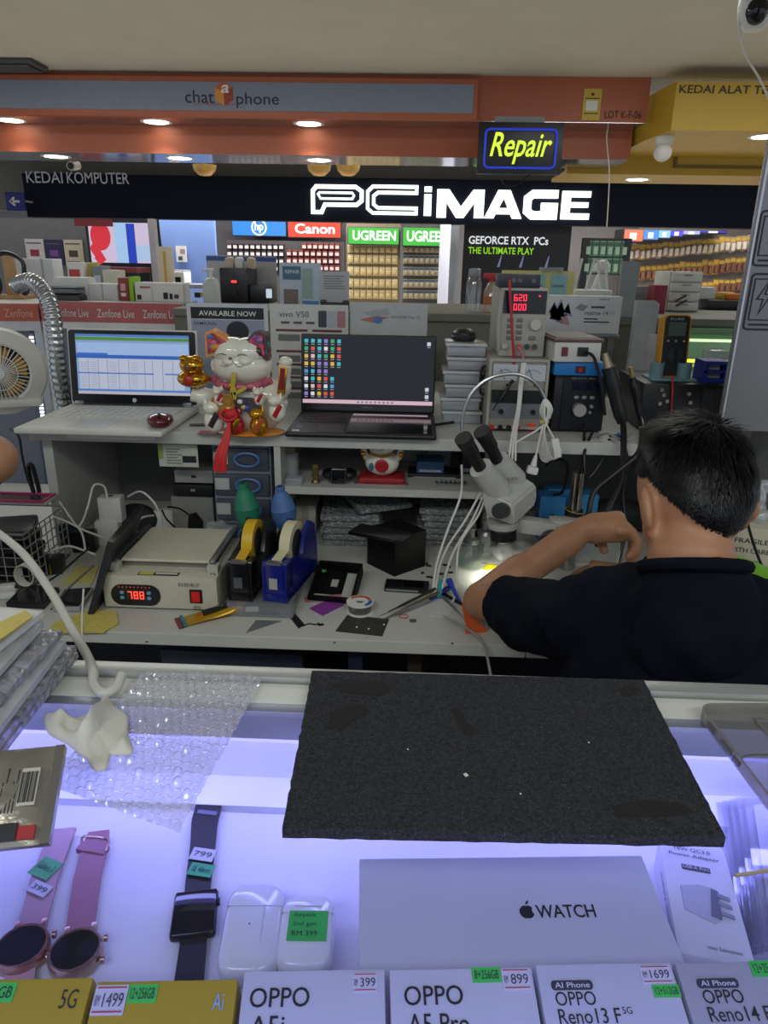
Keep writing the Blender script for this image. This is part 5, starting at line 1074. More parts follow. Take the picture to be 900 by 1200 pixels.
part(t, 'frame', G().ribbon([(-w_ / 2 + .004, .004), (w_ / 2 - .004, .004), (w_ / 2 - .004, h_ - .004), (-w_ / 2 + .004, h_ - .004)], .009, 0, .07).bx(-w_ / 2, w_ / 2, 0, .07, h_ * .45, h_ * .56), M('#1b2f8c', .4), smooth=False); part(t, 'back_panel', G().bx(-w_ / 2 + .004, w_ / 2 - .004, .06, .068, .004, h_ - .004), M('#1b2f8c', .4), smooth=False); part(t, 'stored_part', G().bx(-w_ * .25, w_ * .3, .02, .05, .009, h_ * .38), M('#8f9298', .4)); part(t, 'stored_part', G().bx(-w_ * .2, w_ * .25, .02, .05, h_ * .57, h_ * .85), M('#8f9298', .4))
b, w, h = plane(838, 408, 862, 448, 2.1)
solo('plastic_jar', 'clear plastic tub behind the blue crate', 'tub', G().bx(-w / 2, w / 2, 0, .06, 0, .07, .008), clear('frosted_plastic'), Vector((b.x - .06, 2.02, itop)))

# silver pillar panel at right with charging icons
YP = 1.62
zpb = W(860, 505, Y=YP).z
xpl = W(851, 470, Y=YP).x
t = thing('charging_panel', 'tall silver panel with black phone charging icons at the right edge', 'panel', Vector((xpl, YP, zpb)))
Hp = zt1 - zpb
part(t, 'panel', G().bx(0, .6, 0, .015, 0, Hp, .003), M('#787a7d', .35, .3, .05, 5)); part(t, 'edge_strip', G().bx(-.005, .0, -.003, .016, 0, Hp, .001), M('#b9bcc0', .25, .7))
def icon_phone(px0, px1, py0, py1, bolt):
    x0 = W(px0, (py0 + py1) / 2, Y=YP).x - xpl; x1 = W(px1, (py0 + py1) / 2, Y=YP).x - xpl; z0 = W(885, py1, Y=YP).z - zpb; z1 = W(885, py0, Y=YP).z - zpb
    part(t, 'phone_icon', G().ribbon(rrect(x0, x1, z0, z1, .008, 4), .004, -.002, 0).ribbon([(x0 + .008, z0 + .02), (x1 - .008, z0 + .02), (x1 - .008, z1 - .01), (x0 + .008, z1 - .01)], .0025, -.002, 0).bx(x0 + .01, x1 - .01, -.002, 0, z0 + .008, z0 + .012), INK, smooth=False)
    cx, cz = (x0 + x1) / 2, (z0 + z1) / 2 + .01
    if bolt: part(t, 'bolt_icon', G().ribbon([(cx + .006, cz + .035), (cx - .014, cz - .004), (cx - .001, cz - .004), (cx - .006, cz - .035), (cx + .014, cz + .006), (cx + .001, cz + .006)], .0025, -.002, 0), INK, smooth=False)
    else:
        for i in range(4): part(t, 'bar_icon', G().bx(cx - .008, cx + .02, -.002, 0, cz - .02 + i * .012, cz - .013 + i * .012), INK, smooth=False)
icon_phone(876, 912, 321, 386, True); icon_phone(887, 924, 247, 311, False)
pil = W(852, 520, Y=YP + .06); PILX = pil.x
struct('wall_right.001', G().bx(pil.x + .12, pil.x + .6, YP + .017, YP + .2, 0, zt1), M('#7d7f80', .6))
# bag, fragile box, lime strap at lower right
f = Fr(872, 680, Y=1.42)
t = thing('fragile_carton', 'white carton with black handling symbols behind the technician', 'box', Vector((W(868, 660, Y=1.42).x, 1.42, BENCH)), rz=-.25)
hh = W(868, 618, Y=1.42).z - BENCH
part(t, 'carton', G().bx(-.055, .07, 0, .12, 0, hh, .003), M('#c3bfa8', .6))
text(t, 'FRAGILE', -.02, .045, hh * .84, hh * .89, -.001, INK); text(t, 'WITH CARE', -.03, .05, hh * .74, hh * .79, -.001, INK)
for i in range(3): part(t, 'symbol', G().ribbon([(-.035 + i * .024, hh * .5), (-.017 + i * .024, hh * .5), (-.017 + i * .024, hh * .66), (-.035 + i * .024, hh * .66)], .001, -.001, 0).prism(disc(-.026 + i * .024, hh * .6, .006), -.001, 0).bx(-.027 + i * .024, -.025 + i * .024, -.001, 0, hh * .53, hh * .6), INK, smooth=False)
me = remesh_obj(G().box((0, 0, .05), (.05, .05, .1), (0, .1, .2), .01).ell((.01, 0, .02), (.04, .035, .03)), .005, 2); noise_push(me, .012, 45)
o = finish(me, 'plastic_bag', clear('bag_plastic', (.85, .87, .9), .2, .12, .4, (.66, .68, .7)), loc=Vector((W(876, 600, Y=1.47).x, 1.47, BENCH + hh - .01))); tag(o, 'crumpled clear plastic bag on the white carton', 'bag')
a = [W(x, y, Y=1.2) for x, y in ((869, 660), (882, 663), (912, 675), (914, 692), (897, 685))]
solo('lime_pouch', 'bright lime green pouch corner over the technician shoulder', 'pouch', G().prism([(p.x, p.z) for p in a] + [(a[-1].x + .05, BENCH + .0), (a[2].x + .05, BENCH + .0)][::1], 1.2, 1.24), M('#86c832', .5), smooth=False)
solo('black_lead', 'thin black lead hanging right of the technician head', 'cable', G().tube([W(x, y, Y=1.38) for x, y in ((873, 590), (876, 612), (884, 640), (893, 664))], .003, 6), CABLEK)
b, w, h = plane(893, 630, 925, 668, 1.45); solo('blue_bin', 'royal blue bin at the right edge beyond the white carton', 'bin', G().prism([(-w / 2, 0), (w / 2, 0), (w / 2 + .01, b.z + h - BENCH), (-w / 2 - .01, b.z + h - BENCH)], 0, .12), M('#16307c', .4), Vector((b.x + .01, 1.45, BENCH)))
# ================================================================ WORK BENCH
YBF = W(300, 746, Z=BENCH).y
BT = M('#c2c3bc', .45, n=.05, s=6)
t = thing('work_bench', 'long off-white repair bench with worn front edge', 'bench', (0, YBF, 0))
part(t, 'worktop', G().bx(-1.5, .25, 0, .97, BENCH - .028, BENCH, .002), BT, smooth=False); part(t, 'worktop', G().bx(.252, PILX + .005, 0, .97, BENCH - .028, BENCH, .002), BT, smooth=False)
part(t, 'back_panel', G().bx(-1.5, PILX, .55, .57, .05, BENCH - .028), M('#12172a', .5), smooth=False)  # added panel; its navy colour stands for the dark void under the worktop
for x in (-1.48, -.1, PILX - .02): part(t, 'support', G().bx(x - .015, x + .015, .05, .9, 0, BENCH - .028), M('#1b2138', .5), smooth=False)
part(t, 'brown_post', G().bx(W(478, 775, Y=YBF + .1).x, W(494, 775, Y=YBF + .1).x, .1, .14, 0, BENCH - .03), M('#3a2c20', .6), smooth=False)
for px, py in ((172, 752), (392, 753), (530, 754)): p = W(px, py, Y=YBF); part(t, 'scuff_mark', G().prism(disc(p.x, p.z, .003, .002, 10), -.0006, 0), M('#5a5850', .6), smooth=False)
b, w, h = plane(190, 763, 356, 800, YBF + .12)
solo('under_bench_carton', 'dark blue-grey carton stored under the bench', 'box', G().bx(-w / 2, w / 2, 0, .3, 0, b.z + h * .95, .004), M('#2c3346', .6), Vector((b.x, YBF + .12, 0)))

def bf(px, py): return Fr(px, py, Z=BENCH)
# ---------------- separator machine
f = bf(190, 716)
t = thing('screen_separator', 'cream screen separator machine with red digits and flat plate', 'machine', Vector((f.b.x, f.Y, BENCH)), rz=.0)
X, Z_ = f.x, f.z; u = f.u
SEPM = M('#c2bfae', .45); wx0, wx1 = X(124), X(256); hh = Z_(676); dep = .24
part(t, 'body', G().bx(wx0, wx1, 0, dep, .006, hh, .003), SEPM)
for x in (wx0 + .02, wx1 - .02): part(t, 'foot', G().cyl((x, .03, 0), (x, .03, .007), .01), BLACK)
pw0, pw1 = wx0 + .018, wx1 - .014; pz = hh + .022
part(t, 'plate_support', G().bx(pw0 + .01, pw1 - .01, .055, dep - .01, hh, pz - .006), M('#8a8880', .4, .5), smooth=False)
part(t, 'hot_plate', G().bx(pw0 + .012, pw1 - .012, .042, dep - .004, pz - .006, pz, .001), M('#cfccb8', .4), smooth=False)
for s, x in ((-1, pw0), (1, pw1)): part(t, 'rail', G().bx(x - .008, x + .004, .03, dep + .01, pz - .008, pz + .002, .001), STEEL); part(t, 'clamp', G().bx(x - .012, x + .012, .022, .045, hh, pz - .004, .001), M('#b9b7ab', .4)); part(t, 'screw', G().ell((x + s * .002, .018, hh + .001), (.006, .004, .002), u=10, v=6), STEEL)
dsp = part(t, 'display_bezel', G().prism(rrect(X(133), X(190), Z_(710), Z_(686), (Z_(686) - Z_(710)) * .48, 6), -.002, 0), M('#15171c', .3), smooth=False)
rect(t, 'display_window', X(151), X(173), Z_(703.5), Z_(692), -.002, M('#3a3026', .3), .001); seg7(t, '788', X(152), X(172.5), Z_(702), Z_(693.5), -.0032, M('#ff4030', e=2.4))
for px in (146, 177):
    for py in (695, 701): part(t, 'button', G().prism(disc(X(px), Z_(py), u * 2.6, u * 2.2, 12), -.0034, -.002), M('#6f9fc0', .4), smooth=False)
for i in range(9): part(t, 'indicator_dot', G().prism(disc(X(143 + i * 4.4), Z_(688.8), u * .9, k=8), -.0028, -.002), M('#b0403a', e=.6), smooth=False)
sw = part(t, 'rocker_switch', G().bx(X(224), X(238.5), -.003, 0, Z_(705), Z_(689.5), .001), BLACK); part(sw, 'rocker', G().bx(X(226.5), X(236), -.006, -.002, Z_(703), Z_(691.5), .001), M('#c8181c', e=.35))
text(t, '科锐电子', X(211.5), X(236.5), Z_(687), Z_(682), -.0008, M('#5a5a55', .6)); text(t, '调热', X(227), X(236), Z_(712.5), Z_(708.5), -.0008, M('#5a5a55', .6))
st = part(t, 'warning_sticker', G().bx(X(164), X(211), .006, .022, hh, hh + .0008), M('#15161a', .5), smooth=False); part(st, 'yellow_panel', G().bx(X(165.5), X(182), .0075, .0205, hh + .0008, hh + .0014), M('#c3c05a', .5), smooth=False)
part(st, 'white_print', G().bx(X(184), X(209), .012, .018, hh + .0008, hh + .0014), PAPER, smooth=False)
sepx = (f.b.x + wx0, f.b.x + wx1); sepY = f.Y

# ---------------- dark panel leaning on the machine
A = W(102, 722, Z=BENCH + .001)
B = W(126, 634, Y=A.y + .03); C = W(168, 589, Y=A.y + .24); Dd = W(140, 650, Y=A.y + .24); Dd.z = BENCH + .001
n1 = (B - A).cross(Dd - A).normalized()
C = B + (Dd - A)
g = G(); vs = [A, Dd, C, B]; g.faces(vs + [v - n1 * .012 for v in vs], [(0, 1, 2, 3), (7, 6, 5, 4), (0, 4, 5, 1), (1, 5, 6, 2), (2, 6, 7, 3), (3, 7, 4, 0)])
t = thing('tablet', 'dark tablet standing on edge against the cream separator machine', 'tablet')
part(t, 'shell', g, M('#23252a', .4), smooth=False)
cc = sum(vs, Vector()) / 4
part(t, 'screen', G().faces([cc + (v - cc) * .93 + n1 * .0012 for v in vs] + [cc + (v - cc) * .93 for v in vs], [(0, 1, 2, 3), (0, 4, 5, 1), (1, 5, 6, 2), (2, 6, 7, 3), (3, 7, 4, 0)]), M('#4a4d50', .35), smooth=False)
# ---------------- clear tub + tape dispensers
f = bf(305, 724)
t = thing('parts_tub', 'low clear plastic tub under the two tape dispensers', 'tub', Vector((f.b.x, f.Y, BENCH)))
w0, w1 = f.x(266), f.x(344); hh = .034
part(t, 'tub', G().bx(w0, w1, 0, .16, .001, hh, .004), clear('tub_plastic', (.75, .77, .8), .1, .1, .35, (.45, .47, .5))); part(t, 'contents', G().bx(w0 + .008, w1 - .008, .008, .15, .003, hh * .7), M('#44474c', .6)); part(t, 'white_nozzle', G().cyl((f.x(288), .006, .016), (f.x(303), .006, .018), .006), PAPER)
tubz = BENCH + hh; tubY = f.Y
def dispenser(name, lb, px, pyb, rz, col, tapecol, lb2):
    p = W(px, pyb, Y=tubY + .005); t = thing(name, lb, 'tape dispenser', Vector((p.x, p.y + .002, tubz + .001)), rz)
    L = .2; w = .055
    side = [(0, 0), (L, 0), (L * 1.0, .06), (L * .93, .118), (L * .78, .135), (L * .62, .12), (L * .5, .075), (L * .2, .085), (L * .03, .09), (0, .08)]
    g = G(); k = len(side)
    for x0, x1 in ((-w / 2, -w / 2 + .009), (w / 2 - .009, w / 2)):
        vs = [(x0, y, z) for y, z in side] + [(x1, y, z) for y, z in side]
        g.faces(vs, [tuple(range(k)), tuple(range(2 * k - 1, k - 1, -1))] + [(i, i + k, (i + 1) % k + k, (i + 1) % k) for i in range(k)])
    part(t, 'side_wall', g, col); part(t, 'base', G().bx(-w / 2, w / 2, 0, L, 0, .018, .003), col); part(t, 'nose', G().bx(-w / 2, w / 2, 0, L * .22, .018, .088, .004), col); part(t, 'cutter', G().bx(-w * .3, w * .3, -.004, .012, .088, .092), STEEL)
    r = .05
    tp = part(t, 'tape_roll', G().lathe([(r * .66, -.012), (r, -.012), (r, .012), (r * .66, .012), (r * .66, -.012)], (0, L * .55, .095), (1, 0, 0), 36), tapecol, ang=30); part(tp, 'hub', G().lathe([(.006, -.012), (r * .64, -.011), (r * .64, .011), (.006, .012)], (0, L * .55, .095), (1, 0, 0), 24), M('#2a2b30', .5))
    part(t, 'tape_tail', G().box((0, L * .16, .0935), (.022, L * .3, .001), (.12, 0, 0)), tapecol, smooth=False)
    part(t, 'front_label', G().bx(-w * .22, w * .12, -.0008, 0, .03, .055), lb2, smooth=False); return t
dispenser('tape_dispenser', 'black tape dispenser loaded with yellow tape', 281, 700, -.08, M('#101115', .25, n=.1), M('#d3ac24', .4), M('#55585c', .4))
dispenser('tape_dispenser', 'royal blue tape dispenser loaded with cream tape', 322, 701, -.2, M('#131f78', .22, n=.1), M('#cfcaa8', .5), M('#a9aca0', .35))
# ---------------- rubber blowers
for px, pyb, pyt, hx, tip, lb in ((294, 622, 566, '#1f7a5c', (-.006, 0, 0), 'green rubber air blower bulb standing behind the tape dispensers'), (336, 622, 570, '#4a6ea8', (-.008, 0, 0), 'blue rubber air blower bulb standing behind the tape dispensers')):
    f = Fr(px, pyb, Y=tubY + .255); H = f.z(pyt); r = f.u * 14.2
    t = thing('air_blower', lb, 'air blower', Vector((f.b.x, f.Y, f.b.z)), group='rubber air blowers', rot=(0, -.12, 0))
    part(t, 'bulb', G().lathe([(0, 0), (r * .45, .0), (r * .8, H * .16), (r, H * .36), (r * 1.0, H * .48), (r * 1.03, H * .50), (r * .99, H * .52), (r * .86, H * .68), (r * .55, H * .84), (r * .34, H * .89), (r * .34, H * .93), (r * .4, H * .935), (r * .4, H), (0, H)], n=28), M(hx, .55)); part(t, 'valve', G().cyl((0, 0, H), (0, 0, H + .003), r * .2), M('#2a3a38', .5))
    lowz = f.b.z - BENCH
    solo('black_block', ('left' if px < 300 else 'right') + ' black plastic block under the ' + ('green' if px < 300 else 'blue') + ' air blower', 'block', G().bx(-.022, .022, -.03, .05, 0, lowz - .001, .004), M('#17191d', .5), Vector((f.b.x, f.Y, BENCH)))
# ---------------- open black phone box
f = bf(388, 706)
t = thing('open_box', 'black open box with a white label lying beside the blue dispenser', 'box', Vector((f.b.x, f.Y, BENCH)), rot=(-1.25, 0, -.12))
w0, w1 = f.x(360), f.x(414); H = .125
part(t, 'tray', G().bx(w0, w1, .012, .02, 0, H).bx(w0, w0 + .006, -.012, .02, 0, H).bx(w1 - .006, w1, -.012, .02, 0, H).bx(w0, w1, -.012, .02, 0, .008).bx(w0, w1, -.012, .02, H - .008, H), M('#0a0b0d', .6, spec=.2), smooth=False)
part(t, 'white_label', G().bx(w1 - .034, w1 - .01, .009, .012, .015, H - .015), M('#a9aba6', .5), smooth=False); part(t, 'white_sticker', G().bx(-.016, .0, .009, .012, H * .5, H * .68), M('#a9aba6', .5), smooth=False)
for px, pyy, hx, lb in ((372, 650, '#2c8a42', 'green plastic clip behind the open black box'),):
    p = W(px + 12, pyy, Y=tubY + .22); solo('green_clip', lb, 'clip', G().tube([(-.03, 0, .05), (-.015, 0, .04), (.0, -.01, .02), (.03, -.02, .012), (.036, -.02, .006)], [.01, .012, .013, .009, .006], 8), M(hx, .4), Vector((p.x - .02, p.y, BENCH)))
# ---------------- black cube carton with phone
f = bf(462, 676)
t = thing('black_carton', 'black cube carton with a phone lying across its top', 'box', Vector((f.b.x, f.Y, BENCH)), rz=.75)
s = .105; hh = W(462, 632, Y=f.Y).z - BENCH
part(t, 'carton', G().bx(0, s, 0, s, 0, hh, .001).box((s / 2, s / 2, hh * .5), (s * .8, s * .8, hh * .1)), M('#08080b', .55, spec=.25), smooth=False)
part(t, 'rim', G().ribbon([(0.001, 0.001), (s - .001, 0.001), (s - .001, s - .001), (.001, s - .001)], .003, 0, .001), M('#24252b', .4), smooth=False, loc=(0, 0, hh + .001), rot=(PI / 2, 0, 0)) if False else None
p = W(447, 631, Y=f.Y + .02)
t = thing('smartphone', 'black smartphone lying on the black cube carton', 'phone', Vector((p.x, p.y, BENCH + hh + .001)), rz=-.42)
part(t, 'body', G().bx(-.075, .075, -.034, .034, 0, .008, .003), M('#121318', .25)); part(t, 'screen', G().bx(-.071, .071, -.031, .031, .008, .0086), M('#1c181c', .12), smooth=False); part(t, 'camera_bump', G().bx(.05, .068, -.03, -.005, -.0, .0095, .002), M('#3a3c44', .2))
f = bf(476, 695)
t = thing('smartphone', 'black phone frame lying in front of the black cube carton', 'phone', Vector((f.b.x, f.Y, BENCH)), rz=-.06)
part(t, 'body', G().bx(f.x(450), f.x(502), 0, .05, 0, .012, .003), M('#17181c', .35)); part(t, 'screen', G().bx(f.x(472), f.x(496), .008, .042, .012, .0125), M('#0b0c10', .1), smooth=False); part(t, 'connector', G().bx(f.x(452), f.x(490), -.001, .001, .004, .008), STEEL)
# ---------------- solder spool
f = bf(421, 722)
t = thing('solder_spool', 'solder wire spool with orange and blue printed rim', 'spool', Vector((f.b.x, f.Y + .02, BENCH))); r = f.u * 16
part(t, 'lower_flange', G().lathe([(.004, 0), (r, 0), (r, .003), (.004, .003)], n=28), PAPER); part(t, 'wire_winding', G().lathe([(r * .8, .003), (r * .86, .006), (r * .86, .02), (r * .8, .023)], n=28), M('#7d7d78', .3, .7, .2, 300)); top = part(t, 'upper_flange', G().lathe([(r * .3, .023), (r, .023), (r, .0262), (r * .3, .0262), (r * .3, .023)], n=28), PAPER)
for a0, a1, hx in ((.3, 2.6, '#d05a24'), (-1.0, .2, '#2a66b0')):
    k = 8; vs = []
    for i in range(k + 1):
        a = a0 + (a1 - a0) * i / k; vs += [(r * .62 * math.cos(a), r * .62 * math.sin(a), .0268), (r * .9 * math.cos(a), r * .9 * math.sin(a), .0268)]
    part(top, 'printed_arc', G().faces(vs, [(2 * i, 2 * i + 1, 2 * i + 3, 2 * i + 2) for i in range(k)]), M(hx, .5), smooth=False)
def flat(name, lb, cat, px, hx, th=.001, Z=BENCH, mat=None, group=None, zoff=0.0):
    P = [W(x, y, Z=Z + zoff) for x, y in px]; c = sum(P, Vector()) / len(P)
    return solo(name, lb, cat, G().slab([p - c for p in P], th), mat or M(hx, .4), c, group=group, smooth=False)
t = flat('metal_plate', 'dark grey metal plate lying at the bench front edge', 'plate', ((393, 740), (407, 721), (456, 726), (448, 746)), '#4c4d4a', .0012, mat=M('#4e4f4c', .35, .5, .1, 60))
for px, py in ((418, 735), (432, 737), (450, 732)): p = W(px, py, Z=BENCH + .0012); o = link('white_fleck', mesh_of(G().bx(-.002, .002, -.002, .002, 0, .0008), 'white_fleck', PAPER, False), t); o.location = p - t.location
flat('purple_film', 'purple protective film under the open black box', 'film', ((362, 713), (382, 704), (412, 698), (402, 710), (378, 722)), '#8a3f9a', .0006)
flat('pink_film', 'pink backing card behind the purple film', 'film', ((356, 700), (404, 696), (404, 704), (358, 706)), '#b07a8a', .0006, zoff=.0007)
t = flat('flex_cable', 'black flex cable strip lying on the bench', 'cable', ((335, 718), (342, 715), (357, 732), (350, 737)), '#1f2022', .0008); part(t, 'tail', G().tube([W(x, y, Z=BENCH + .001) - t.location for x, y in ((354, 734), (362, 731), (370, 732), (374, 730))], .0015, 5).box(W(376, 732, Z=BENCH + .001) - t.location, (.012, .008, .001), (0, 0, .4)), BLACK)
# glue tube
P0, P1 = W(207, 732, Z=BENCH), W(286, 716, Z=BENCH); c = (P0 + P1) / 2; dd = (P1 - P0); L = dd.length
t = thing('glue_tube', 'yellow adhesive tube with red crimped end lying at the bench edge', 'tube', Vector((c.x, c.y, BENCH)), rz=math.atan2(dd.y, dd.x))
vs = []; 
for i in range(9):
    q = i / 8; x = -L * .42 + L * .92 * q; hw = .022 - .001 * q; hz = .0014 + .0135 * q
    for k in range(14): a = 2 * PI * k / 14; vs.append((x, hw * math.cos(a), .0015 + hz + hz * math.sin(a) * .95))
part(t, 'body', G().faces(vs, [(i * 14 + k, i * 14 + (k + 1) % 14, (i + 1) * 14 + (k + 1) % 14, (i + 1) * 14 + k) for i in range(8) for k in range(14)] + [tuple(range(13, -1, -1)), tuple(range(112, 126))]), M('#b98f1c', .22, .35, .08)); part(t, 'crimp', G().bx(-L * .5, -L * .42, -.023, .023, .001, .004), M('#7a2a34', .4), smooth=False); part(t, 'teal_ring', G().bx(-L * .43, -L * .38, -.0225, .0225, .001, .0095, .002), M('#2a7a88', .4))
lab = part(t, 'black_label', G().box((L * .12, -.006, .0232), (L * .5, .014, .001), (.35, -.15, 0)), INK, smooth=False)
tx = text(t, 'T-7000', -L * .14, L * .3, 0, .009, 0, PAPER, bold=.01); tx.rotation_euler = (-PI / 2 + .3, 0, PI); tx.location = (L * .2, -.002, .0262)
# tools near the microscope
def stick(name, lb, a, b, radii, col, z0=.005, z1=.005, tipc=None, cat='tool', grp='hand tools on the bench'):
    A = W(*a, Z=BENCH + z0); B = W(*b, Z=BENCH + z1); t = thing(name, lb, cat, A, group=grp); d = B - A
    part(t, 'handle', G().tube([Vector(), d * .5, d], radii, 8, 3), col)
    if tipc: part(t, 'tip', G().cyl(-d.normalized() * .035, Vector(), .0008, radii[0] * .6, 8), tipc)
    return t
stick('tweezers', 'dark tweezers lying left of the white cables', (455, 717), (510, 690), [.0015, .003, .004], M('#4a4540', .3, .7), .003, .02, STEEL)
stick('tweezers', 'brass-coloured tweezers lying in front of the dark ones', (462, 719), (514, 694), [.0015, .003, .004], M('#8a7348', .3, .7), .003, .016, STEEL)
stick('precision_screwdriver', 'silver precision screwdriver with blue grip pointing left', (463, 720), (502, 703), [.004, .005, .005], STEEL, .005, .008, STEEL)
stick('blue_grip_tool', 'blue gripped pick beside the silver screwdriver', (502, 702), (526, 689), [.006, .007, .006], M('#16288c', .35), .008, .01, STEEL)
stick('cyan_pen', 'cyan capped pen standing among the tools', (514, 700), (517, 680), [.005, .005, .004], M('#1f9ab0', .35), .006, .03)
stick('blue_screwdriver', 'bright blue handled screwdriver leaning among the tools', (539, 705), (526, 680), [.004, .005, .008], M('#2240a8', .3), .006, .03, STEEL)
stick('black_tool', 'black tipped probe under the blue handled screwdriver', (548, 712), (515, 693), [.003, .004, .005], BLACK, .004, .004, STEEL)
stick('steel_forceps', 'slim steel forceps pointing at the orange tool', (541, 722), (520, 700), [.0012, .003, .004], STEEL, .003, .004, STEEL)
t = flat('tool_card', 'white card scrap beside the steel forceps', 'card', ((503, 722), (513, 700), (535, 712), (524, 724)), '#c8c8c2', .001)
# orange opener
P = [W(x, y, Z=BENCH) for x, y in ((541, 710), (548, 709), (558, 731), (570, 741), (545, 743), (546, 735))]; c = sum(P, Vector()) / 6
solo('pry_tool', 'orange plastic pry tool beside the elbow', 'tool', G().slab([p - c for p in P], .008), M('#e0601c', .4), c, smooth=False)
for k in range(4): stick('dark_screw_bit', f'{("first", "second", "third", "fourth")[k]} steel bit from the left below the elbow', (558 + k * 5, 735 + k * .6), (556 + k * 5, 722 + k), [.0016, .002, .002], STEEL, .003, .004, None, 'bit', 'steel bits')
solo('wire_ring', 'thin red wire ring on the bench', 'wire', G().tube([(.009 * math.cos(a), .009 * math.sin(a), .002 + .001 * math.sin(3 * a)) for a in [q * PI / 6 for q in range(12)]], .0009, 5, 2, True), M('#b04a30', .4), W(473, 723, Z=BENCH))
solo('small_chip', 'tiny grey chip square on the bench', 'chip', G().box((0, 0, .0012), (.014, .012, .0022), (0, 0, .1), .0005).box((0, 0, .0026), (.008, .007, .0006), (0, 0, .1)), M('#585a58', .4), W(484, 728, Z=BENCH))
random.seed(5)
for i in range(14):
    p = W(random.uniform(495, 530), random.uniform(660, 678), Z=BENCH); solo('black_scrap', f'{ORD[i]} tiny black scrap from a scatter right of the black cube carton', 'scrap', G().box((0, 0, .002), (random.uniform(.006, .014), .005, .004), (0, .1, random.uniform(0, 3)), .001), BLACK, p, group='black scraps')
# white thin cables over the bench
for pts, lb in ((((541, 545, 1.66), (540, 580, 1.6), (525, 620, 1.56), (512, 660, 1.52), (507, 695, 1.48)), 'white cable dropping from the shelf to the left of the microscope'),
                (((563, 578, 1.62), (545, 610, 1.58), (525, 640, 1.54), (514, 668, 1.52), (509, 700, 1.47)), 'white cable running left from under the microscope'),
                (((566, 582, 1.62), (553, 610, 1.6), (530, 650, 1.54), (518, 690, 1.49)), 'second white cable running left from under the microscope'),
                (((568, 586, 1.62), (560, 605, 1.6), (538, 640, 1.56), (535, 690, 1.49), (530, 706, 1.45)), 'third white cable running left from under the microscope'),
                (((520, 722, 1.36), (545, 735, 1.32), (565, 752, 1.27), (574, 785, 1.2), (580, 830, 1.15)), 'grey cable running over the bench edge near the elbow')):
    solo('white_cable', lb, 'cable', G().tube([W(x, y, Y=Y_) for x, y, Y_ in pts], .0028, 7), CABLEW if 'grey' not in lb else GREY, group='loose white cables')
# glass dispensers
GL = clear('bottle_glass', (.93, .96, .94), .02, .12, .07, (.8, .85, .8))
for px, pyb, lb, s in ((551, 664, 'clear glass alcohol dispenser bottle at left by the microscope', 1.0), (566, 652, 'clear glass alcohol dispenser bottle at right by the microscope', .95)):
    f = bf(px, pyb); r = f.u * 14 * s; H = .065 * s
    t = thing('alcohol_dispenser', lb, 'bottle', Vector((f.b.x, f.Y, BENCH)), group='glass dispenser bottles')
    part(t, 'glass_body', G().lathe([(0, .001), (r, .001), (r * 1.02, .006), (r, H * .62), (r * .55, H * .86), (r * .5, H), (0, H)], n=24), GL); part(t, 'liquid', G().lathe([(0, .004), (r * .9, .004), (r * .9, H * .4), (0, H * .4)], n=20), clear('liquid', (.9, .94, .9), .02, .06, .05))
    part(t, 'steel_cap', G().lathe([(r * .56, H), (r * .62, H + .002), (r * .62, H + .012), (r * .25, H + .017), (r * .2, H + .035), (r * .34, H + .036), (r * .34, H + .041), (0, H + .041)], n=20), STEEL)
# tissue + yellow scrap + white dish
t = flat('yellow_label', 'bright yellow label scrap on the bench by the glass bottles', 'label', ((565, 668), (571, 660), (584, 658), (580, 667)), '#d3cc1c', .0006, zoff=.0006)
f = bf(574, 662); solo('white_dish', 'round white dish beside the glass bottles', 'dish', G().lathe([(0, 0), (f.u * 14, 0), (f.u * 17, .006), (f.u * 16, .006), (f.u * 13, .0025), (0, .0025)], n=28), WHITE, Vector((f.b.x + .01, f.Y + .03, BENCH)))
me = remesh_obj(G().ell((0, 0, .015), (.05, .035, .018)).ell((.03, .02, .02), (.03, .02, .02)), .004, 1); noise_push(me, .02, 35)
tag(finish(me, 'tissue', M('#d9d9d4', .8), loc=W(598, 653, Z=BENCH) + Vector((0, 0, .0))), 'crumpled white tissue under the microscope lens', 'tissue')

# ---------------- microscope
MW = M('#b7b8b3', .35); MK = M('#0d0d0f', .4)
base = W(668, 654, Z=BENCH); O = Vector((base.x, base.y, BENCH))
t = thing('microscope', 'white stereo microscope with two black eyepieces on a chrome post', 'microscope', O)
def P_(px, py, Y): return W(px, py, Y=Y) - O
Ym = 1.58
top = [P_(564, 573, Ym), P_(599, 549, Ym + .075), P_(629, 567, Ym + .055), P_(601, 592, Ym - .03)]
mid = [P_(565, 590, Ym), P_(601, 573, Ym + .075), P_(630, 583, Ym + .055), P_(602, 606, Ym - .03)]
low = [P_(570, 606, Ym), P_(601, 590, Ym + .06), P_(626, 594, Ym + .045), P_(602, 617, Ym - .025)]
hd = part(t, 'head', G().faces(top + mid + low, [(0, 1, 2, 3)] + [(i, (i + 1) % 4, 4 + (i + 1) % 4, 4 + i) for i in range(4)] + [(4 + i, 4 + (i + 1) % 4, 8 + (i + 1) % 4, 8 + i) for i in range(4)] + [(8, 11, 10, 9)]), MW)
bm = bmesh.new(); bm.from_mesh(hd.data); bmesh.ops.bevel(bm, geom=bm.edges[:], offset=.005, segments=3, affect='EDGES'); bm.to_mesh(hd.data); bm.free(); hd.data.shade_smooth(); hd.data.set_sharp_from_angle(angle=.6)
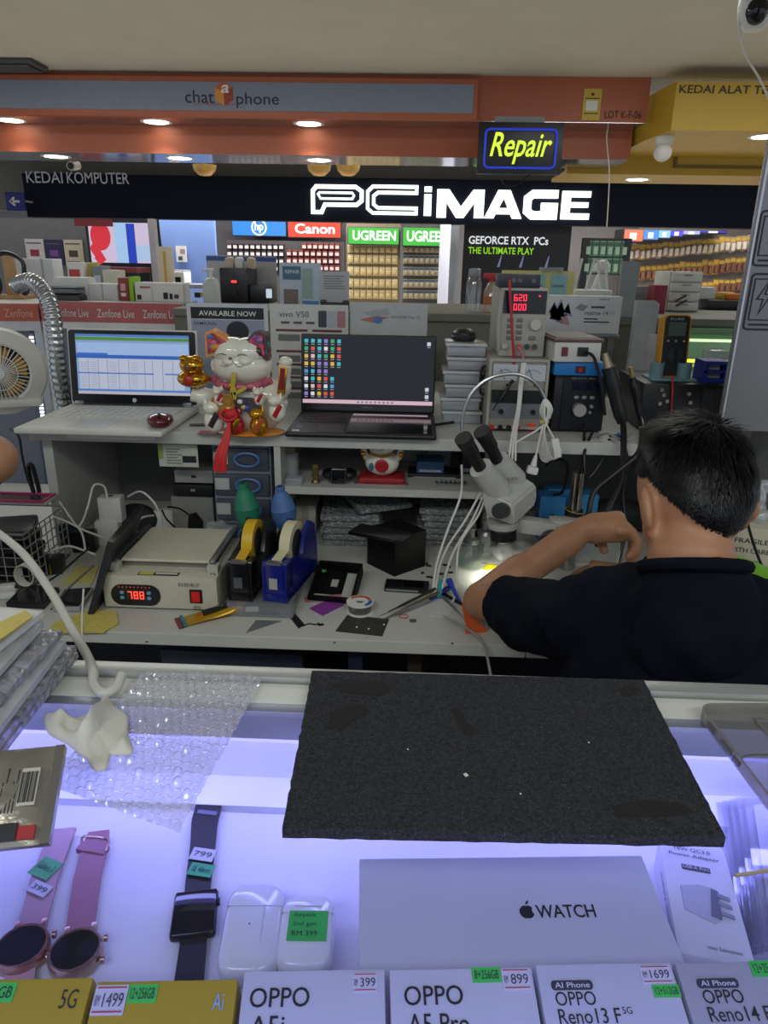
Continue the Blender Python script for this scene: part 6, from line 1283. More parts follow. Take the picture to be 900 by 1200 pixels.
for cx, cy, dy in ((0, 0, 0), (22, -14, .05)):
    a, b, c, d_ = P_(543 + cx, 514 + cy * .55, Ym - .05 + dy), P_(553 + cx, 531 + cy * .55, Ym - .03 + dy), P_(563 + cx * .9, 548 + cy * .6, Ym - .015 + dy), P_(585 + cx * .8, 577 + cy, Ym + .02 + dy)
    ep = part(t, 'eyepiece', G().tube([a, b], [.0185, .0175], 20, 1).tube([b, c], [.0145, .0145], 20, 1), MK); part(ep, 'eyecup', G().tube([a + (a - b).normalized() * .003, a + (b - a) * .3], [.02, .0195], 20, 1), M('#17171a', .6))
    part(t, 'eye_tube', G().tube([c, d_], [.027, .031], 22, 1), MW)
part(t, 'focus_knob', G().cyl(P_(589, 598, Ym - .02), P_(585, 599, Ym - .05), .019, .018, 20), MK)
part(t, 'zoom_ring', G().tube([P_(590, 610, Ym + .01), P_(590, 617, Ym + .01)], [.04, .037], 24, 1), MW); part(t, 'objective', G().tube([P_(590, 617, Ym + .01), P_(590, 622, Ym + .01)], [.026, .027], 24, 1), M('#4a4a4a', .4)); part(t, 'ring_light', G().tube([P_(590, 621, Ym + .01), P_(590, 631, Ym + .01)], [.031, .031], 24, 1), MK); part(t, 'ring_light_lens', G().tube([P_(590, 631.2, Ym + .01), P_(590, 632, Ym + .01)], [.026, .026], 24, 1), M('#fff8e8', e=2.5))
mk = text(t, 'EEE', 0, .026, 0, .008, 0, M('#55565a', .5)); c0 = (top[0] + top[1] + top[2] + top[3]) / 4; mk.location = P_(597, 566, Ym + .02) + Vector((-.004, -.012, .0095)); mk.rotation_euler = (-.9, 0, .35)
ar = part(t, 'arm', G().box((P_(625, 616, Ym + .04)), (.1, .04, .035), (0, .12, .0), .005), MW); part(t, 'arm_block', G().box(P_(662, 616, Ym + .06), (.075, .045, .036), None, .004), MW); part(t, 'clamp_knob', G().cyl(P_(643, 640, Ym - .02), P_(646, 633, Ym + .02), .028, .028, 20), MK)
pc = P_(671, 616, Ym + .09)
part(t, 'post', G().cyl((pc.x, pc.y, 0), (pc.x, pc.y, P_(671, 553, Ym + .09).z), .0155, n=28), M('#b4b4b2', .1, 1)); part(t, 'post_clamp', G().cyl((pc.x, pc.y, P_(671, 617, Ym + .09).z), (pc.x, pc.y, P_(671, 597, Ym + .09).z), .022, .021, 24), MK); part(t, 'yellow_cord', G().tube([(pc.x + .0225 * math.cos(a), pc.y + .0225 * math.sin(a), P_(671, 598, Ym + .09).z - .004 * math.cos(a)) for a in [q * PI / 6 for q in range(12)]], .0012, 5, 2, True), M('#b89a30', .5))
part(t, 'base_plate', G().bx(-.16, .05, -.06, .1, 0, .012, .004), MW)
l = bpy.data.lights.new('ring_light_beam', 'SPOT'); l.energy = 3.2; l.spot_size = 2.0; l.spot_blend = .8; l.shadow_soft_size = .03; l.color = (1, .97, .85)
lo = bpy.data.objects.new('ring_light_beam', l); COL.objects.link(lo); lo.location = O + P_(590, 633, Ym + .01)
# blue battery cases behind the post
for x0, x1, yb, yt, lb, hx in ((632, 662, 600, 582, 'left light blue case behind the chrome post', '#2a78b0'), (640, 690, 590, 574, 'upper blue case behind the chrome post', '#2f83bd'), (676, 700, 602, 580, 'right blue case behind the chrome post', '#3a86b4')):
    b, w, h = plane(x0, yt, x1, yb, 1.86 if yb > 595 else 1.93); zb_ = BENCH if yb > 595 else BENCH
    t = thing('blue_case', lb, 'case', Vector((b.x, b.y, BENCH)), group='blue cases')
    hh = b.z + h - BENCH; part(t, 'lower_shell', G().bx(-w / 2, w / 2, 0, .06, 0, hh * .5, .004), M(hx, .4)); part(t, 'upper_shell', G().bx(-w / 2, w / 2, 0, .06, hh * .52, hh, .004), M(hx, .4)); part(t, 'latch', G().bx(-.006, .006, -.004, 0, hh * .42, hh * .62), M('#1c4a78', .4))
solo('dark_cloth', 'dark cloth heap under the shelf behind the technician hand', 'cloth', G().ell((0, 0, .05), (.1, .05, .048), u=14, v=8).ell((.07, .0, .045), (.08, .045, .043), u=12, v=8), M('#17181c', .7, bump=.5, bs=30), Vector((W(725, 600, Y=1.95).x, 1.96, BENCH)))

# ================================================================ UNDER THE SHELF
YU = YS + .05
# drawer unit
f = Fr(286, 605, Y=YU); xa, xb = f.x(252), f.x(319); zt_ = f.z(523) + f.b.z - BENCH
t = thing('drawer_unit', 'grey drawer unit with blue oval pulls under the shelf', 'drawers', Vector((f.b.x, YU, BENCH)))
part(t, 'frame', G().bx(xa, xb, .012, .25, 0, zt_, .002), M('#7c858f', .4)); hd_ = zt_ / 4
for i in range(4):
    d_ = part(t, 'drawer', G().bx(xa + .005, xb - .005, 0, .02, i * hd_ + .005, (i + 1) * hd_ - .007, .003), M('#4a525c', .3)); zc = (i + .5) * hd_
    part(d_, 'oval_pull', G().tube([(f.x(293) + f.u * 14 * math.cos(a), -.006, zc + hd_ * .26 * math.sin(a)) for a in [q * PI / 8 for q in range(16)]], .0035, 7, 1, True), M('#4f78b4', .35)); part(d_, 'white_label', G().bx(f.x(255), f.x(271), -.002, 0, zc - hd_ * .2, zc + hd_ * .25), M('#b4b6b4', .6), smooth=False)
# card and boxes under shelf left part
b, w, h = plane(187, 521, 233, 547, YS + .03)
t = thing('hanging_card', 'white and green instruction card hanging under the shelf edge', 'card', Vector((b.x, YS + .03, b.z)))
part(t, 'card', G().bx(-w / 2, w / 2, 0, .001, 0, h), M('#b9bcae', .6), smooth=False); rect(t, 'green_corner', -w / 2, -w * .38, h * .35, h, -.0002, M('#8a9a4a', .6), .0004); glyphs(t, -w * .3, w * .1, h * .1, h * .85, 6, -.0002, M('#7d8078', .6)); rect(t, 'device_picture', w * .1, w * .45, h * .2, h * .5, -.0002, INK, .0004)
for x0, x1, yb, yt, hx, lb in ((205, 250, 566, 551, '#9a9a96', 'pale flat box hanging below the instruction card'), (203, 250, 581, 568, '#15161a', 'long black flat box under the pale flat box'), (201, 250, 596, 582, '#7f807c', 'grey flat box under the long black box')):
    b, w, h = plane(x0, yt, x1, yb, YS + .1); t = thing('flat_box', lb, 'box', Vector((b.x, YS + .1, BENCH + (0 if yb == 596 else b.z - BENCH))), group='flat boxes beside the drawers')
    if yb == 596: h = b.z + h - BENCH
    part(t, 'carton', G().bx(-w / 2, w / 2, 0, .12, 0, h * .98, .002), M(hx, .5)); part(t, 'mark', G().bx(-.006, .006, -.001, 0, h * .4, h * .6), INK if hx != '#15161a' else GREY)
# right compartment items
f = Fr(341, 560, Y=YU + .05)
t = thing('swab_jar', 'jar of cotton swabs in the shelf compartment', 'jar', Vector((f.b.x, YU + .05, LOWZ)))
part(t, 'jar', G().lathe([(0, 0), (.02, 0), (.022, .04), (.022, .07), (.02, .07), (.019, .005), (0, .005)], n=18), clear('frosted_plastic')); 
for i in range(9): part(t, 'swab', G().cyl((random.uniform(-.008, .008), random.uniform(-.008, .008), .006), (random.uniform(-.014, .014), random.uniform(-.014, .014), .085), .0018, n=6), M('#b8a88a', .6))
b, w, h = stand(332, 352, 572, LOWZ, 562); solo('clear_tray', 'low clear tray in front of the swab jar', 'tray', G().bx(-w / 2, w / 2, 0, .04, 0, .018, .003), clear('frosted_plastic'), Vector((b.x, YS + .03, LOWZ)))
f = Fr(370, 571, Y=YS + .06); t = thing('brass_figure', 'small brass pillar ornament in the shelf compartment', 'ornament', Vector((f.b.x, YS + .06, LOWZ)))
part(t, 'stem', G().lathe([(.012, 0), (.012, .004), (.007, .01), (.01, .018), (.008, .03), (.011, .036), (.009, .05), (0, .052)], n=12), M('#7a6a48', .35, .6))
f = Fr(397, 571, Y=YS + .05); t = thing('smartwatch', 'square smartwatch on a black stand in the shelf compartment', 'watch', Vector((f.b.x, YS + .05, LOWZ)))
part(t, 'case', G().box((0, 0, .024), (.042, .012, .042), None, .008, 3), M('#55585c', .25, .6)); part(t, 'screen', G().box((0, -.0062, .024), (.034, .002, .034), None, .001), M('#14161a', .08)); part(t, 'strap', G().tube([(.019, .0, .024), (.034, .01, .024), (.032, .04, .022), (0, .055, .02), (-.032, .04, .022), (-.034, .01, .024), (-.019, 0, .024)], .01, 8), BLACK)
# small lucky cat on red cushion
f = Fr(447, 571, Y=YS + .07)
cu = thing('red_cushion', 'square red cushion under the small lucky cat', 'cushion', Vector((f.b.x, YS + .075, LOWZ))); part(cu, 'pad', G().box((0, .02, .009), (f.u * 54, .075, .017), None, .007, 3), M('#9a1c22', .6)); part(cu, 'corner_tassel', G().tube([(-f.u * 26, -.015, .008), (-f.u * 31, -.022, .004)], .002, 5, 1).tube([(f.u * 26, -.015, .008), (f.u * 31, -.022, .004)], .002, 5, 1), M('#5a1418', .6))
t = thing('lucky_cat', 'small white lucky cat with gold bells on a red cushion', 'figurine', Vector((f.b.x, YS + .09, LOWZ + .0175))); u = f.u
part(t, 'body', G().ell((0, 0, u * 15), (u * 20, .026, u * 15.5)), CER); hd_ = part(t, 'head', G().ell((-u * 1, -.004, u * 34), (u * 15.5, .024, u * 10.5)), CER)
for s in (-1, 1): part(hd_, 'ear', G().cyl((s * u * 10, -.004, u * 40), (s * u * 12, -.004, u * 48), u * 4.5, u * .5, 8), CER); part(t, 'paw', G().tube([(s * u * 15, -.002, u * 20), (s * u * 21, -.006, u * 26), (s * u * 20.5, -.01, u * 36)], [u * 5, u * 4.2, u * 3.6], 8), CER); part(t, 'gold_bell', G().ell((s * u * 22, -.016, u * 27), (u * 3.4, u * 3.4, u * 3.4), u=12, v=8), GLD)
part(t, 'collar', G().tube([(-u * 14, -.012, u * 27), (0, -.026, u * 25), (u * 14, -.012, u * 27)], u * 1.6, 7), M('#c07a28', .3)); part(t, 'red_medallion', G().ell((0, -.0265, u * 14), (u * 8, .003, u * 8)), M('#a82028', .3)); part(t, 'blue_mark', G().ell((-u * 12, -.0215, u * 12), (u * 3, .003, u * 5)), M('#3a6a78', .3)); part(t, 'orange_mark', G().ell((u * 6, -.022, u * 40), (u * 4, .005, u * 3)), ORC)
part(hd_, 'nose', G().ell((0, -.0285, u * 34), (u * 1.2, .001, u * .9), u=8, v=6), M('#b05a50', .4))
for x0, x1, yb, yt, hx, lb, Yo in ((488, 520, 557, 544, '#2f5a86', 'small blue and white box in the shelf compartment', .14), (478, 540, 563, 556, '#16171b', 'flat black case under the small blue box', .13), (500, 528, 541, 522, '#85888a', 'pale grey card box at the back of the compartment', .25), (540, 562, 563, 534, '#1a1a2c', 'dark violet box at the right of the compartment', .18)):
    b, w, h = plane(x0, yt, x1, yb, YS + Yo); zb_ = LOWZ; hh = b.z + h - LOWZ
    if yb == 557: zb_ = W(500, 556, Y=YS + .13).z + .001; hh = h
    t = thing('compartment_box', lb, 'box', Vector((b.x, YS + Yo, zb_)), group='boxes in the shelf compartment'); part(t, 'carton', G().bx(-w / 2, w / 2, 0, .08, 0, hh, .002), M(hx, .5)); part(t, 'label', G().bx(-w * .4, w * .4, -.0008, 0, hh * .1, hh * .3), M('#a9acb0', .6), smooth=False)
f = Fr(528, 566, Y=YS + .07); t = thing('metal_comb', 'grey slotted metal strip lying in the compartment', 'strip', Vector((f.b.x, YS + .07, LOWZ)))
part(t, 'bar', G().bx(-f.u * 18, f.u * 18, 0, .012, 0, .004, .001), STEEL)
for i in range(7): part(t, 'tooth', G().bx(-f.u * 17 + i * f.u * 5.5, -f.u * 15 + i * f.u * 5.5, -.01, .02, .004, .007), STEEL)
f = Fr(480, 540, Y=YS + .28); solo('paper_disc', 'pale paper plate standing at the back of the compartment', 'plate', G().lathe([(0, 0), (.05, .0), (.06, .006), (.058, .008), (.05, .003), (0, .003)], (0, 0, .06), (0, -1, .1), 28), M('#9aa09c', .6), Vector((f.b.x, YS + .30, LOWZ)))
# bubble wrapped packs under the lower board
BW = bubbly('bubble_wrap_grey', '#7c7f82', 110, .18)
def bubble_pack(lb, px0, px1, pyb, Y, zb, hh, d, rz=0, rx=0, mat=BW, grp='bubble-wrapped packs under the shelf'):
    b, w, h = plane(px0, pyb - 10, px1, pyb, Y)
    n1, n2 = max(6, int(w / .008)), max(5, int(d / .008)); g = G(); vs = []
    for j in range(n2 + 1):
        for i in range(n1 + 1):
            bump_ = .0025 * (((i + j) % 2)) + noise.noise(Vector((i * .5, j * .5, zb * 40))) * .002
            e_ = min(i, n1 - i, j, n2 - j); vs.append((-w / 2 + w * i / n1, d * j / n2, hh + bump_ - (.003 if e_ == 0 else 0)))
    m = len(vs); vs += [(x, y, 0.0) for x, y, z in vs]
    fs = [(j * (n1 + 1) + i, j * (n1 + 1) + i + 1, (j + 1) * (n1 + 1) + i + 1, (j + 1) * (n1 + 1) + i) for j in range(n2) for i in range(n1)]
    fs += [(m, m + n1, m + (n2 + 1) * (n1 + 1) - 1, m + n2 * (n1 + 1))]
    for i in range(n1): fs += [(i, m + i, m + i + 1, i + 1), (n2 * (n1 + 1) + i, n2 * (n1 + 1) + i + 1, m + n2 * (n1 + 1) + i + 1, m + n2 * (n1 + 1) + i)]
    for j in range(n2): fs += [(j * (n1 + 1), (j + 1) * (n1 + 1), m + (j + 1) * (n1 + 1), m + j * (n1 + 1)), (j * (n1 + 1) + n1, m + j * (n1 + 1) + n1, m + (j + 1) * (n1 + 1) + n1, (j + 1) * (n1 + 1) + n1)]
    return solo('bubble_wrapped_pack', lb, 'pack', g.faces(vs, fs), mat, Vector((b.x, Y, zb)), group=grp, rot=(rx, 0, rz))
for i in range(5): bubble_pack(('bottom', 'second lowest', 'middle', 'second highest', 'top')[i] + ' bubble-wrapped pack of the stack below the small watch', 376 + (i % 2) * 3, 442 + (i * 3) % 5, 640, YU + .02, BENCH + i * .018 + .001, .015, .2, (.03, -.04, .02, -.02, .05)[i])
for i in range(6): bubble_pack(('bottom', 'second lowest', 'third lowest', 'third highest', 'second highest', 'top')[i] + ' bubble-wrapped pack of the stack beside the glass bottles', 496 - (i % 3) * 3, 556, 640, YU + .04, BENCH + i * .018 + .001, .015, .2, (.02, -.03, .05, -.02, .03, -.05)[i])
bubble_pack('tilted bubble-wrapped pack lying on the pack stacks', 420, 486, 605, YU + .04, BENCH + .098, .012, .14, .45, .06)
b, w, h = stand(345, 372, 640, BENCH, 598); t = thing('white_carton', 'small white carton behind the blue blower under the shelf', 'box', Vector((W(358, 630, Y=YU + .1).x, YU + .1, BENCH))); part(t, 'carton', G().bx(-.03, .03, 0, .1, 0, .085, .002), M('#b0aea2', .6)); part(t, 'tape', G().bx(-.01, .01, -.0006, 0, 0, .085), M('#9a9688', .4), smooth=False)

# ================================================================ LEFT CLUTTER
# wire basket
f = bf(20, 690)
t = thing('wire_basket', 'clear grid basket full of cables at the far left of the bench', 'basket', Vector((f.b.x, f.Y, BENCH)))
xr0 = f.x(37); W_ = .24; D_ = .2; H_ = .135
WR = M('#9a9c98', .25, .4)
part(t, 'rim', G().tube([(xr0, 0, H_), (xr0, D_, H_), (xr0 - W_, D_, H_), (xr0 - W_, 0, H_)], .003, 6, 1, True), WR)
part(t, 'floor', G().bx(xr0 - W_, xr0, 0, D_, 0, .004), M('#55585a', .5), smooth=False)
for k in range(9): part(t, 'side_wire', G().cyl((xr0, D_ * k / 8, .002), (xr0, D_ * k / 8, H_), .0016, n=5), WR)
for k in range(6): part(t, 'side_wire', G().cyl((xr0, 0, .01 + H_ * k / 6), (xr0, D_, .01 + H_ * k / 6), .0016, n=5).cyl((xr0, 0, .01 + H_ * k / 6), (xr0 - W_, 0, .01 + H_ * k / 6), .0014, n=5), WR)
for k in range(10): part(t, 'front_wire', G().cyl((xr0 - W_ * k / 9, 0, .002), (xr0 - W_ * k / 9, 0, H_), .0016, n=5), WR)
for k in range(4):
    solo('black_adapter', ('lowest', 'second lowest', 'second highest', 'uppermost')[k] + ' black adapter lying in the grid basket', 'adapter', G().box((0, 0, .014), (.17, .12, .026), (0, .02, .12 * k), .006), M(('#1a1b1e', '#26282b', '#101114', '#303338')[k], .3), Vector((f.b.x + xr0 - .115, f.Y + .09, BENCH + .006 + k * .03)), group='adapters in the grid basket')
g = G(); 
for k in range(7): a0 = k * .6; g.tube([(.022 * math.cos(a0 + q) * (1 - .06 * k), -.012 + k * .003, .03 + .026 * math.sin(a0 + q)) for q in [i * PI / 5 for i in range(10)]], .0015, 5, 2, True)
solo('string_coil', 'coil of thin white string hanging on the grid basket', 'string', g, M('#c3c0b4', .6), Vector((f.b.x + xr0 - .005, f.Y - .002, BENCH + .01)))
# pink phone case on the basket
P = [W(x, y, Z=BENCH + H_ + .006) for x, y in ((-6, 594), (62, 592), (65, 580), (8, 580))]; c = sum(P, Vector()) / 4
t = thing('phone_case_box', 'white boxed phone case with pink frame on the grid basket', 'case', Vector((c.x, c.y, BENCH + H_ + .0035)))
w_ = .12
part(t, 'tray', G().bx(-.09, .062, -.03, .04, 0, .01, .003), M('#c9c8bc', .5)); part(t, 'pink_frame', G().ribbon([(-.085, -.026), (.056, -.026), (.056, .034), (-.085, .034)], .008, -.002, .002), M('#c0307c', .35), smooth=False, loc=(0, 0, .012), rot=(PI / 2, 0, 0)); part(t, 'window', G().bx(-.078, .05, -.02, .028, .0095, .0108), M('#3a3f44', .1), smooth=False)
# brush
stick('brush', 'brown wooden brush with pale bristles standing in the clutter', (69, 612), (74, 560), [.007, .007, .0055], M('#4f2a1c', .45), .02, .10, None, 'brush', None)
a = W(72, 572, Y=W(74, 560, Z=BENCH + .10).y); br = W(75, 545, Y=W(74, 560, Z=BENCH + .10).y)
o = [x for x in COL.objects if x.name.startswith('brush')][0]; o['label'] = 'brown wooden brush with pale bristles standing in the clutter'
Aa = W(74, 560, Z=BENCH + .10) - o.location; part(o, 'ferrule', G().tube([Aa, Aa + Vector((.002, 0, .02))], [.0065, .008], 10, 1), STEEL); part(o, 'bristles', G().tube([Aa + Vector((.002, 0, .02)), Aa + Vector((.003, 0, .036))], [.0085, .0095], 10, 1), M('#c8c0a8', .7))
o.pop('group', None) if 'group' in o.keys() else None
# dark gadgets between the basket and the chargers
for px0, px1, pyb, pyt, hx, lb in ((72, 88, 642, 618, '#1d2a33', 'dark teal gadget block right of the grid basket'), (86, 112, 648, 626, '#131417', 'wide black gadget box in front of the chargers'), (74, 96, 622, 604, '#3a3c40', 'grey gadget box behind the dark teal block')):
    b, w, h = stand(px0, px1, pyb, BENCH, pyt); t = thing('gadget_box', lb, 'box', b, .15, 'gadget boxes in the clutter'); part(t, 'case', G().bx(-w / 2, w / 2, 0, .035, 0, h, .004), M(hx, .4)); part(t, 'port', G().bx(-w * .2, w * .2, -.0008, .001, h * .3, h * .5), BLACK); part(t, 'cap', G().bx(-w * .48, w * .48, .002, .033, h, h + .003, .001), M(hx, .25))
# chargers
def charger(px0, px1, pyb, pyt, lb, rz=0, zoff=0, d=.04):
    b, w, h = stand(px0, px1, pyb, BENCH + zoff, pyt); t = thing('charger', lb, 'charger', b, rz, 'white chargers'); part(t, 'brick', G().bx(-w / 2, w / 2, 0, d, 0, h, .004), WHITE); part(t, 'port', G().bx(-.006, .006, d * .4, d * .6, h - .0005, h + .001), DARK); return t
charger(114, 140, 640, 612, 'lower white charger brick left of the dark tablet', .1); charger(117, 143, 613, 584, 'upper white charger brick with a cable left of the dark tablet', .05, .062)
charger(166, 190, 620, 599, 'left white adapter block behind the separator machine', .05, 0, .03); charger(190, 218, 620, 598, 'right white adapter block behind the separator machine', -.05, 0, .03)
for pts, lb in ((((126, 585, 1.72), (122, 570, 1.72), (110, 569, 1.7), (104, 590, 1.66), (98, 608, 1.62), (92, 618, 1.6)), 'white cable arching from the upper charger'),
                (((62, 605, 1.6), (80, 612, 1.58), (100, 622, 1.58), (122, 630, 1.6)), 'white cable lying across the clutter'), (((70, 588, 1.66), (85, 610, 1.6), (96, 625, 1.56), (100, 645, 1.52)), 'white cable crossing down beside the brush'),
                (((60, 645, 1.5), (80, 640, 1.5), (98, 645, 1.5), (112, 650, 1.48)), 'low white cable in front of the chargers'), (((150, 582, 1.75), (165, 576, 1.72), (180, 588, 1.7), (186, 600, 1.7)), 'white cable arching behind the dark tablet'), (((160, 612, 1.62), (168, 606, 1.62), (180, 604, 1.66)), 'short white cable behind the separator machine')):
    solo('white_cable', lb, 'cable', G().tube([W(x, y, Y=Y_) for x, y, Y_ in pts], .0026, 7), CABLEW, group='loose white cables')
for pts, lb in ((((190, 598, 1.72), (195, 608, 1.68), (205, 618, 1.64)), 'black cable dropping behind the separator plate'), (((196, 594, 1.74), (210, 596, 1.74), (225, 606, 1.72)), 'black cable beside the black knob at the separator'), (((50, 685, 1.42), (70, 672, 1.44), (95, 650, 1.48), (112, 638, 1.52)), 'thin black cable across the papers'), (((60, 715, 1.36), (80, 690, 1.4), (110, 662, 1.44)), 'thin black cable beside the dark tablet')):
    solo('black_cable', lb, 'cable', G().tube([W(x, y, Y=Y_) for x, y, Y_ in pts], .0024, 7), CABLEK, group='thin black cables')
# phones and boxes
def slab_thing(name, lb, cat, px, th, hx, scr=None, zoff=0.0, grp=None, tilt=0):
    P = [W(x, y, Z=BENCH + zoff) for x, y in px]; c = sum(P, Vector()) / 4; t = thing(name, lb, cat, c, group=grp, rot=(tilt, 0, 0))
    part(t, 'body', G().slab([p - c for p in P], th), M(hx, .4), smooth=False)
    if scr: part(t, 'face', G().slab([(p - c) * .9 + Vector((0, 0, th)) for p in P], .0008), M(scr, .15), smooth=False)
    return t
slab_thing('smartphone', 'grey phone with black screen leaning below the shelf at left', 'phone', ((84, 606), (114, 604), (119, 578), (92, 578)), .008, '#5a5d60', '#0e1013', .01)
slab_thing('smartphone', 'dark phone lying on papers left of the tablet foot', 'phone', ((62, 716), (94, 716), (110, 692), (76, 694)), .009, '#9a9c9e', '#14161a', .003, 'phones on the papers')
slab_thing('keyboard', 'black key strip lying below the grid basket', 'keyboard', ((8, 712), (52, 714), (70, 694), (30, 690)), .012, '#15161a', '#24262a')
f = bf(60, 674); t = thing('black_box', 'small black box between the basket and the papers', 'box', Vector((f.b.x, f.Y, BENCH)), rz=.25); part(t, 'carton', G().bx(-.026, .026, 0, .045, 0, .038, .002), M('#101113', .4)); part(t, 'gold_line', G().bx(-.001, .001, -.0006, 0, .003, .036), GOLD)
for i, (px, lb, hx) in enumerate(((((10, 690), (36, 700), (30, 672), (-6, 672)), 'white printed sheet under the grid basket', '#a9aaa6'), (((62, 690), (104, 692), (118, 650), (80, 662)), 'white crumpled sheet left of the dark tablet', '#c3c2b4'), (((72, 684), (108, 684), (116, 664), (90, 664)), 'yellowish paper slip left of the dark tablet', '#c9bf70'))):
    flat('paper_sheet', lb, 'paper', px, hx, .0008, zoff=.0009 * i, mat=M(hx, .7))
solo('white_block', 'white rounded pill packs at the far left bench edge', 'pack', G().box((0, 0, .008), (.05, .03, .016), (0, 0, .3), .006, 3).box((-.01, .02, .018), (.045, .02, .008), (0, 0, .3), .003), PAPER, W(6, 700, Z=BENCH))
g = G(); k = 14; pts = []
P = [W(x, y, Z=BENCH + .0005) for x, y in ((56, 742), (122, 742), (139, 732), (136, 718), (108, 716), (66, 730))]; c = sum(P, Vector()) / 6
solo('yellow_cloth', 'pale yellow ribbed cloth at the bench front edge', 'cloth', g.slab([p - c for p in P], .004), M('#c9bc62', .9, n=.12, s=160, bump=.7, bs=220), c, smooth=False)
# small stuff behind machine
solo('dark_pouch', 'dark fabric pouch behind the leaning tablet', 'pouch', G().ell((0, 0, .03), (.06, .03, .045), u=14, v=8).bx(-.05, .05, -.02, .02, 0, .03, .008), M('#1e2023', .7), Vector((W(160, 600, Y=1.86).x, 1.86, BENCH)))
f = Fr(230, 618, Y=1.82); t = thing('black_dial', 'black angular knob standing behind the separator machine', 'knob', Vector((f.b.x, 1.80, BENCH))); part(t, 'body', G().prism([(-.022, 0), (.022, 0), (.026, .05), (.008, .075), (-.012, .066)], 0, .03), M('#141518', .35))
me = remesh_obj(G().box((0, 0, .035), (.07, .05, .06), (.2, .2, .3), .01), .005, 1); noise_push(me, .018, 40)
tag(finish(me, 'clear_bag', clear('bag_plastic'), loc=Vector((W(258, 618, Y=1.74).x, 1.74, BENCH))), 'crinkled clear bag beside the green blower', 'bag')
slab_thing('steel_scraper', 'grey scraper blade in front of the clear tub', 'tool', ((288, 742), (300, 738), (330, 728), (300, 727)), .001, '#6a6c6e')
# magnifier-like black loop at far left under the fan
solo('black_loop', 'black looped cable clip hanging beside the shelf side panel', 'clip', G().tube([W(x, y, Y=YS + .06) for x, y in ((33, 548), (37, 545), (42, 560), (46, 578), (41, 580), (36, 565))], .006, 8, 4, True), BLACK)
solo('black_cable', 'black cable hanging at the far left beside the elbow', 'cable', G().tube([W(x, y, Y=YS - .02) for x, y in ((12, 502), (22, 512), (26, 535), (32, 560), (40, 578))], .003, 6), CABLEK)
# ================================================================ PEOPLE
V = Vector
SKIN = M('#a9795a', .5, n=.06, s=30); SKIN.node_tree.nodes['Principled BSDF'].inputs['Subsurface Weight'].default_value = .0
def hand_prims(g, wr, palm_dir, normal, curl, side, s=1.0, thumb_dir=None):
    d = palm_dir.normalized(); n = normal.normalized(); n = (n - d * n.dot(d)).normalized(); x = d.cross(n) * side
    g.tube([wr - d * .01, wr + d * .03 * s, wr + d * .075 * s], [.024 * s, .03 * s, .031 * s], 14, 3)
    for i in range(4):
        k = wr + d * (.082 - .004 * abs(i - 1)) * s + x * (-.028 + .019 * i) * s
        L = (.036, .042, .039, .030)[i] * s; c = curl + .08 * i
        d1 = (d * math.cos(c) + n * math.sin(c)); d2 = d * math.cos(c * 1.9) + n * math.sin(c * 1.9); d3 = d * math.cos(c * 2.5) + n * math.sin(c * 2.5)
        a = k + d1 * L; b = a + d2 * L * .7; e = b + d3 * L * .55
        g.tube([k - d * .025 * s, k, a, b, e], [.0115 * s, .0105 * s, .0095 * s, .0085 * s, .007 * s], 10, 2)
    td = (thumb_dir or (d * .6 + x * -.8 + n * .5)).normalized(); k = wr + d * .025 * s - x * .026 * s
    g.tube([k, k + td * .035 * s, k + (td + n * .2).normalized() * .062 * s], [.0135 * s, .0115 * s, .009 * s], 10, 2)
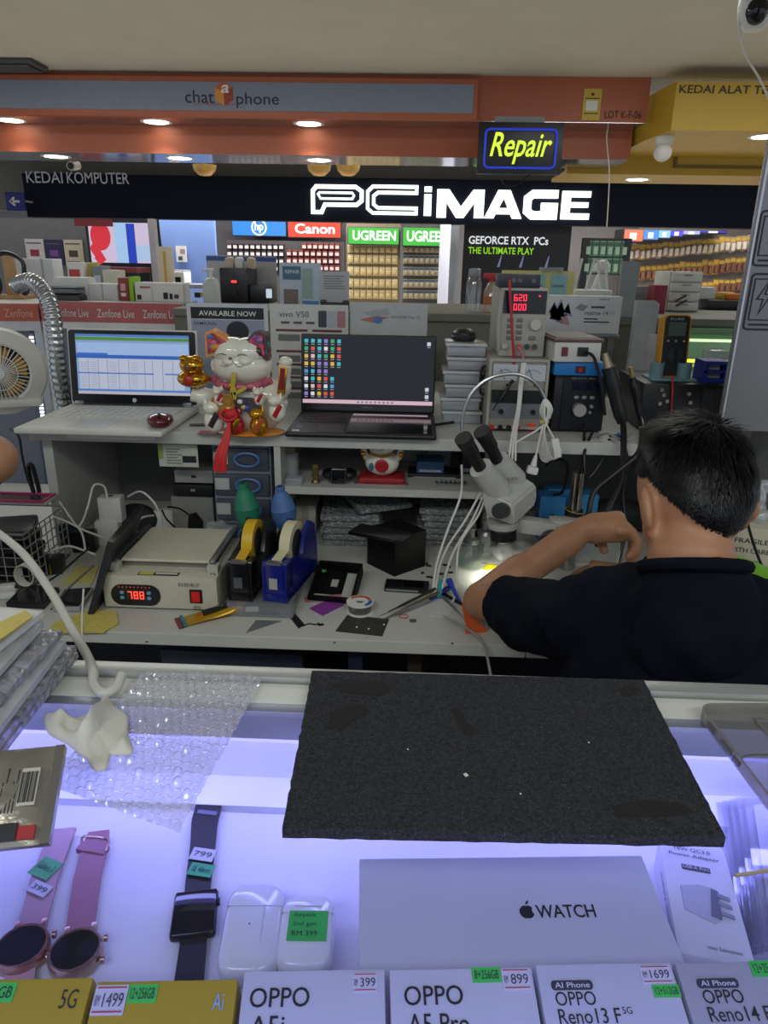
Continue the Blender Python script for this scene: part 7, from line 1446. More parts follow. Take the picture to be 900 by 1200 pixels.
def person(label, J, shirt_mat, trouser_mat, hair_mat, hrot, sleeve=.62):
    t = thing('person', label, 'person', V((J['pelvis'].x, J['pelvis'].y, 0)))
    O = t.location.copy()
    g = G(); H = J['head']; R = hrot
    def h(x, y, z): return H + R @ V((x, y, z))
    # head: skull, jaw, nose, brow, lips, ears (local +y = face direction)
    g.ell(H, (.0715, .09, .093), R, 24, 16); g.ell(h(0, .03, -.055), (.058, .062, .068), R, 20, 14); g.ell(h(0, .055, -.095), (.036, .035, .03), R, 16, 10)
    g.tube([h(0, .088, .0), h(0, .1, -.03), h(0, .112, -.045)], [.008, .011, .014], 10, 2); g.ell(h(0, .08, .02), (.034, .018, .014), R, 14, 8); g.ell(h(0, .093, -.074), (.02, .01, .008), R, 12, 8)
    for s in (-1, 1):
        ear = R @ Matrix.Rotation(s * .45, 3, 'Z')
        g.ell(h(s * .083, -.006, -.026), (.009, .021, .034), ear, 14, 10); g.ell(h(s * .078, .002, -.055), (.007, .012, .014), ear, 10, 8)
    g.tube([H + R @ V((0, -.012, -.05)), (H * .4 + J['neck'] * .6), J['neck'], J['neck'] + (J['chest'] - J['neck']) * .35], [.058, .055, .06, .07], 18, 3)
    def torso(k):
        c, p, nk = J['chest'], J['pelvis'], J['neck']; ax = (J['shR'] - J['shL']).normalized(); w = (J['shR'] - J['shL']).length / 2
        ang = math.atan2(ax.y, ax.x); Rz = Matrix.Rotation(ang, 3, 'Z')
        g.ell(c, (w * .86 * k, .105 * k, .2 * k), Rz, 24, 16); g.ell((c + p) / 2, (w * .76 * k, .1 * k, .2 * k), Rz, 24, 16); g.ell(p, (w * .8 * k, .115 * k, .12 * k), Rz, 24, 14)
        for s in ('shL', 'shR'): g.tube([nk + (c - nk) * .26, nk * .45 + J[s] * .55 + V((0, 0, -.034)), J[s]], [.062 * k, .06 * k, .06 * k], 16, 3); g.tube([c + (J[s] - c) * .2, J[s] * .8 + c * .2], [.1 * k, .075 * k], 16, 1)
    torso(.9)
    for s in 'LR':
        g.tube([J['sh' + s], (J['sh' + s] + J['el' + s]) / 2, J['el' + s]], [.05, .046, .04], 16, 4); g.ell(J['el' + s], (.042, .042, .042))
        e, w_ = J['el' + s], J['wr' + s]; g.tube([e, e + (w_ - e) * .3, e + (w_ - e) * .7, w_], [.041, .042, .034, .0265], 16, 4)
        hand_prims(g, w_, J['hd' + s], J['hn' + s], J.get('curl' + s, .5), 1 if s == 'R' else -1, 1.12, J.get('th' + s))
        g.tube([J['pelvis'] + (J['hip' + s] - J['pelvis']) * .6, J['hip' + s], (J['hip' + s] + J['kn' + s]) / 2, J['kn' + s]], [.085, .08, .07, .055], 16, 3); g.tube([J['kn' + s], J['kn' + s] * .65 + J['an' + s] * .35, J['an' + s]], [.053, .052, .036], 14, 3)
        f_ = J['an' + s]; fd = J.get('foot', V((0, 1, 0))); g.tube([f_ + V((0, 0, -.03)) - fd * .04, f_ + V((0, 0, -.045)) + fd * .08, f_ + V((0, 0, -.055)) + fd * .17], [.04, .036, .024], 12, 3)
    me = remesh_obj(g, .0055, 5, .5); me.transform(Matrix.Translation(-O)); finish(me, 'body', SKIN, t)
    g = G(); torso(1.1)
    nk = J['neck']; g.tube([nk + (J['head'] - nk) * .02, nk + (J['chest'] - nk) * .3, nk + (J['chest'] - nk) * .6], [.067, .085, .12], 20, 3); g.ell(nk + V((0, -.01, -.06)), (.082, .078, .05)); g.ell(nk + V((0, -.034, -.006)), (.056, .036, .034)); g.ell(nk + V((0, -.03, -.03)), (.072, .052, .05)); g.ell(nk + V((0, -.05, -.08)), (.08, .055, .07))
    for s in 'LR':
        a, b = J['sh' + s], J['el' + s]; m = a + (b - a) * sleeve
        g.tube([a, a + (m - a) * .5, m], [.06, .056, .052], 18, 4)
    me = remesh_obj(g, .008, 6, .6); me.update()
    for v_, n_ in [(v, v.normal.copy()) for v in me.vertices]: v_.co += n_ * .009
    me.update(); noise_push(me, .011, 9, 3.1); noise_push(me, .009, 22, 8.3)
    me.transform(Matrix.Translation(-O)); sh = finish(me, 'shirt', shirt_mat, t)
    cdir = (H - nk).normalized(); B = basis(cdir)
    part(sh, 'collar', G().tube([nk + V((.069 * math.cos(a), -.006 + .068 * math.sin(a), .002 - .034 * math.sin(a))) - O for a in [q * PI / 8 for q in range(16)]], .009, 8, 2, True), shirt_mat)
    g = G(); g.ell(J['pelvis'], (.16, .125, .11), None, 20, 12)
    for s in 'LR': g.tube([J['pelvis'] + (J['hip' + s] - J['pelvis']) * .5, J['hip' + s], (J['hip' + s] + J['kn' + s]) / 2, J['kn' + s]], [.1, .095, .083, .07], 16, 3); g.tube([J['kn' + s], J['an' + s] + V((0, 0, .03))], [.068, .058], 14, 1)
    me = remesh_obj(g, .011, 5, .5); me.transform(Matrix.Translation(-O)); finish(me, 'trousers', trouser_mat, t)
    g = G()
    for s in 'LR':
        f_ = J['an' + s]; fd = J.get('foot', V((0, 1, 0))); g.tube([f_ + V((0, 0, -.03)) - fd * .045, f_ + V((0, 0, -.04)) + fd * .08, f_ + V((0, 0, -.048)) + fd * .19], [.05, .046, .034], 12, 3)
    me = remesh_obj(g, .01, 3, .5); me.transform(Matrix.Translation(-O)); finish(me, 'shoes', M('#1a1a1c', .5), t)
    # hair: cap plus strands
    rnd = random.Random(4); g = G()
    def on_cap(a, el): return V((math.cos(a) * math.cos(el) * .074, math.sin(a) * math.cos(el) * .092, math.sin(el) * .097))
    def hairline(a):          # lowest elevation with hair by azimuth (a=pi/2 is the face)
        back = max(0, -math.sin(a)); front = max(0, math.sin(a)); return .22 - 1.08 * back ** 1.1 + .5 * front ** 2
    NA = 40; vs = []; NE = 14
    for j in range(NE + 1):
        for i in range(NA):
            a = 2 * PI * i / NA; lo = hairline(a); el = lo + (PI / 2 - lo) * j / NE
            p = on_cap(a, el) * (.985 + .06 * min(1, j / 5)); vs.append(H + R @ p - O)
    g.faces(vs, [(j * NA + i, j * NA + (i + 1) % NA, (j + 1) * NA + (i + 1) % NA, (j + 1) * NA + i) for j in range(NE) for i in range(NA)])
    hc = part(t, 'hair', g, hair_mat)
    g = G(); vs = []; fs = []
    whorl = V((.01, -.05, .085))
    for k in range(15000):
        a = rnd.uniform(0, 2 * PI); lo = hairline(a); el = math.asin(rnd.uniform(math.sin(lo), 1.0)); p = on_cap(a, el) * (1.0 if (el - lo) < .3 else 1.03); n = V((p.x / .078 ** 2, p.y / .096 ** 2, p.z / .101 ** 2)).normalized()
        fl = (p - whorl); fl = (fl - n * fl.dot(n)); fl = fl.normalized() if fl.length > 1e-5 else V((1, 0, 0))
        q = (el - lo) / (PI / 2 - lo); L = (.004 + .034 * min(1, max(0, q - .12) * 1.7)) * rnd.uniform(.7, 1.3)
        ns = noise.noise_vector(p * 28) * .55; d1 = (n * (.12 + .42 * q) + fl * .9 + ns * .6).normalized(); d2 = (d1 * .7 + fl * .4 + V((0, 0, -.25)) + ns * .35 + V((rnd.uniform(-.2, .2), rnd.uniform(-.2, .2), rnd.uniform(-.2, .2)))).normalized()
        w_ = d1.cross(n).normalized() * rnd.uniform(.0006, .0013); a0 = p; a1 = p + d1 * L * .5; a2 = a1 + d2 * L * .5
        b = len(vs); vs += [H + R @ v - O for v in (a0 - w_, a0 + w_, a1 + w_ * .8, a1 - w_ * .8, a2)]; fs += [(b, b + 1, b + 2, b + 3), (b + 3, b + 2, b + 4)]
    me = bpy.data.meshes.new('strands'); me.from_pydata([tuple(v) for v in vs], [], fs); me.materials.append(hair_mat); o = link('strands', me, hc); o['kind'] = 'stuff'
    return t
HAIR = M('#08080b', .42, n=.2, s=40, spec=.35)
SHIRT = M('#0c0f1b', .9, n=.12, s=20, bump=.15, bs=900, spec=.12)
Hc = W(812, 572, Y=1.0)
hrot = Matrix.Rotation(math.radians(16), 3, 'Z') @ Matrix.Rotation(math.radians(-24), 3, 'X')
shl = W(668, 728, Y=1.06); shr = W(985, 755, Y=.97)
J = {'head': Hc, 'neck': W(810, 664, Y=.945), 'chest': W(812, 835, Y=.95), 'pelvis': V((W(815, 790, Y=.9).x, .86, .53)),
     'shL': shl, 'shR': shr, 'elL': W(566, 704, Y=1.34), 'wrL': W(684, 620, Y=1.40)}
J['hdL'] = V((.9, .12, .05)); J['hnL'] = V((.1, -.1, -1)); J['curlL'] = .78; J['thL'] = V((.55, -.2, -.85))
J['elR'] = V((shr.x + .03, 1.22, .80)); J['wrR'] = V((W(742, 660, Y=1.42).x, 1.44, .80)); J['hdR'] = V((-.8, .3, -.05)); J['hnR'] = V((0, 0, -1)); J['curlR'] = .6
px_ = J['pelvis']
J['hipL'] = px_ + V((-.095, .06, -.01)); J['hipR'] = px_ + V((.095, .06, -.01)); J['knL'] = px_ + V((-.13, .46, .02)); J['knR'] = px_ + V((.13, .46, .02)); J['anL'] = px_ + V((-.13, .46, -.44)); J['anR'] = px_ + V((.13, .46, -.44)); J['anL'].z = J['anR'].z = .085
person('seated person in a black T-shirt seen from behind, hand raised at the bench', J, SHIRT, M('#1c1e26', .8), HAIR, hrot, .66)
# stool
t = thing('stool', 'round dark stool under the seated person', 'stool', V((px_.x, px_.y, 0)))
part(t, 'seat', G().lathe([(0, .355), (.15, .355), (.16, .37), (.16, .40), (.14, .412), (0, .412)], n=28), M('#1a1b20', .5)); part(t, 'column', G().cyl((0, 0, .06), (0, 0, .355), .025), STEEL)
for i in range(5): a = i * 2 * PI / 5; part(t, 'leg', G().tube([(0, 0, .08), (.12 * math.cos(a), .12 * math.sin(a), .06), (.23 * math.cos(a), .23 * math.sin(a), .02)], .016, 8, 3), STEEL)
# tweezers in the raised hand
p = J['wrL'] + V((.085, .0, -.03))
solo('tweezers', 'fine steel tweezers held by the seated person', 'tool', G().cyl(p + V((-.003, 0, .02)), p + V((.0, .01, -.085)), .0028, .0006, 8).cyl(p + V((.003, 0, .02)), p + V((.001, .01, -.085)), .0028, .0006, 8), STEEL)
# person at the far left, only an elbow in view
el = W(-10, 538, Y=1.12)
J2 = {'head': V((-1.1, 1.06, 1.52)), 'neck': V((-1.1, 1.01, 1.38)), 'chest': V((-1.1, 1.0, 1.17)), 'pelvis': V((-1.1, .98, .84)), 'shR': V((-.9, 1.0, 1.31)), 'shL': V((-1.28, 1.0, 1.32)), 'elR': el, 'wrR': V((el.x - .2, 1.26, 1.0)), 'elL': V((-1.34, 1.0, 1.02)), 'wrL': V((-1.26, 1.17, .93)),
      'hdR': V((-.6, .7, -.2)), 'hnR': V((0, 0, -1)), 'hdL': V((.3, .8, -.2)), 'hnL': V((0, 0, -1)), 'hipL': V((-1.19, .98, .78)), 'hipR': V((-1.01, .98, .78)), 'knL': V((-1.2, 1.0, .45)), 'knR': V((-1.0, 1.0, .45)), 'anL': V((-1.2, .96, .085)), 'anR': V((-1.0, .96, .085))}
person('person at the left edge with only a bent bare elbow in view', J2, SHIRT, M('#1c1e26', .8), HAIR, Matrix.Rotation(0, 3, 'Z'), .5)
# ================================================================ GLASS COUNTER IN FRONT
YG = W(450, 790, Z=GLASSZ).y; YGi = W(450, 838, Z=GLASSZ).y
ALU = M('#b4b6b4', .35, .6, .04, 4)
t = thing('glass_counter', 'glass-topped display counter with aluminium back rail and violet lit interior', 'counter', (0, YG, 0))
def cb(x0, x1, y0, y1, z0, z1, bev=0): return G().bx(x0, x1, y0 - YG, y1 - YG, z0, z1, bev)
part(t, 'back_rail', cb(-.9, .9, YG - .018, YG, GLASSZ - .03, GLASSZ + .004, .002), ALU); part(t, 'inner_rail', cb(-.9, .9, YGi + .012, YG - .021, GLASSZ - .03, GLASSZ - .001, .001), M('#c6c7c2', .45)); part(t, 'groove', cb(-.9, .9, YG - .021, YG - .018, GLASSZ - .03, GLASSZ - .006), M('#5c5e60', .4)); part(t, 'lip', cb(-.9, .9, YGi, YGi + .012, GLASSZ - .03, GLASSZ - .001, .001), ALU)
YFR = .10
part(t, 'glass_top', cb(-.9, .9, YFR, YGi + .012, GLASSZ - .006, GLASSZ - .0008), clear('counter_glass', (.84, .86, .98), .015, .05), smooth=False)  # violet-blue LED light is partly put into the glass tint
INNER = M('#dcdcde', .5, n=.02)
part(t, 'case_floor', cb(-.9, .9, YFR, YG + .01, CASEZ - .02, CASEZ), INNER, smooth=False); part(t, 'case_back', cb(-.9, .9, YG - .004, YG + .004, CASEZ, GLASSZ - .03), INNER, smooth=False)
part(t, 'cabinet', cb(-.9, .9, YFR, YG, 0, CASEZ - .02), M('#8a8c90', .5), smooth=False); part(t, 'front_rail', cb(-.9, .9, YFR - .02, YFR, CASEZ - .02, GLASSZ + .002), ALU)
for s in (-1, 1): part(t, 'end_panel', cb(.9 if s > 0 else -.91, .91 if s > 0 else -.9, YFR, YG, CASEZ, GLASSZ), ALU, smooth=False)
part(t, 'floor_step', cb(-.9, .9, YG - .045, YG - .004, CASEZ, CASEZ + .008), M('#e2e2e6', .4), smooth=False)
part(t, 'led_strip', cb(-.88, .88, YGi + .004, YGi + .010, GLASSZ - .036, GLASSZ - .030), M('#9a96ff', e=2.5), smooth=False)
part(t, 'led_strip', cb(-.88, .88, YFR + .004, YFR + .010, GLASSZ - .036, GLASSZ - .030), M('#9a96ff', e=2.5), smooth=False)
area('case_led_beam', (0, YGi + .022, GLASSZ - .037), 1.76, .02, 1.5, (.43, .42, 1.0), (0, 0, 0))
area('case_led_beam', (0, YFR + .012, GLASSZ - .038), 1.76, .012, 1.5, (.43, .42, 1.0), (math.radians(62), 0, 0))

# ---------------- phone boxes in the front row
def phone_box(px0, px1, pyt, hx, lb, side='#a8a8a4', L=.165):
    Zt = 1.03; pyt -= 6; a = W(px0, pyt, Z=Zt); b = W(px1, pyt - (px1 - px0) * .018, Z=Zt); w = (b - a).length * .985
    th = math.radians(-72); up = V((0, -math.sin(th), math.cos(th)))
    t = thing('phone_box', lb, 'box', (a + b) / 2 - Matrix.Rotation(math.atan2(b.y - a.y, b.x - a.x), 3, 'Z') @ up * L, rot=(th, 0, math.atan2(b.y - a.y, b.x - a.x)), group='phone boxes in the glass counter')
    part(t, 'carton', G().bx(-w / 2, w / 2, 0, .028, 0, L, .0015), M(hx, .45, n=.03))
    u = w / (px1 - px0)
    return t, w, L, u
def sticker(t, x0, x1, z0, z1, hx, s, ink='#1b2430', bold=.0):
    o = rect(t, 'sticker', x0, x1, z0, z1, -.0002, M(hx, .55), .0005); dx = (x1 - x0) * .08; dz = (z1 - z0) * .2
    text(t, s, x0 + dx, x1 - dx, z0 + dz, z1 - dz, -.0012, M(ink, .6), bold=bold, name='sticker_text'); return o
def price(t, x0, x1, z0, z1, s):
    rect(t, 'price_tag', x0, x1, z0, z1, -.0002, M('#c9c6cc', .6), .0005); h = z1 - z0
    for zz in (z0 + h * .08, z1 - h * .12): rect(t, 'tag_line', x0 + .001, x1 - .001, zz, zz + h * .05, -.0008, M('#b0404a', .5), .0003)
    text(t, s, x0 + (x1 - x0) * .3, x1 - (x1 - x0) * .08, z0 + h * .26, z1 - h * .28, -.0012, M('#3a3c44', .6), name='price_text'); text(t, 'RM', x0 + (x1 - x0) * .06, x0 + (x1 - x0) * .2, z0 + h * .3, z1 - h * .35, -.0012, M('#3a3c44', .6), name='price_text')
GRN = '#3fc24a'
# each call: pixels of the top edge; local z runs up the face
t, w, L, u = phone_box(-58, 111, 1154, '#b39a28', 'left yellow phone box marked 5G at the front of the glass counter')
sticker(t, w / 2 - 169 * u + 40 * u, w / 2 - 88 * u, L - 0.0129, L - 0.0023, GRN, '256GB'); text(t, '5G', w / 2 - 32 * u, w / 2 - 12 * u, L - 0.0167, L - 0.0065, -.0006, M('#2a2a22', .5))
t, w, L, u = phone_box(113, 280, 1156, '#b39a28', 'second yellow phone box with pale logo letters at the front of the glass counter')
price(t, -w / 2 + 1 * u, -w / 2 + 39 * u, L - 0.0182, L - 0.0023, '1499'); sticker(t, -w / 2 + 40 * u, -w / 2 + 74 * u, L - 0.0122, L - 0.0023, GRN, '12+256GB'); text(t, 'Ai', w / 2 - 26 * u, w / 2 - 13 * u, L - 0.0167, L - 0.0076, -.0006, M('#8fb0c8', .4))
t, w, L, u = phone_box(285, 452, 1144, '#c6c6cc', 'white phone box lettered A5i right of the yellow boxes')
text(t, 'OPPO', -w / 2 + 10 * u, -w / 2 + 79 * u, L - 0.0201, L - 0.0095, -.0006, INK, bold=.006); text(t, 'A5i', -w / 2 + 13 * u, -w / 2 + 52 * u, L - 0.0350, L - 0.0243, -.0006, INK, bold=.006); price(t, w / 2 - 38 * u, w / 2 - 9 * u, L - 0.0129, L - 0.0023, '399')
t, w, L, u = phone_box(455, 624, 1142, '#c6c6cc', 'white phone box lettered A5 Pro in the middle of the front row')
text(t, 'OPPO', -w / 2 + 16 * u, -w / 2 + 84 * u, L - 0.0201, L - 0.0095, -.0006, INK, bold=.006); text(t, 'A5 Pro', -w / 2 + 19 * u, -w / 2 + 88 * u, L - 0.0350, L - 0.0243, -.0006, INK, bold=.006); sticker(t, -w / 2 + 97 * u, -w / 2 + 131 * u, L - 0.0084, L + .000, GRN, '8+256GB'); price(t, w / 2 - 37 * u, w / 2 - 4 * u, L - 0.0129, L - 0.0008, '899')
t, w, L, u = phone_box(626, 787, 1136, '#c4c4cc', 'white phone box lettered Reno13 F left of the grey one')
PILL = M('#3a3c48', .45)
def reno(t, w, L, u, s, x0):
    rect(t, 'pill', x0 - 2 * u, x0 + 46 * u, L - 0.0148, L - 0.0095, -.0002, PILL, .0005, .002); text(t, 'AI Phone', x0 + 2 * u, x0 + 42 * u, L - 0.0138, L - 0.0108, -.0012, PAPER, bold=.004); text(t, 'OPPO', x0, x0 + 46 * u, L - 0.0232, L - 0.0156, -.0006, INK, bold=.003); text(t, s, x0, x0 + 70 * u, L - 0.0327, L - 0.0247, -.0006, INK, bold=.003); text(t, '5G', x0 + 73 * u, x0 + 84 * u, L - 0.0281, L - 0.0243, -.0006, INK)
reno(t, w, L, u, 'Reno13 F', -w / 2 + 16 * u); price(t, w / 2 - 40 * u, w / 2 - 4 * u, L - 0.0122, L - 0.0019, '1699'); sticker(t, w / 2 - 31 * u, w / 2 + 0 * u, L - 0.0198, L - 0.0129, GRN, '12+512GB')
t, w, L, u = phone_box(789, 952, 1134, '#a9a9ac', 'grey phone box lettered Reno14 F at the right end of the front row')
reno(t, w, L, u, 'Reno14 F', -w / 2 + 20 * u); sticker(t, w / 2 - 76 * u, w / 2 - 40 * u, L - 0.0091, L + .000, GRN, '12+256GB')

# ---------------- long white watch box
a = W(421, 1142, Z=CASEZ + .035); b = W(786, 1133, Z=CASEZ + .035); c = W(424, 1006, Z=CASEZ + .047)
w = (b - a).length; th = math.radians(-83)
a2 = W(421, 1006, Z=CASEZ + .05); b2 = W(752, 1002, Z=CASEZ + .05); w = (b2 - a2).length
L = .135; up = V((0, -math.sin(th), math.cos(th)))
t = thing('watch_box', 'long white box with fruit emblem and WATCH lettering', 'box', (a2 + b2) / 2 - Matrix.Rotation(math.atan2(b2.y - a2.y, b2.x - a2.x), 3, 'Z') @ up * L, rot=(th, 0, math.atan2(b2.y - a2.y, b2.x - a2.x)))
part(t, 'carton', G().bx(-w / 2, w / 2, 0, .032, 0, L, .0015), M('#cfcfd4', .4, n=.02)); 
u = w / 331.0
cx, cz = -w / 2 + 181 * u, L - .047; r = .0052
ap = []
for i in range(40):
    q = 2 * PI * i / 40; rr = r * (1 + .06 * math.cos(2 * q)) * (1 - .12 * math.exp(-((q - PI / 2) / .25) ** 2)) * (1 - .1 * math.exp(-((q - 3 * PI / 2) / .2) ** 2)); x_, z_ = rr * 1.0 * math.cos(q), rr * 1.05 * math.sin(q)
    dx_, dz_ = x_ - r * 1.35, z_ - r * .15; dd_ = math.hypot(dx_, dz_)
    if dd_ < r * .62: x_, z_ = r * 1.35 + dx_ / dd_ * r * .62, r * .15 + dz_ / dd_ * r * .62
    ap.append((cx + x_, cz + z_))
part(t, 'emblem', G().prism(ap, -.0006, 0), INK, smooth=False); part(t, 'emblem_leaf', G().prism([(cx, cz + r * 1.12), (cx + r * .1, cz + r * 1.5), (cx + r * .5, cz + r * 1.75), (cx + r * .42, cz + r * 1.35)], -.0006, 0), INK, smooth=False)
text(t, 'WATCH', -w / 2 + 191 * u, -w / 2 + 255 * u, cz - r, cz + r, -.0006, INK, bold=.012)
# ---------------- power adapter box
Za = CASEZ + .03
bl, br, tl = W(800, 1130, Z=Za), W(880, 1121, Z=Za), W(776, 992, Z=Za)
wv = br - bl; w = wv.length; L = (tl - bl).length
t = thing('adapter_carton', 'white charger carton with plug picture right of the long watch box', 'box', bl + wv / 2, rot=(-PI / 2, 0, math.atan2((tl - bl).x * -1, (tl - bl).y)))
part(t, 'carton', G().bx(-w / 2, w / 2, 0, .03, 0, L, .001), M('#d2d2d4', .4, n=.02))
text(t, '18W QC3.0', -w * .28, w * .26, L * .905, L * .945, -.0006, INK); text(t, 'Power Adapter', -w * .38, w * .38, L * .845, L * .885, -.0006, INK); rect(t, 'pill', -w * .22, w * .2, L * .73, L * .775, -.0002, PILL, .0004); text(t, 'USB-A Port', -w * .2, w * .18, L * .738, L * .768, -.001, PAPER)
pp = part(t, 'plug_picture', G().prism([(-w * .3, L * .36), (-w * .3, L * .56), (-w * .02, L * .60), (w * .22, L * .58), (w * .22, L * .36), (w * .1, L * .28)], -.0008, -.0001), M('#b4b4be', .5), smooth=False); part(pp, 'plug_face', G().prism([(w * .06, L * .34), (w * .14, L * .58), (w * .24, L * .56), (w * .2, L * .32)], -.0014, -.0007), M('#6c6c7c', .5), smooth=False)
for zz in (.36, .44, .51): part(pp, 'plug_pin', G().prism([(w * .2, L * zz), (w * .38, L * (zz - .02)), (w * .38, L * (zz + .01)), (w * .2, L * (zz + .035))], -.0018, -.001), M('#8a8a98', .5), smooth=False)
text(t, 'vivo Selection', -w * .1, w * .36, L * .07, L * .1, -.0006, INK)
sd = text(t, 'Power Adapter', -.0, .006, L * .25, L * .75, 0, INK, rot=90); sd.location = (-w / 2 - .0005, .012, 0); sd.rotation_euler = (0, 0, -PI / 2)

# ---------------- earbud cases
def budcase(px, pyb, pyt, halfw, lb, st=None):
    Zc = CASEZ + .012; B_ = W(px, pyb, Z=Zc); T_ = W(px, pyt, Z=Zc); wv = W(px + halfw, (pyb + pyt) / 2, Z=Zc) - W(px - halfw, (pyb + pyt) / 2, Z=Zc); w = wv.length; L = (T_ - B_).length; th = math.radians(-86)
    t = thing('earbud_case', lb, 'earbud case', V((B_.x, B_.y, CASEZ + .022)), rot=(th, 0, math.atan2(-(T_ - B_).x, (T_ - B_).y) * .3), group='white earbud cases')
    WH = M('#e4e4e6', .15, n=.01, coat=.4); r = w * .33
    def pill(z0, z1, top, bot):
        g = G(); n = 8; poly = rrect(-w / 2, w / 2, 0, L, r, 7)
        pts = [(x, min(max(z, z0), z1)) for x, z in poly]; return pts
    rings = []
    for y_, k in ((.0, .82), (.002, .92), (.006, .985), (.011, 1.0), (.016, .985), (.020, .9), (.0215, .8)):
        rings.append([(x * k, y_, L / 2 + (z - L / 2) * (1 - (1 - k) * w / L)) for x, z in rrect(-w / 2, w / 2, 0, L, r, 7)])
    m = len(rings[0]); vs = [p for q in rings for p in q]; fs = [(j * m + i, j * m + (i + 1) % m, (j + 1) * m + (i + 1) % m, (j + 1) * m + i) for j in range(len(rings) - 1) for i in range(m)] + [tuple(range(m)), tuple(range(len(vs) - 1, len(vs) - m - 1, -1))]
    part(t, 'shell', G().faces(vs, fs), WH, ang=60); part(t, 'lid_seam', G().bx(-w * .46, w * .46, -.0003, .002, L * .70, L * .705), M('#b9b9c4', .4), smooth=False); part(t, 'hinge_line', G().bx(w * .17, w * .185, -.0004, .001, L * .32, L * .72) if st is None else G().bx(-w * .25, w * .25, -.0004, .001, L * .79, L * .80), M('#c3c3cc', .4), smooth=False)
    part(t, 'status_light', G().prism(disc(-w * .04, L * .5, .0006, k=8), -.0005, 0), INK, smooth=False) if st is None else None
    if st:
        rect(t, 'note_sticker', -w * .32, w * .38, L * .32, L * .72, -.0005, M('#36b84c', .55), .0004)
        for k, s in enumerate(('Airpods', '2nd gen', 'RM 399')): text(t, s, -w * .24, w * .16 + k * .001, L * (.62 - k * .12), L * (.69 - k * .12), -.0012, INK, name='note_text')
    return t
budcase(287, 1152, 1050, 35, 'plain white earbud case beside the black smartwatch'); budcase(354, 1146, 1061, 33, 'white earbud case with a green handwritten note', True)

# ---------------- watches on the case floor
def seg_strap(pl, wl, z0, th, mat, t, name):
    vs = []; n = len(pl); P = [V(p) for p in pl]
    for i, p in enumerate(P):
        d = (P[min(i + 1, n - 1)] - P[max(i - 1, 0)]).normalized(); x = V((d.y, -d.x, 0)).normalized() * wl[i] / 2
        vs += [p - x, p + x, p + x + V((0, 0, th)), p - x + V((0, 0, th))]
    fs = [(0, 1, 2, 3), tuple(range(4 * n - 1, 4 * n - 5, -1))]
    for i in range(n - 1):
        a = 4 * i; fs += [(a + k, a + (k + 1) % 4, a + 4 + (k + 1) % 4, a + 4 + k) for k in range(4)]
    return part(t, name, G().faces(vs, fs), mat)
def fz_(px, py, o, z=0): p = W(px, py, Z=CASEZ + .006) - o; p.z = z; return p
def tagplate(t, o, px, w, l, z, hx, txt, rz):
    c = fz_(px[0], px[1], o, z); pl = link('price_tag', mesh_of(G().box((0, 0, 0), (w, l, .0006)), 'price_tag', M(hx, .55), False), t, c, (0, 0, rz))
    tx = text(pl, txt, -w * .38, w * .38, -l * .22, l * .22, 0, INK, name='tag_text'); tx.rotation_euler = (-PI / 2, 0, 0); tx.location = (0, 0, .0006)
def watch(lb, face, r, top, bot, hx_case, hx_strap, wstrap, square=False, keeper=False, buckle=False):
    o = W(face[0], face[1] + 7, Z=CASEZ); o = V((o.x, o.y, CASEZ)); t = thing('smartwatch', lb, 'watch', o, group='smartwatches in the glass counter')
    ST = M(hx_strap, .55); CS = M(hx_case, .22, .8)
    F_ = V((0, 0, .003)); T = [fz_(x, y, o, z) for x, y, z in top]; ax = (T[-1] - T[0]).normalized() if len(T) > 1 else V((0, 1, 0))
    seg_strap([F_ + (T[0] - F_) * .35] + T, wstrap[:len(T) + 1], 0, .0035, ST, t, 'upper_strap')
    if bot: Bp = [fz_(x, y, o, z) for x, y, z in bot]; seg_strap([F_ + (Bp[0] - F_) * .35] + Bp, wstrap[-len(Bp) - 1:], 0, .0035, ST, t, 'lower_strap')
    if square:
        ang = math.atan2(ax.y, ax.x) - PI / 2; c = part(t, 'case', G().box((0, 0, .0062), (r * 1.9, r * 2.25, .0085), (0, 0, ang), .004, 4), CS); part(t, 'screen', G().box((0, 0, .0103), (r * 1.74, r * 2.08, .0012), (0, 0, ang), .0009, 2), M('#07080c', .06)); part(t, 'crown', G().cyl(V((math.cos(ang) * r * .93, math.sin(ang) * r * .93, .008)) + ax * r * .45, V((math.cos(ang) * r * 1.04, math.sin(ang) * r * 1.04, .008)) + ax * r * .45, .0032), CS)
    else:
        part(t, 'case', G().lathe([(0, 0), (r * .9, 0), (r, .003), (r, .010), (r * .93, .0125), (r * .86, .0125), (r * .84, .011), (0, .011)], n=36), CS); part(t, 'screen', G().lathe([(0, .0108), (r * .84, .0108), (r * .82, .0118), (0, .0122)], n=36), M('#0a0c12', .08))
        x = V((ax.y, -ax.x, 0))
        for s in (-.45, .5): part(t, 'crown', G().cyl(x * r * .97 + ax * r * s + V((0, 0, .007)), x * r * 1.1 + ax * r * s + V((0, 0, .007)), .003), CS)
        for s in (-1, 1): part(t, 'lug', G().box(ax * r * .98 + x * s * r * .5 + V((0, 0, .005)), (.004, .012, .007), (0, 0, math.atan2(ax.y, ax.x) - PI / 2), .001), CS)
    return t, o, T, ax
t, o, T, ax = watch('rose gold round smartwatch with pale pink strap at the far left', (28, 1114), .0196, ((38, 1084, .003), (52, 1030, .004), (74, 972, .004)), ((22, 1152, .002), (18, 1168, .001)), '#b08474', '#b8939a', [.019, .021, .022, .023, .021, .02, .02])
tagplate(t, o, (54, 1020), .021, .019, .0085, '#3aa860', 'Galaxy 3', -.35); tagplate(t, o, (47, 1044), .019, .011, .0085, '#c9c8d0', '399', -.35)
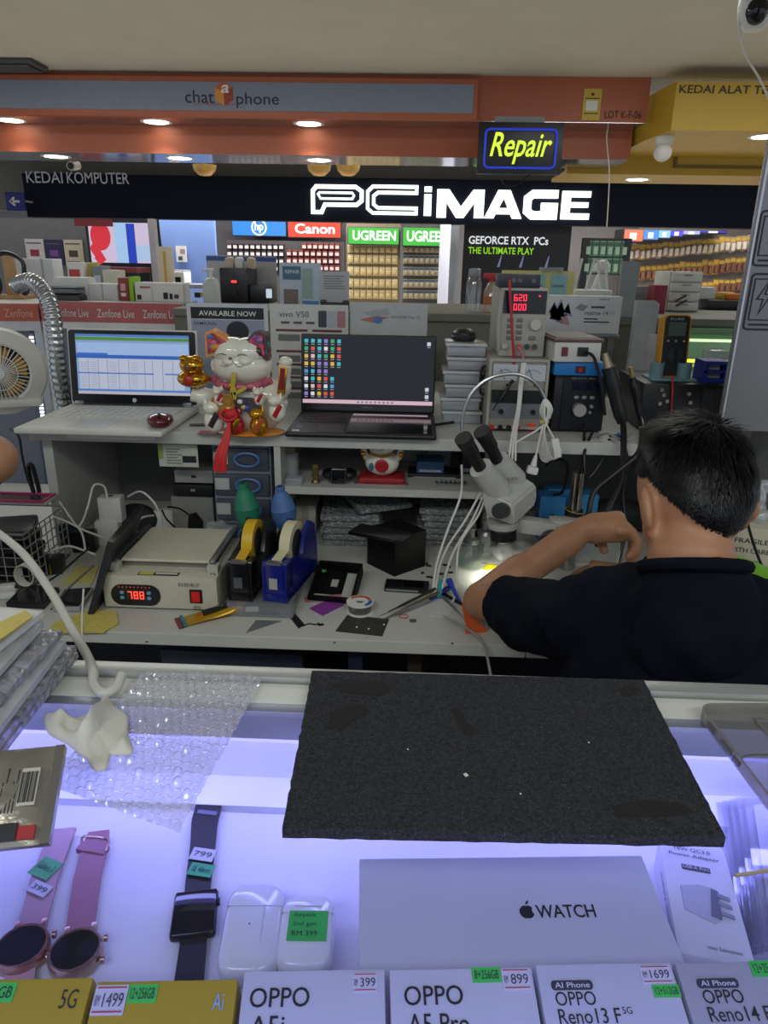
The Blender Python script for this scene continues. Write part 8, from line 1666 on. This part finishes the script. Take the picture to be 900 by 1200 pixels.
t, o, T, ax = watch('gold rimmed round smartwatch with dusty pink fabric strap', (90, 1119), .0195, ((94, 1085, .003), (102, 1030, .004), (112, 990, .004), (116, 974, .003)), None, '#b89a86', '#a06a78', [.019, .021, .022, .022, .018])
part(t, 'keeper', G().box(fz_(109, 996, o, .0065), (.027, .010, .005), (0, 0, -.15), .001), M('#9a6474', .5)); part(t, 'buckle', G().tube([fz_(x, y, o, .008) for x, y in ((96, 990), (99, 982), (127, 985), (124, 1000))], .0012, 6, 3), M('#c0a090', .2, .9))
t, o, T, ax = watch('black square smartwatch with black sport strap beside the earbud cases', (229, 1072), .0185, ((232, 1036, .003), (238, 990, .004), (240, 962, .004), (246, 940, .004), (246, 912, .003)), ((226, 1110, .003), (221, 1150, .002)), '#33343c', '#15161e', [.019, .021, .022, .024, .025, .010, .02, .02, .021], square=True)
tagplate(t, o, (238, 1004), .021, .013, .0085, '#c9c8d0', '799', -.12); tagplate(t, o, (236, 1022), .021, .013, .0085, '#2fa870', 'SE 44mm', -.12)
part(t, 'strap_slot', G().box(fz_(243, 954, o, .0078), (.019, .005, .0008), (0, 0, -.1), .0003), M('#6a6a80', .4))

# ---------------- clear sleeves stack in the counter at right
for i in range(5):
    Zc = CASEZ + .004 + i * .006; P = [W(x + i * 8, y - i * 2, Z=Zc) for x, y in ((862, 1128), (960, 1122), (930, 938), (838, 944))]; c = sum(P, V()) / 4
    o = thing('clear_sleeve', ('bottom', 'second lowest', 'middle', 'second highest', 'top')[i] + ' clear plastic sleeve of the stack at the right end of the case', 'sleeve', c, group='clear plastic sleeves')
    part(o, 'film', G().slab([p - c for p in P], .004), clear('sleeve_film', (.92, .93, .97), .06, .12, .12, (.8, .8, .9)), smooth=False); part(o, 'card', G().slab([(p - c) * .86 + V((.004, 0, .001)) for p in P], .002), M('#b4b4be', .5), smooth=False)
Zc = CASEZ + .036; a, b = W(862, 1026, Z=Zc), W(960, 1020, Z=Zc)
solo('rubber_band', 'yellow rubber band around the clear sleeves', 'band', G().tube([a, (a + b) / 2 + V((0, .002, .001)), b], .0016, 6), M('#c9b45a', .5))

# ================================================================ THINGS ON THE GLASS
# foam pad
corn = [W(331, 982, Z=GLASSZ), W(848, 993, Z=GLASSZ), W(753, 806, Z=GLASSZ), W(366, 795, Z=GLASSZ)]; c = sum(corn, V()) / 4
FO = M('#34353a', .95, n=.45, s=420, bump=.9, bs=700, spec=.15)
nt = FO.node_tree; pb = nt.nodes['Principled BSDF']
tc = nt.nodes.new('ShaderNodeTexCoord'); vo = nt.nodes.new('ShaderNodeTexVoronoi'); vo.inputs['Scale'].default_value = 330; rp = nt.nodes.new('ShaderNodeValToRGB'); rp.color_ramp.elements[0].position = .0; rp.color_ramp.elements[0].color = (.32, .32, .33, 1); rp.color_ramp.elements[1].position = .17; rp.color_ramp.elements[1].color = (.0, .0, .0, 1)
nt.links.new(tc.outputs['Object'], vo.inputs['Vector']); nt.links.new(vo.outputs['Distance'], rp.inputs['Fac'])
old = pb.inputs['Base Color'].links[0].from_socket; mx = nt.nodes.new('ShaderNodeMixRGB'); mx.blend_type = 'ADD'; mx.inputs[0].default_value = .55
nt.links.new(old, mx.inputs[1]); nt.links.new(rp.outputs['Color'], mx.inputs[2]); nt.links.new(mx.outputs[0], pb.inputs['Base Color'])
t = thing('foam_pad', 'large black foam pad lying on the glass counter', 'foam pad', V((c.x, c.y, GLASSZ)))
outl = []; rnd = random.Random(9)
for i in range(4):
    a, b = corn[i], corn[(i + 1) % 4]
    for k in range(30):
        p = a + (b - a) * (k / 30); nrm = (b - a).cross(V((0, 0, 1))).normalized(); outl.append(p - c + nrm * (noise.noise(V((i * 7 + k * .9, 0, 0))) * .0012))
outl = [V((p.x, p.y, 0)) for p in outl]
part(t, 'foam', G().slab(outl, .0085), FO, ang=30)
for (pts, hx) in ((((381, 853), (392, 832), (428, 825), (432, 834), (408, 848), (402, 856)), '#0d0e10'), (((529, 832), (535, 829), (556, 858), (553, 864), (543, 858)), '#0d0e10'), (((388, 803), (440, 798), (456, 806), (450, 815), (400, 812)), '#0d0e10'), (((725, 808), (738, 803), (750, 807), (742, 815), (728, 814)), '#0d0e10'), (((716, 945), (760, 938), (800, 942), (815, 952), (770, 958), (722, 956)), '#0d0e10')):
    P = [W(x, y, Z=GLASSZ + .0087) - t.location for x, y in pts]; part(t, 'worn_patch', G().slab(P, .0004), M(hx, .9), smooth=False)
for px, py, s in ((546, 908, .0026), (478, 878, .001), (690, 870, .001), (610, 930, .001)):
    p = W(px, py, Z=GLASSZ + .0088) - t.location; part(t, 'white_fleck', G().box(p, (s, s * 1.2, .0006), (0, 0, .5)), M('#d0d0cc', .6), smooth=False)

# bubble wrap sheet
BWC = clear('bubble_plastic', (.93, .94, .97), .05, .18, .42, (.56, .57, .66))
Q = [W(54, 922, Z=GLASSZ), W(211, 980, Z=GLASSZ), W(309, 798, Z=GLASSZ), W(168, 792, Z=GLASSZ)]
n1, n2 = 104, 128; vs = []
wd_, ln_ = (Q[1] - Q[0]).length, (Q[3] - Q[0]).length
for j in range(n2 + 1):
    for i in range(n1 + 1):
        s, q = i / n1, j / n2; p = (Q[0] * (1 - s) + Q[1] * s) * (1 - q) + (Q[3] * (1 - s) + Q[2] * s) * q
        X_, Y__ = s * wd_ / .0085, q * ln_ / .0074; row = int(Y__); xx = X_ + (.5 if row % 2 else 0); dx_, dy_ = (xx - math.floor(xx) - .5) * 1.0, (Y__ - row - .5) * .87; rr = math.hypot(dx_, dy_)
        hgt = .0030 * math.sqrt(max(0, 1 - (rr / .44) ** 2)) * (.55 + 1.1 * abs(noise.noise(V((math.floor(xx) * .77, row * .83, 3.3)))))
        vs.append(V((p.x, p.y, GLASSZ + .0012 + hgt + .0015 * (1 + noise.noise(V((X_ * .25, Y__ * .25, 1)))) + .004 * noise.noise(V((X_ * .5, Y__ * .5, 7))) ** 2 + random.uniform(-.00025, .00025))))
cc = sum(Q, V()) / 4; cc.z = GLASSZ
fs = [(j * (n1 + 1) + i, j * (n1 + 1) + i + 1, (j + 1) * (n1 + 1) + i + 1, (j + 1) * (n1 + 1) + i) for j in range(n2) for i in range(n1)]
o = solo('bubble_wrap', 'sheet of clear bubble wrap lying left of the foam pad', 'bubble wrap', G().faces([v - cc for v in vs], fs), BWC, cc, ang=60)

# padded packs stacked at the left
PW = [bubbly('bubble_wrap_pale', '#9b9da6', 90), bubbly('bubble_wrap_clear', '#8b8d96', 90), M('#a9abb0', .25, n=.1, s=40, bump=.3, bs=60), bubbly('bubble_wrap_clear', '#8b8d96', 90), M('#aeb0b2', .3, n=.1, s=40, bump=.3, bs=60), M('#c3c3be', .5, n=.05)]
edges = [((-30, 930), (92, 770)), ((-30, 915), (90, 762)), ((-30, 900), (78, 757)), ((-20, 850), (74, 745)), ((-20, 815), (52, 735)), ((-20, 780), (52, 722))]
for i, (p0, p1) in enumerate(edges):
    Zc = GLASSZ + .001 + i * .0125; a, b = W(*p0, Z=Zc), W(*p1, Z=Zc); e = (b - a).normalized(); nrm = V((-e.y, e.x, 0)); L = (b - a).length + .12; a0 = b - e * L; n1, n2 = int(L / .007), 24; vs = []
    for j in range(n2 + 1):
        for k in range(n1 + 1):
            p = a0 + e * (L * k / n1) + nrm * (.17 * j / n2); ed = min(k, n1 - k, j, n2 - j)
            z_ = .0095 + (.0016 * ((k % 2) * (j % 2)) if i != 5 else 0) + .0006 * noise.noise(V((k * .9, j * .9, i * 5))) + .0016 * noise.noise(V((k * .2, j * .2, i * 5))) - (.004 if ed == 0 else 0)
            jit = nrm * (noise.noise(V((k * .7, i * 3, 0))) * .0006 if j == 0 else 0); vs.append(V((p.x, p.y, Zc + z_)) + jit)
    m = len(vs); vs += [V((v.x, v.y, Zc)) for v in vs]; c_ = V((b.x, b.y, Zc)); N = n1 + 1
    fs = [(j * N + k, j * N + k + 1, (j + 1) * N + k + 1, (j + 1) * N + k) for j in range(n2) for k in range(n1)] + [(m, m + n1, m + n2 * N + n1, m + n2 * N)]
    for k in range(n1): fs += [(k, m + k, m + k + 1, k + 1), (n2 * N + k, n2 * N + k + 1, m + n2 * N + k + 1, m + n2 * N + k)]
    for j in range(n2): fs += [(j * N, (j + 1) * N, m + (j + 1) * N, m + j * N), (j * N + n1, m + j * N + n1, m + (j + 1) * N + n1, (j + 1) * N + n1)]
    solo('padded_pack', ('bottom', 'second lowest', 'third lowest', 'third highest', 'second highest', 'top')[i] + (' bubble-wrapped' if i in (1, 3) else ' padded') + ' pack of the stack at the left of the counter', 'pack', G().faces([v - c_ for v in vs], fs), PW[i], c_, group='padded packs on the counter')
Zt_ = GLASSZ + .001 + 6 * .0125 + .001
flat('yellow_envelope', 'yellow printed envelope on top of the padded packs', 'envelope', ((-30, 772), (38, 724), (30, 716), (-30, 745)), '#b3a23c', .0012, Z=Zt_)

# hose
hz = [W(x, y, Y=Y_) for x, y, Y_ in ((-30, 606, .84), (0, 626, .8), (30, 652, .74), (60, 694, .68), (85, 738, .63), (102, 768, .6))] + [W(x, y, Z=Z__) for x, y, Z__ in ((109, 786, 1.092), (110, 801, 1.09), (120, 812, 1.0895), (135, 807, 1.0895), (143, 791, 1.092))]
solo('air_hose', 'pale grey hose hanging down onto the counter at left', 'hose', G().tube(hz, .0046, 12), M('#b4b4ac', .45))
solo('thin_cord', 'thin white cord hanging from the bench behind the hose', 'cord', G().tube([W(x, y, Y=Y_) for x, y, Y_ in ((98, 690, 1.3), (96, 735, 1.27), (99, 765, 1.2), (106, 800, 1.1), (110, 860, 1.05))], .002, 6), CABLEW)
# tissue
out = [(125, 816), (133, 833), (150, 846), (151, 865), (157, 889), (140, 892), (131, 893), (126, 908), (112, 911), (101, 897), (80, 880), (57, 866), (54, 846), (66, 845), (90, 850), (108, 842), (120, 832)]
P = crom([W(x, y, Z=GLASSZ + .001) for x, y in out], 4, True); c = sum(P, V()) / len(P); c.z = GLASSZ + .0062; n = len(P); K = 22; vs = []
for k in range(K + 1):
    s = 1 - k / (K + .5)
    for p in P:
        q = (p - c) * s; nz = noise.noise(V((q.x * 70, q.y * 70, 2))); n2_ = noise.noise(V((q.x * 30 + 5, q.y * 30, 4)))
        vs.append(V((q.x, q.y, .0015 + (1 - s ** 1.6) * (.004 + .017 * max(0, 1 - abs(n2_) * 3.0)) + (.001 if k else 0))))
fs = [(k * n + i, k * n + (i + 1) % n, (k + 1) * n + (i + 1) % n, (k + 1) * n + i) for k in range(K) for i in range(n)] + [tuple(K * n + i for i in range(n))]
bot = [V((v.x, v.y, .0004)) for v in vs[:n]]; m = len(vs); vs += bot; fs += [(i, m + i, m + (i + 1) % n, (i + 1) % n) for i in range(n)] + [tuple(m + i for i in range(n - 1, -1, -1))]
solo('tissue', 'crumpled white tissue lying on the glass beside the bubble wrap', 'tissue', G().faces(vs, fs), M('#bdbcb4', .85, n=.05), c, ang=50)
# sachet
a, b, d_ = W(-38, 1004, Z=GLASSZ + .004), W(55, 1002, Z=GLASSZ + .004), W(62, 922, Z=GLASSZ + .004)
xv = (b - a); L = (d_ - b).length; w = xv.length
t = thing('sachet', 'silver foil sachet with barcode and red and black band', 'sachet', V(((a.x + b.x) / 2, (a.y + b.y) / 2, GLASSZ)), rot=(-PI / 2, 0, math.atan2(xv.y, xv.x) + .12)); t.location.z = GLASSZ + .0135; t.rotation_euler.x = -PI / 2 + .5
FOIL = M('#9a968a', .25, .75, .15, 40, .5, 40)
n1, n2 = 20, 14; vs = []
for j in range(n2 + 1):
    for i in range(n1 + 1):
        s, q = i / n1, j / n2; bul = .006 * (max(0, 1 - (abs(s - .4) / .42) ** 2) * max(0, 1 - (abs(q - .5) / .5) ** 2)) ** .5 + .0006 * noise.noise(V((i * .8, j * .8, 0))); vs.append((-w / 2 + w * s, .007 - bul, L * q))
m = len(vs); vs += [(x, .0125, z) for x, y, z in vs]; N = n1 + 1
fs = [(j * N + i, j * N + i + 1, (j + 1) * N + i + 1, (j + 1) * N + i) for j in range(n2) for i in range(n1)] + [(m, m + n1, m + n2 * N + n1, m + n2 * N)]
for i in range(n1): fs += [(i, m + i, m + i + 1, i + 1), (n2 * N + i, n2 * N + i + 1, m + n2 * N + i + 1, m + n2 * N + i)]
for j in range(n2): fs += [(j * N, (j + 1) * N, m + (j + 1) * N, m + j * N), (j * N + n1, m + j * N + n1, m + (j + 1) * N + n1, (j + 1) * N + n1)]
part(t, 'pouch', G().faces(vs, fs), FOIL)
rect(t, 'black_band', -w / 2, w * .1, L * .03, L * .2, .002, M('#15171f', .4), .0016); rect(t, 'red_band', w * .1, w * .32, L * .04, L * .17, .0035, M('#8f1c22', .4), .0018)
bc = rect(t, 'barcode_panel', w * .03, w * .26, L * .36, L * .74, .0015, M('#a9a698', .4), .0008)
for i in range(11): part(bc, 'bar', G().bx(w * .04 + i * w * .0195, w * .04 + i * w * .0195 + w * random.choice((.006, .011)), .0001, .0008, L * .39, L * .70), INK, smooth=False)
for i in range(5): rect(t, 'print_column', -w * .2 + i * w * .045, -w * .185 + i * w * .045, L * .3, L * random.uniform(.6, .8), .0018, INK, .0006)
part(t, 'end_seal', G().bx(w * .38, w / 2, .0055, .007, 0, L), M('#6f6d66', .3, .6), smooth=False)
# clear phone case
Zc = GLASSZ + .0005; a, b, d_ = W(815, 836, Z=Zc), W(905, 832, Z=Zc), W(905, 958, Z=Zc)
e = (d_ - a); ang = math.atan2(e.y, e.x) + PI / 2
t = thing('clear_phone_case', 'clear grey phone case lying on the glass at the right edge', 'phone case', a, rz=ang)
CL = clear('case_plastic', (.66, .66, .68), .06, .12, .14, (.6, .6, .58)); w_, l_ = .084, .168
def zpr(g, poly, z0, z1):
    n = len(poly); return g.faces([(x, y, z0) for x, y in poly] + [(x, y, z1) for x, y in poly], [tuple(range(n)), tuple(range(2 * n - 1, n - 1, -1))] + [(i, i + n, (i + 1) % n + n, (i + 1) % n) for i in range(n)])
def zring(g, poly, w, z0, z1):
    cx_ = sum(p[0] for p in poly) / len(poly); cy_ = sum(p[1] for p in poly) / len(poly); mx_ = max(p[0] for p in poly) - cx_; my_ = max(p[1] for p in poly) - cy_
    inn = [(cx_ + (x - cx_) * (1 - w / mx_), cy_ + (y - cy_) * (1 - w / my_)) for x, y in poly]; n = len(poly)
    vs = [(x, y, z0) for x, y in poly] + [(x, y, z1) for x, y in poly] + [(x, y, z1) for x, y in inn] + [(x, y, z0) for x, y in inn]
    return g.faces(vs, [(k * n + i, k * n + (i + 1) % n, ((k + 1) % 4) * n + (i + 1) % n, ((k + 1) % 4) * n + i) for k in range(4) for i in range(n)])
part(t, 'back', zpr(G(), rrect(0, w_, -l_, 0, .012, 6), .0003, .0016), CL, smooth=False)
part(t, 'rim', zring(G(), rrect(0, w_, -l_, 0, .012, 6), .0022, .0017, .0105), clear('case_rim', (.45, .44, .42), .08, .16, .35, (.42, .40, .36)))
part(t, 'camera_cutout', zring(G(), rrect(.045, .078, -.04, -.008, .007, 5), .0018, .0017, .0035), clear('case_rim'))
part(t, 'card_slot', G().tube([(.008, -.062, .002), (.02, -.058, .002), (.05, -.06, .002), (.078, -.062, .002)], .0009, 5), M('#55534e', .35))
for z0, z1 in ((-.035, -.022), (-.062, -.046), (-.075, -.065)): part(t, 'button_cover', G().bx(-.0012, .0002, z0, z1, .004, .008, .0004), M('#55534e', .35))
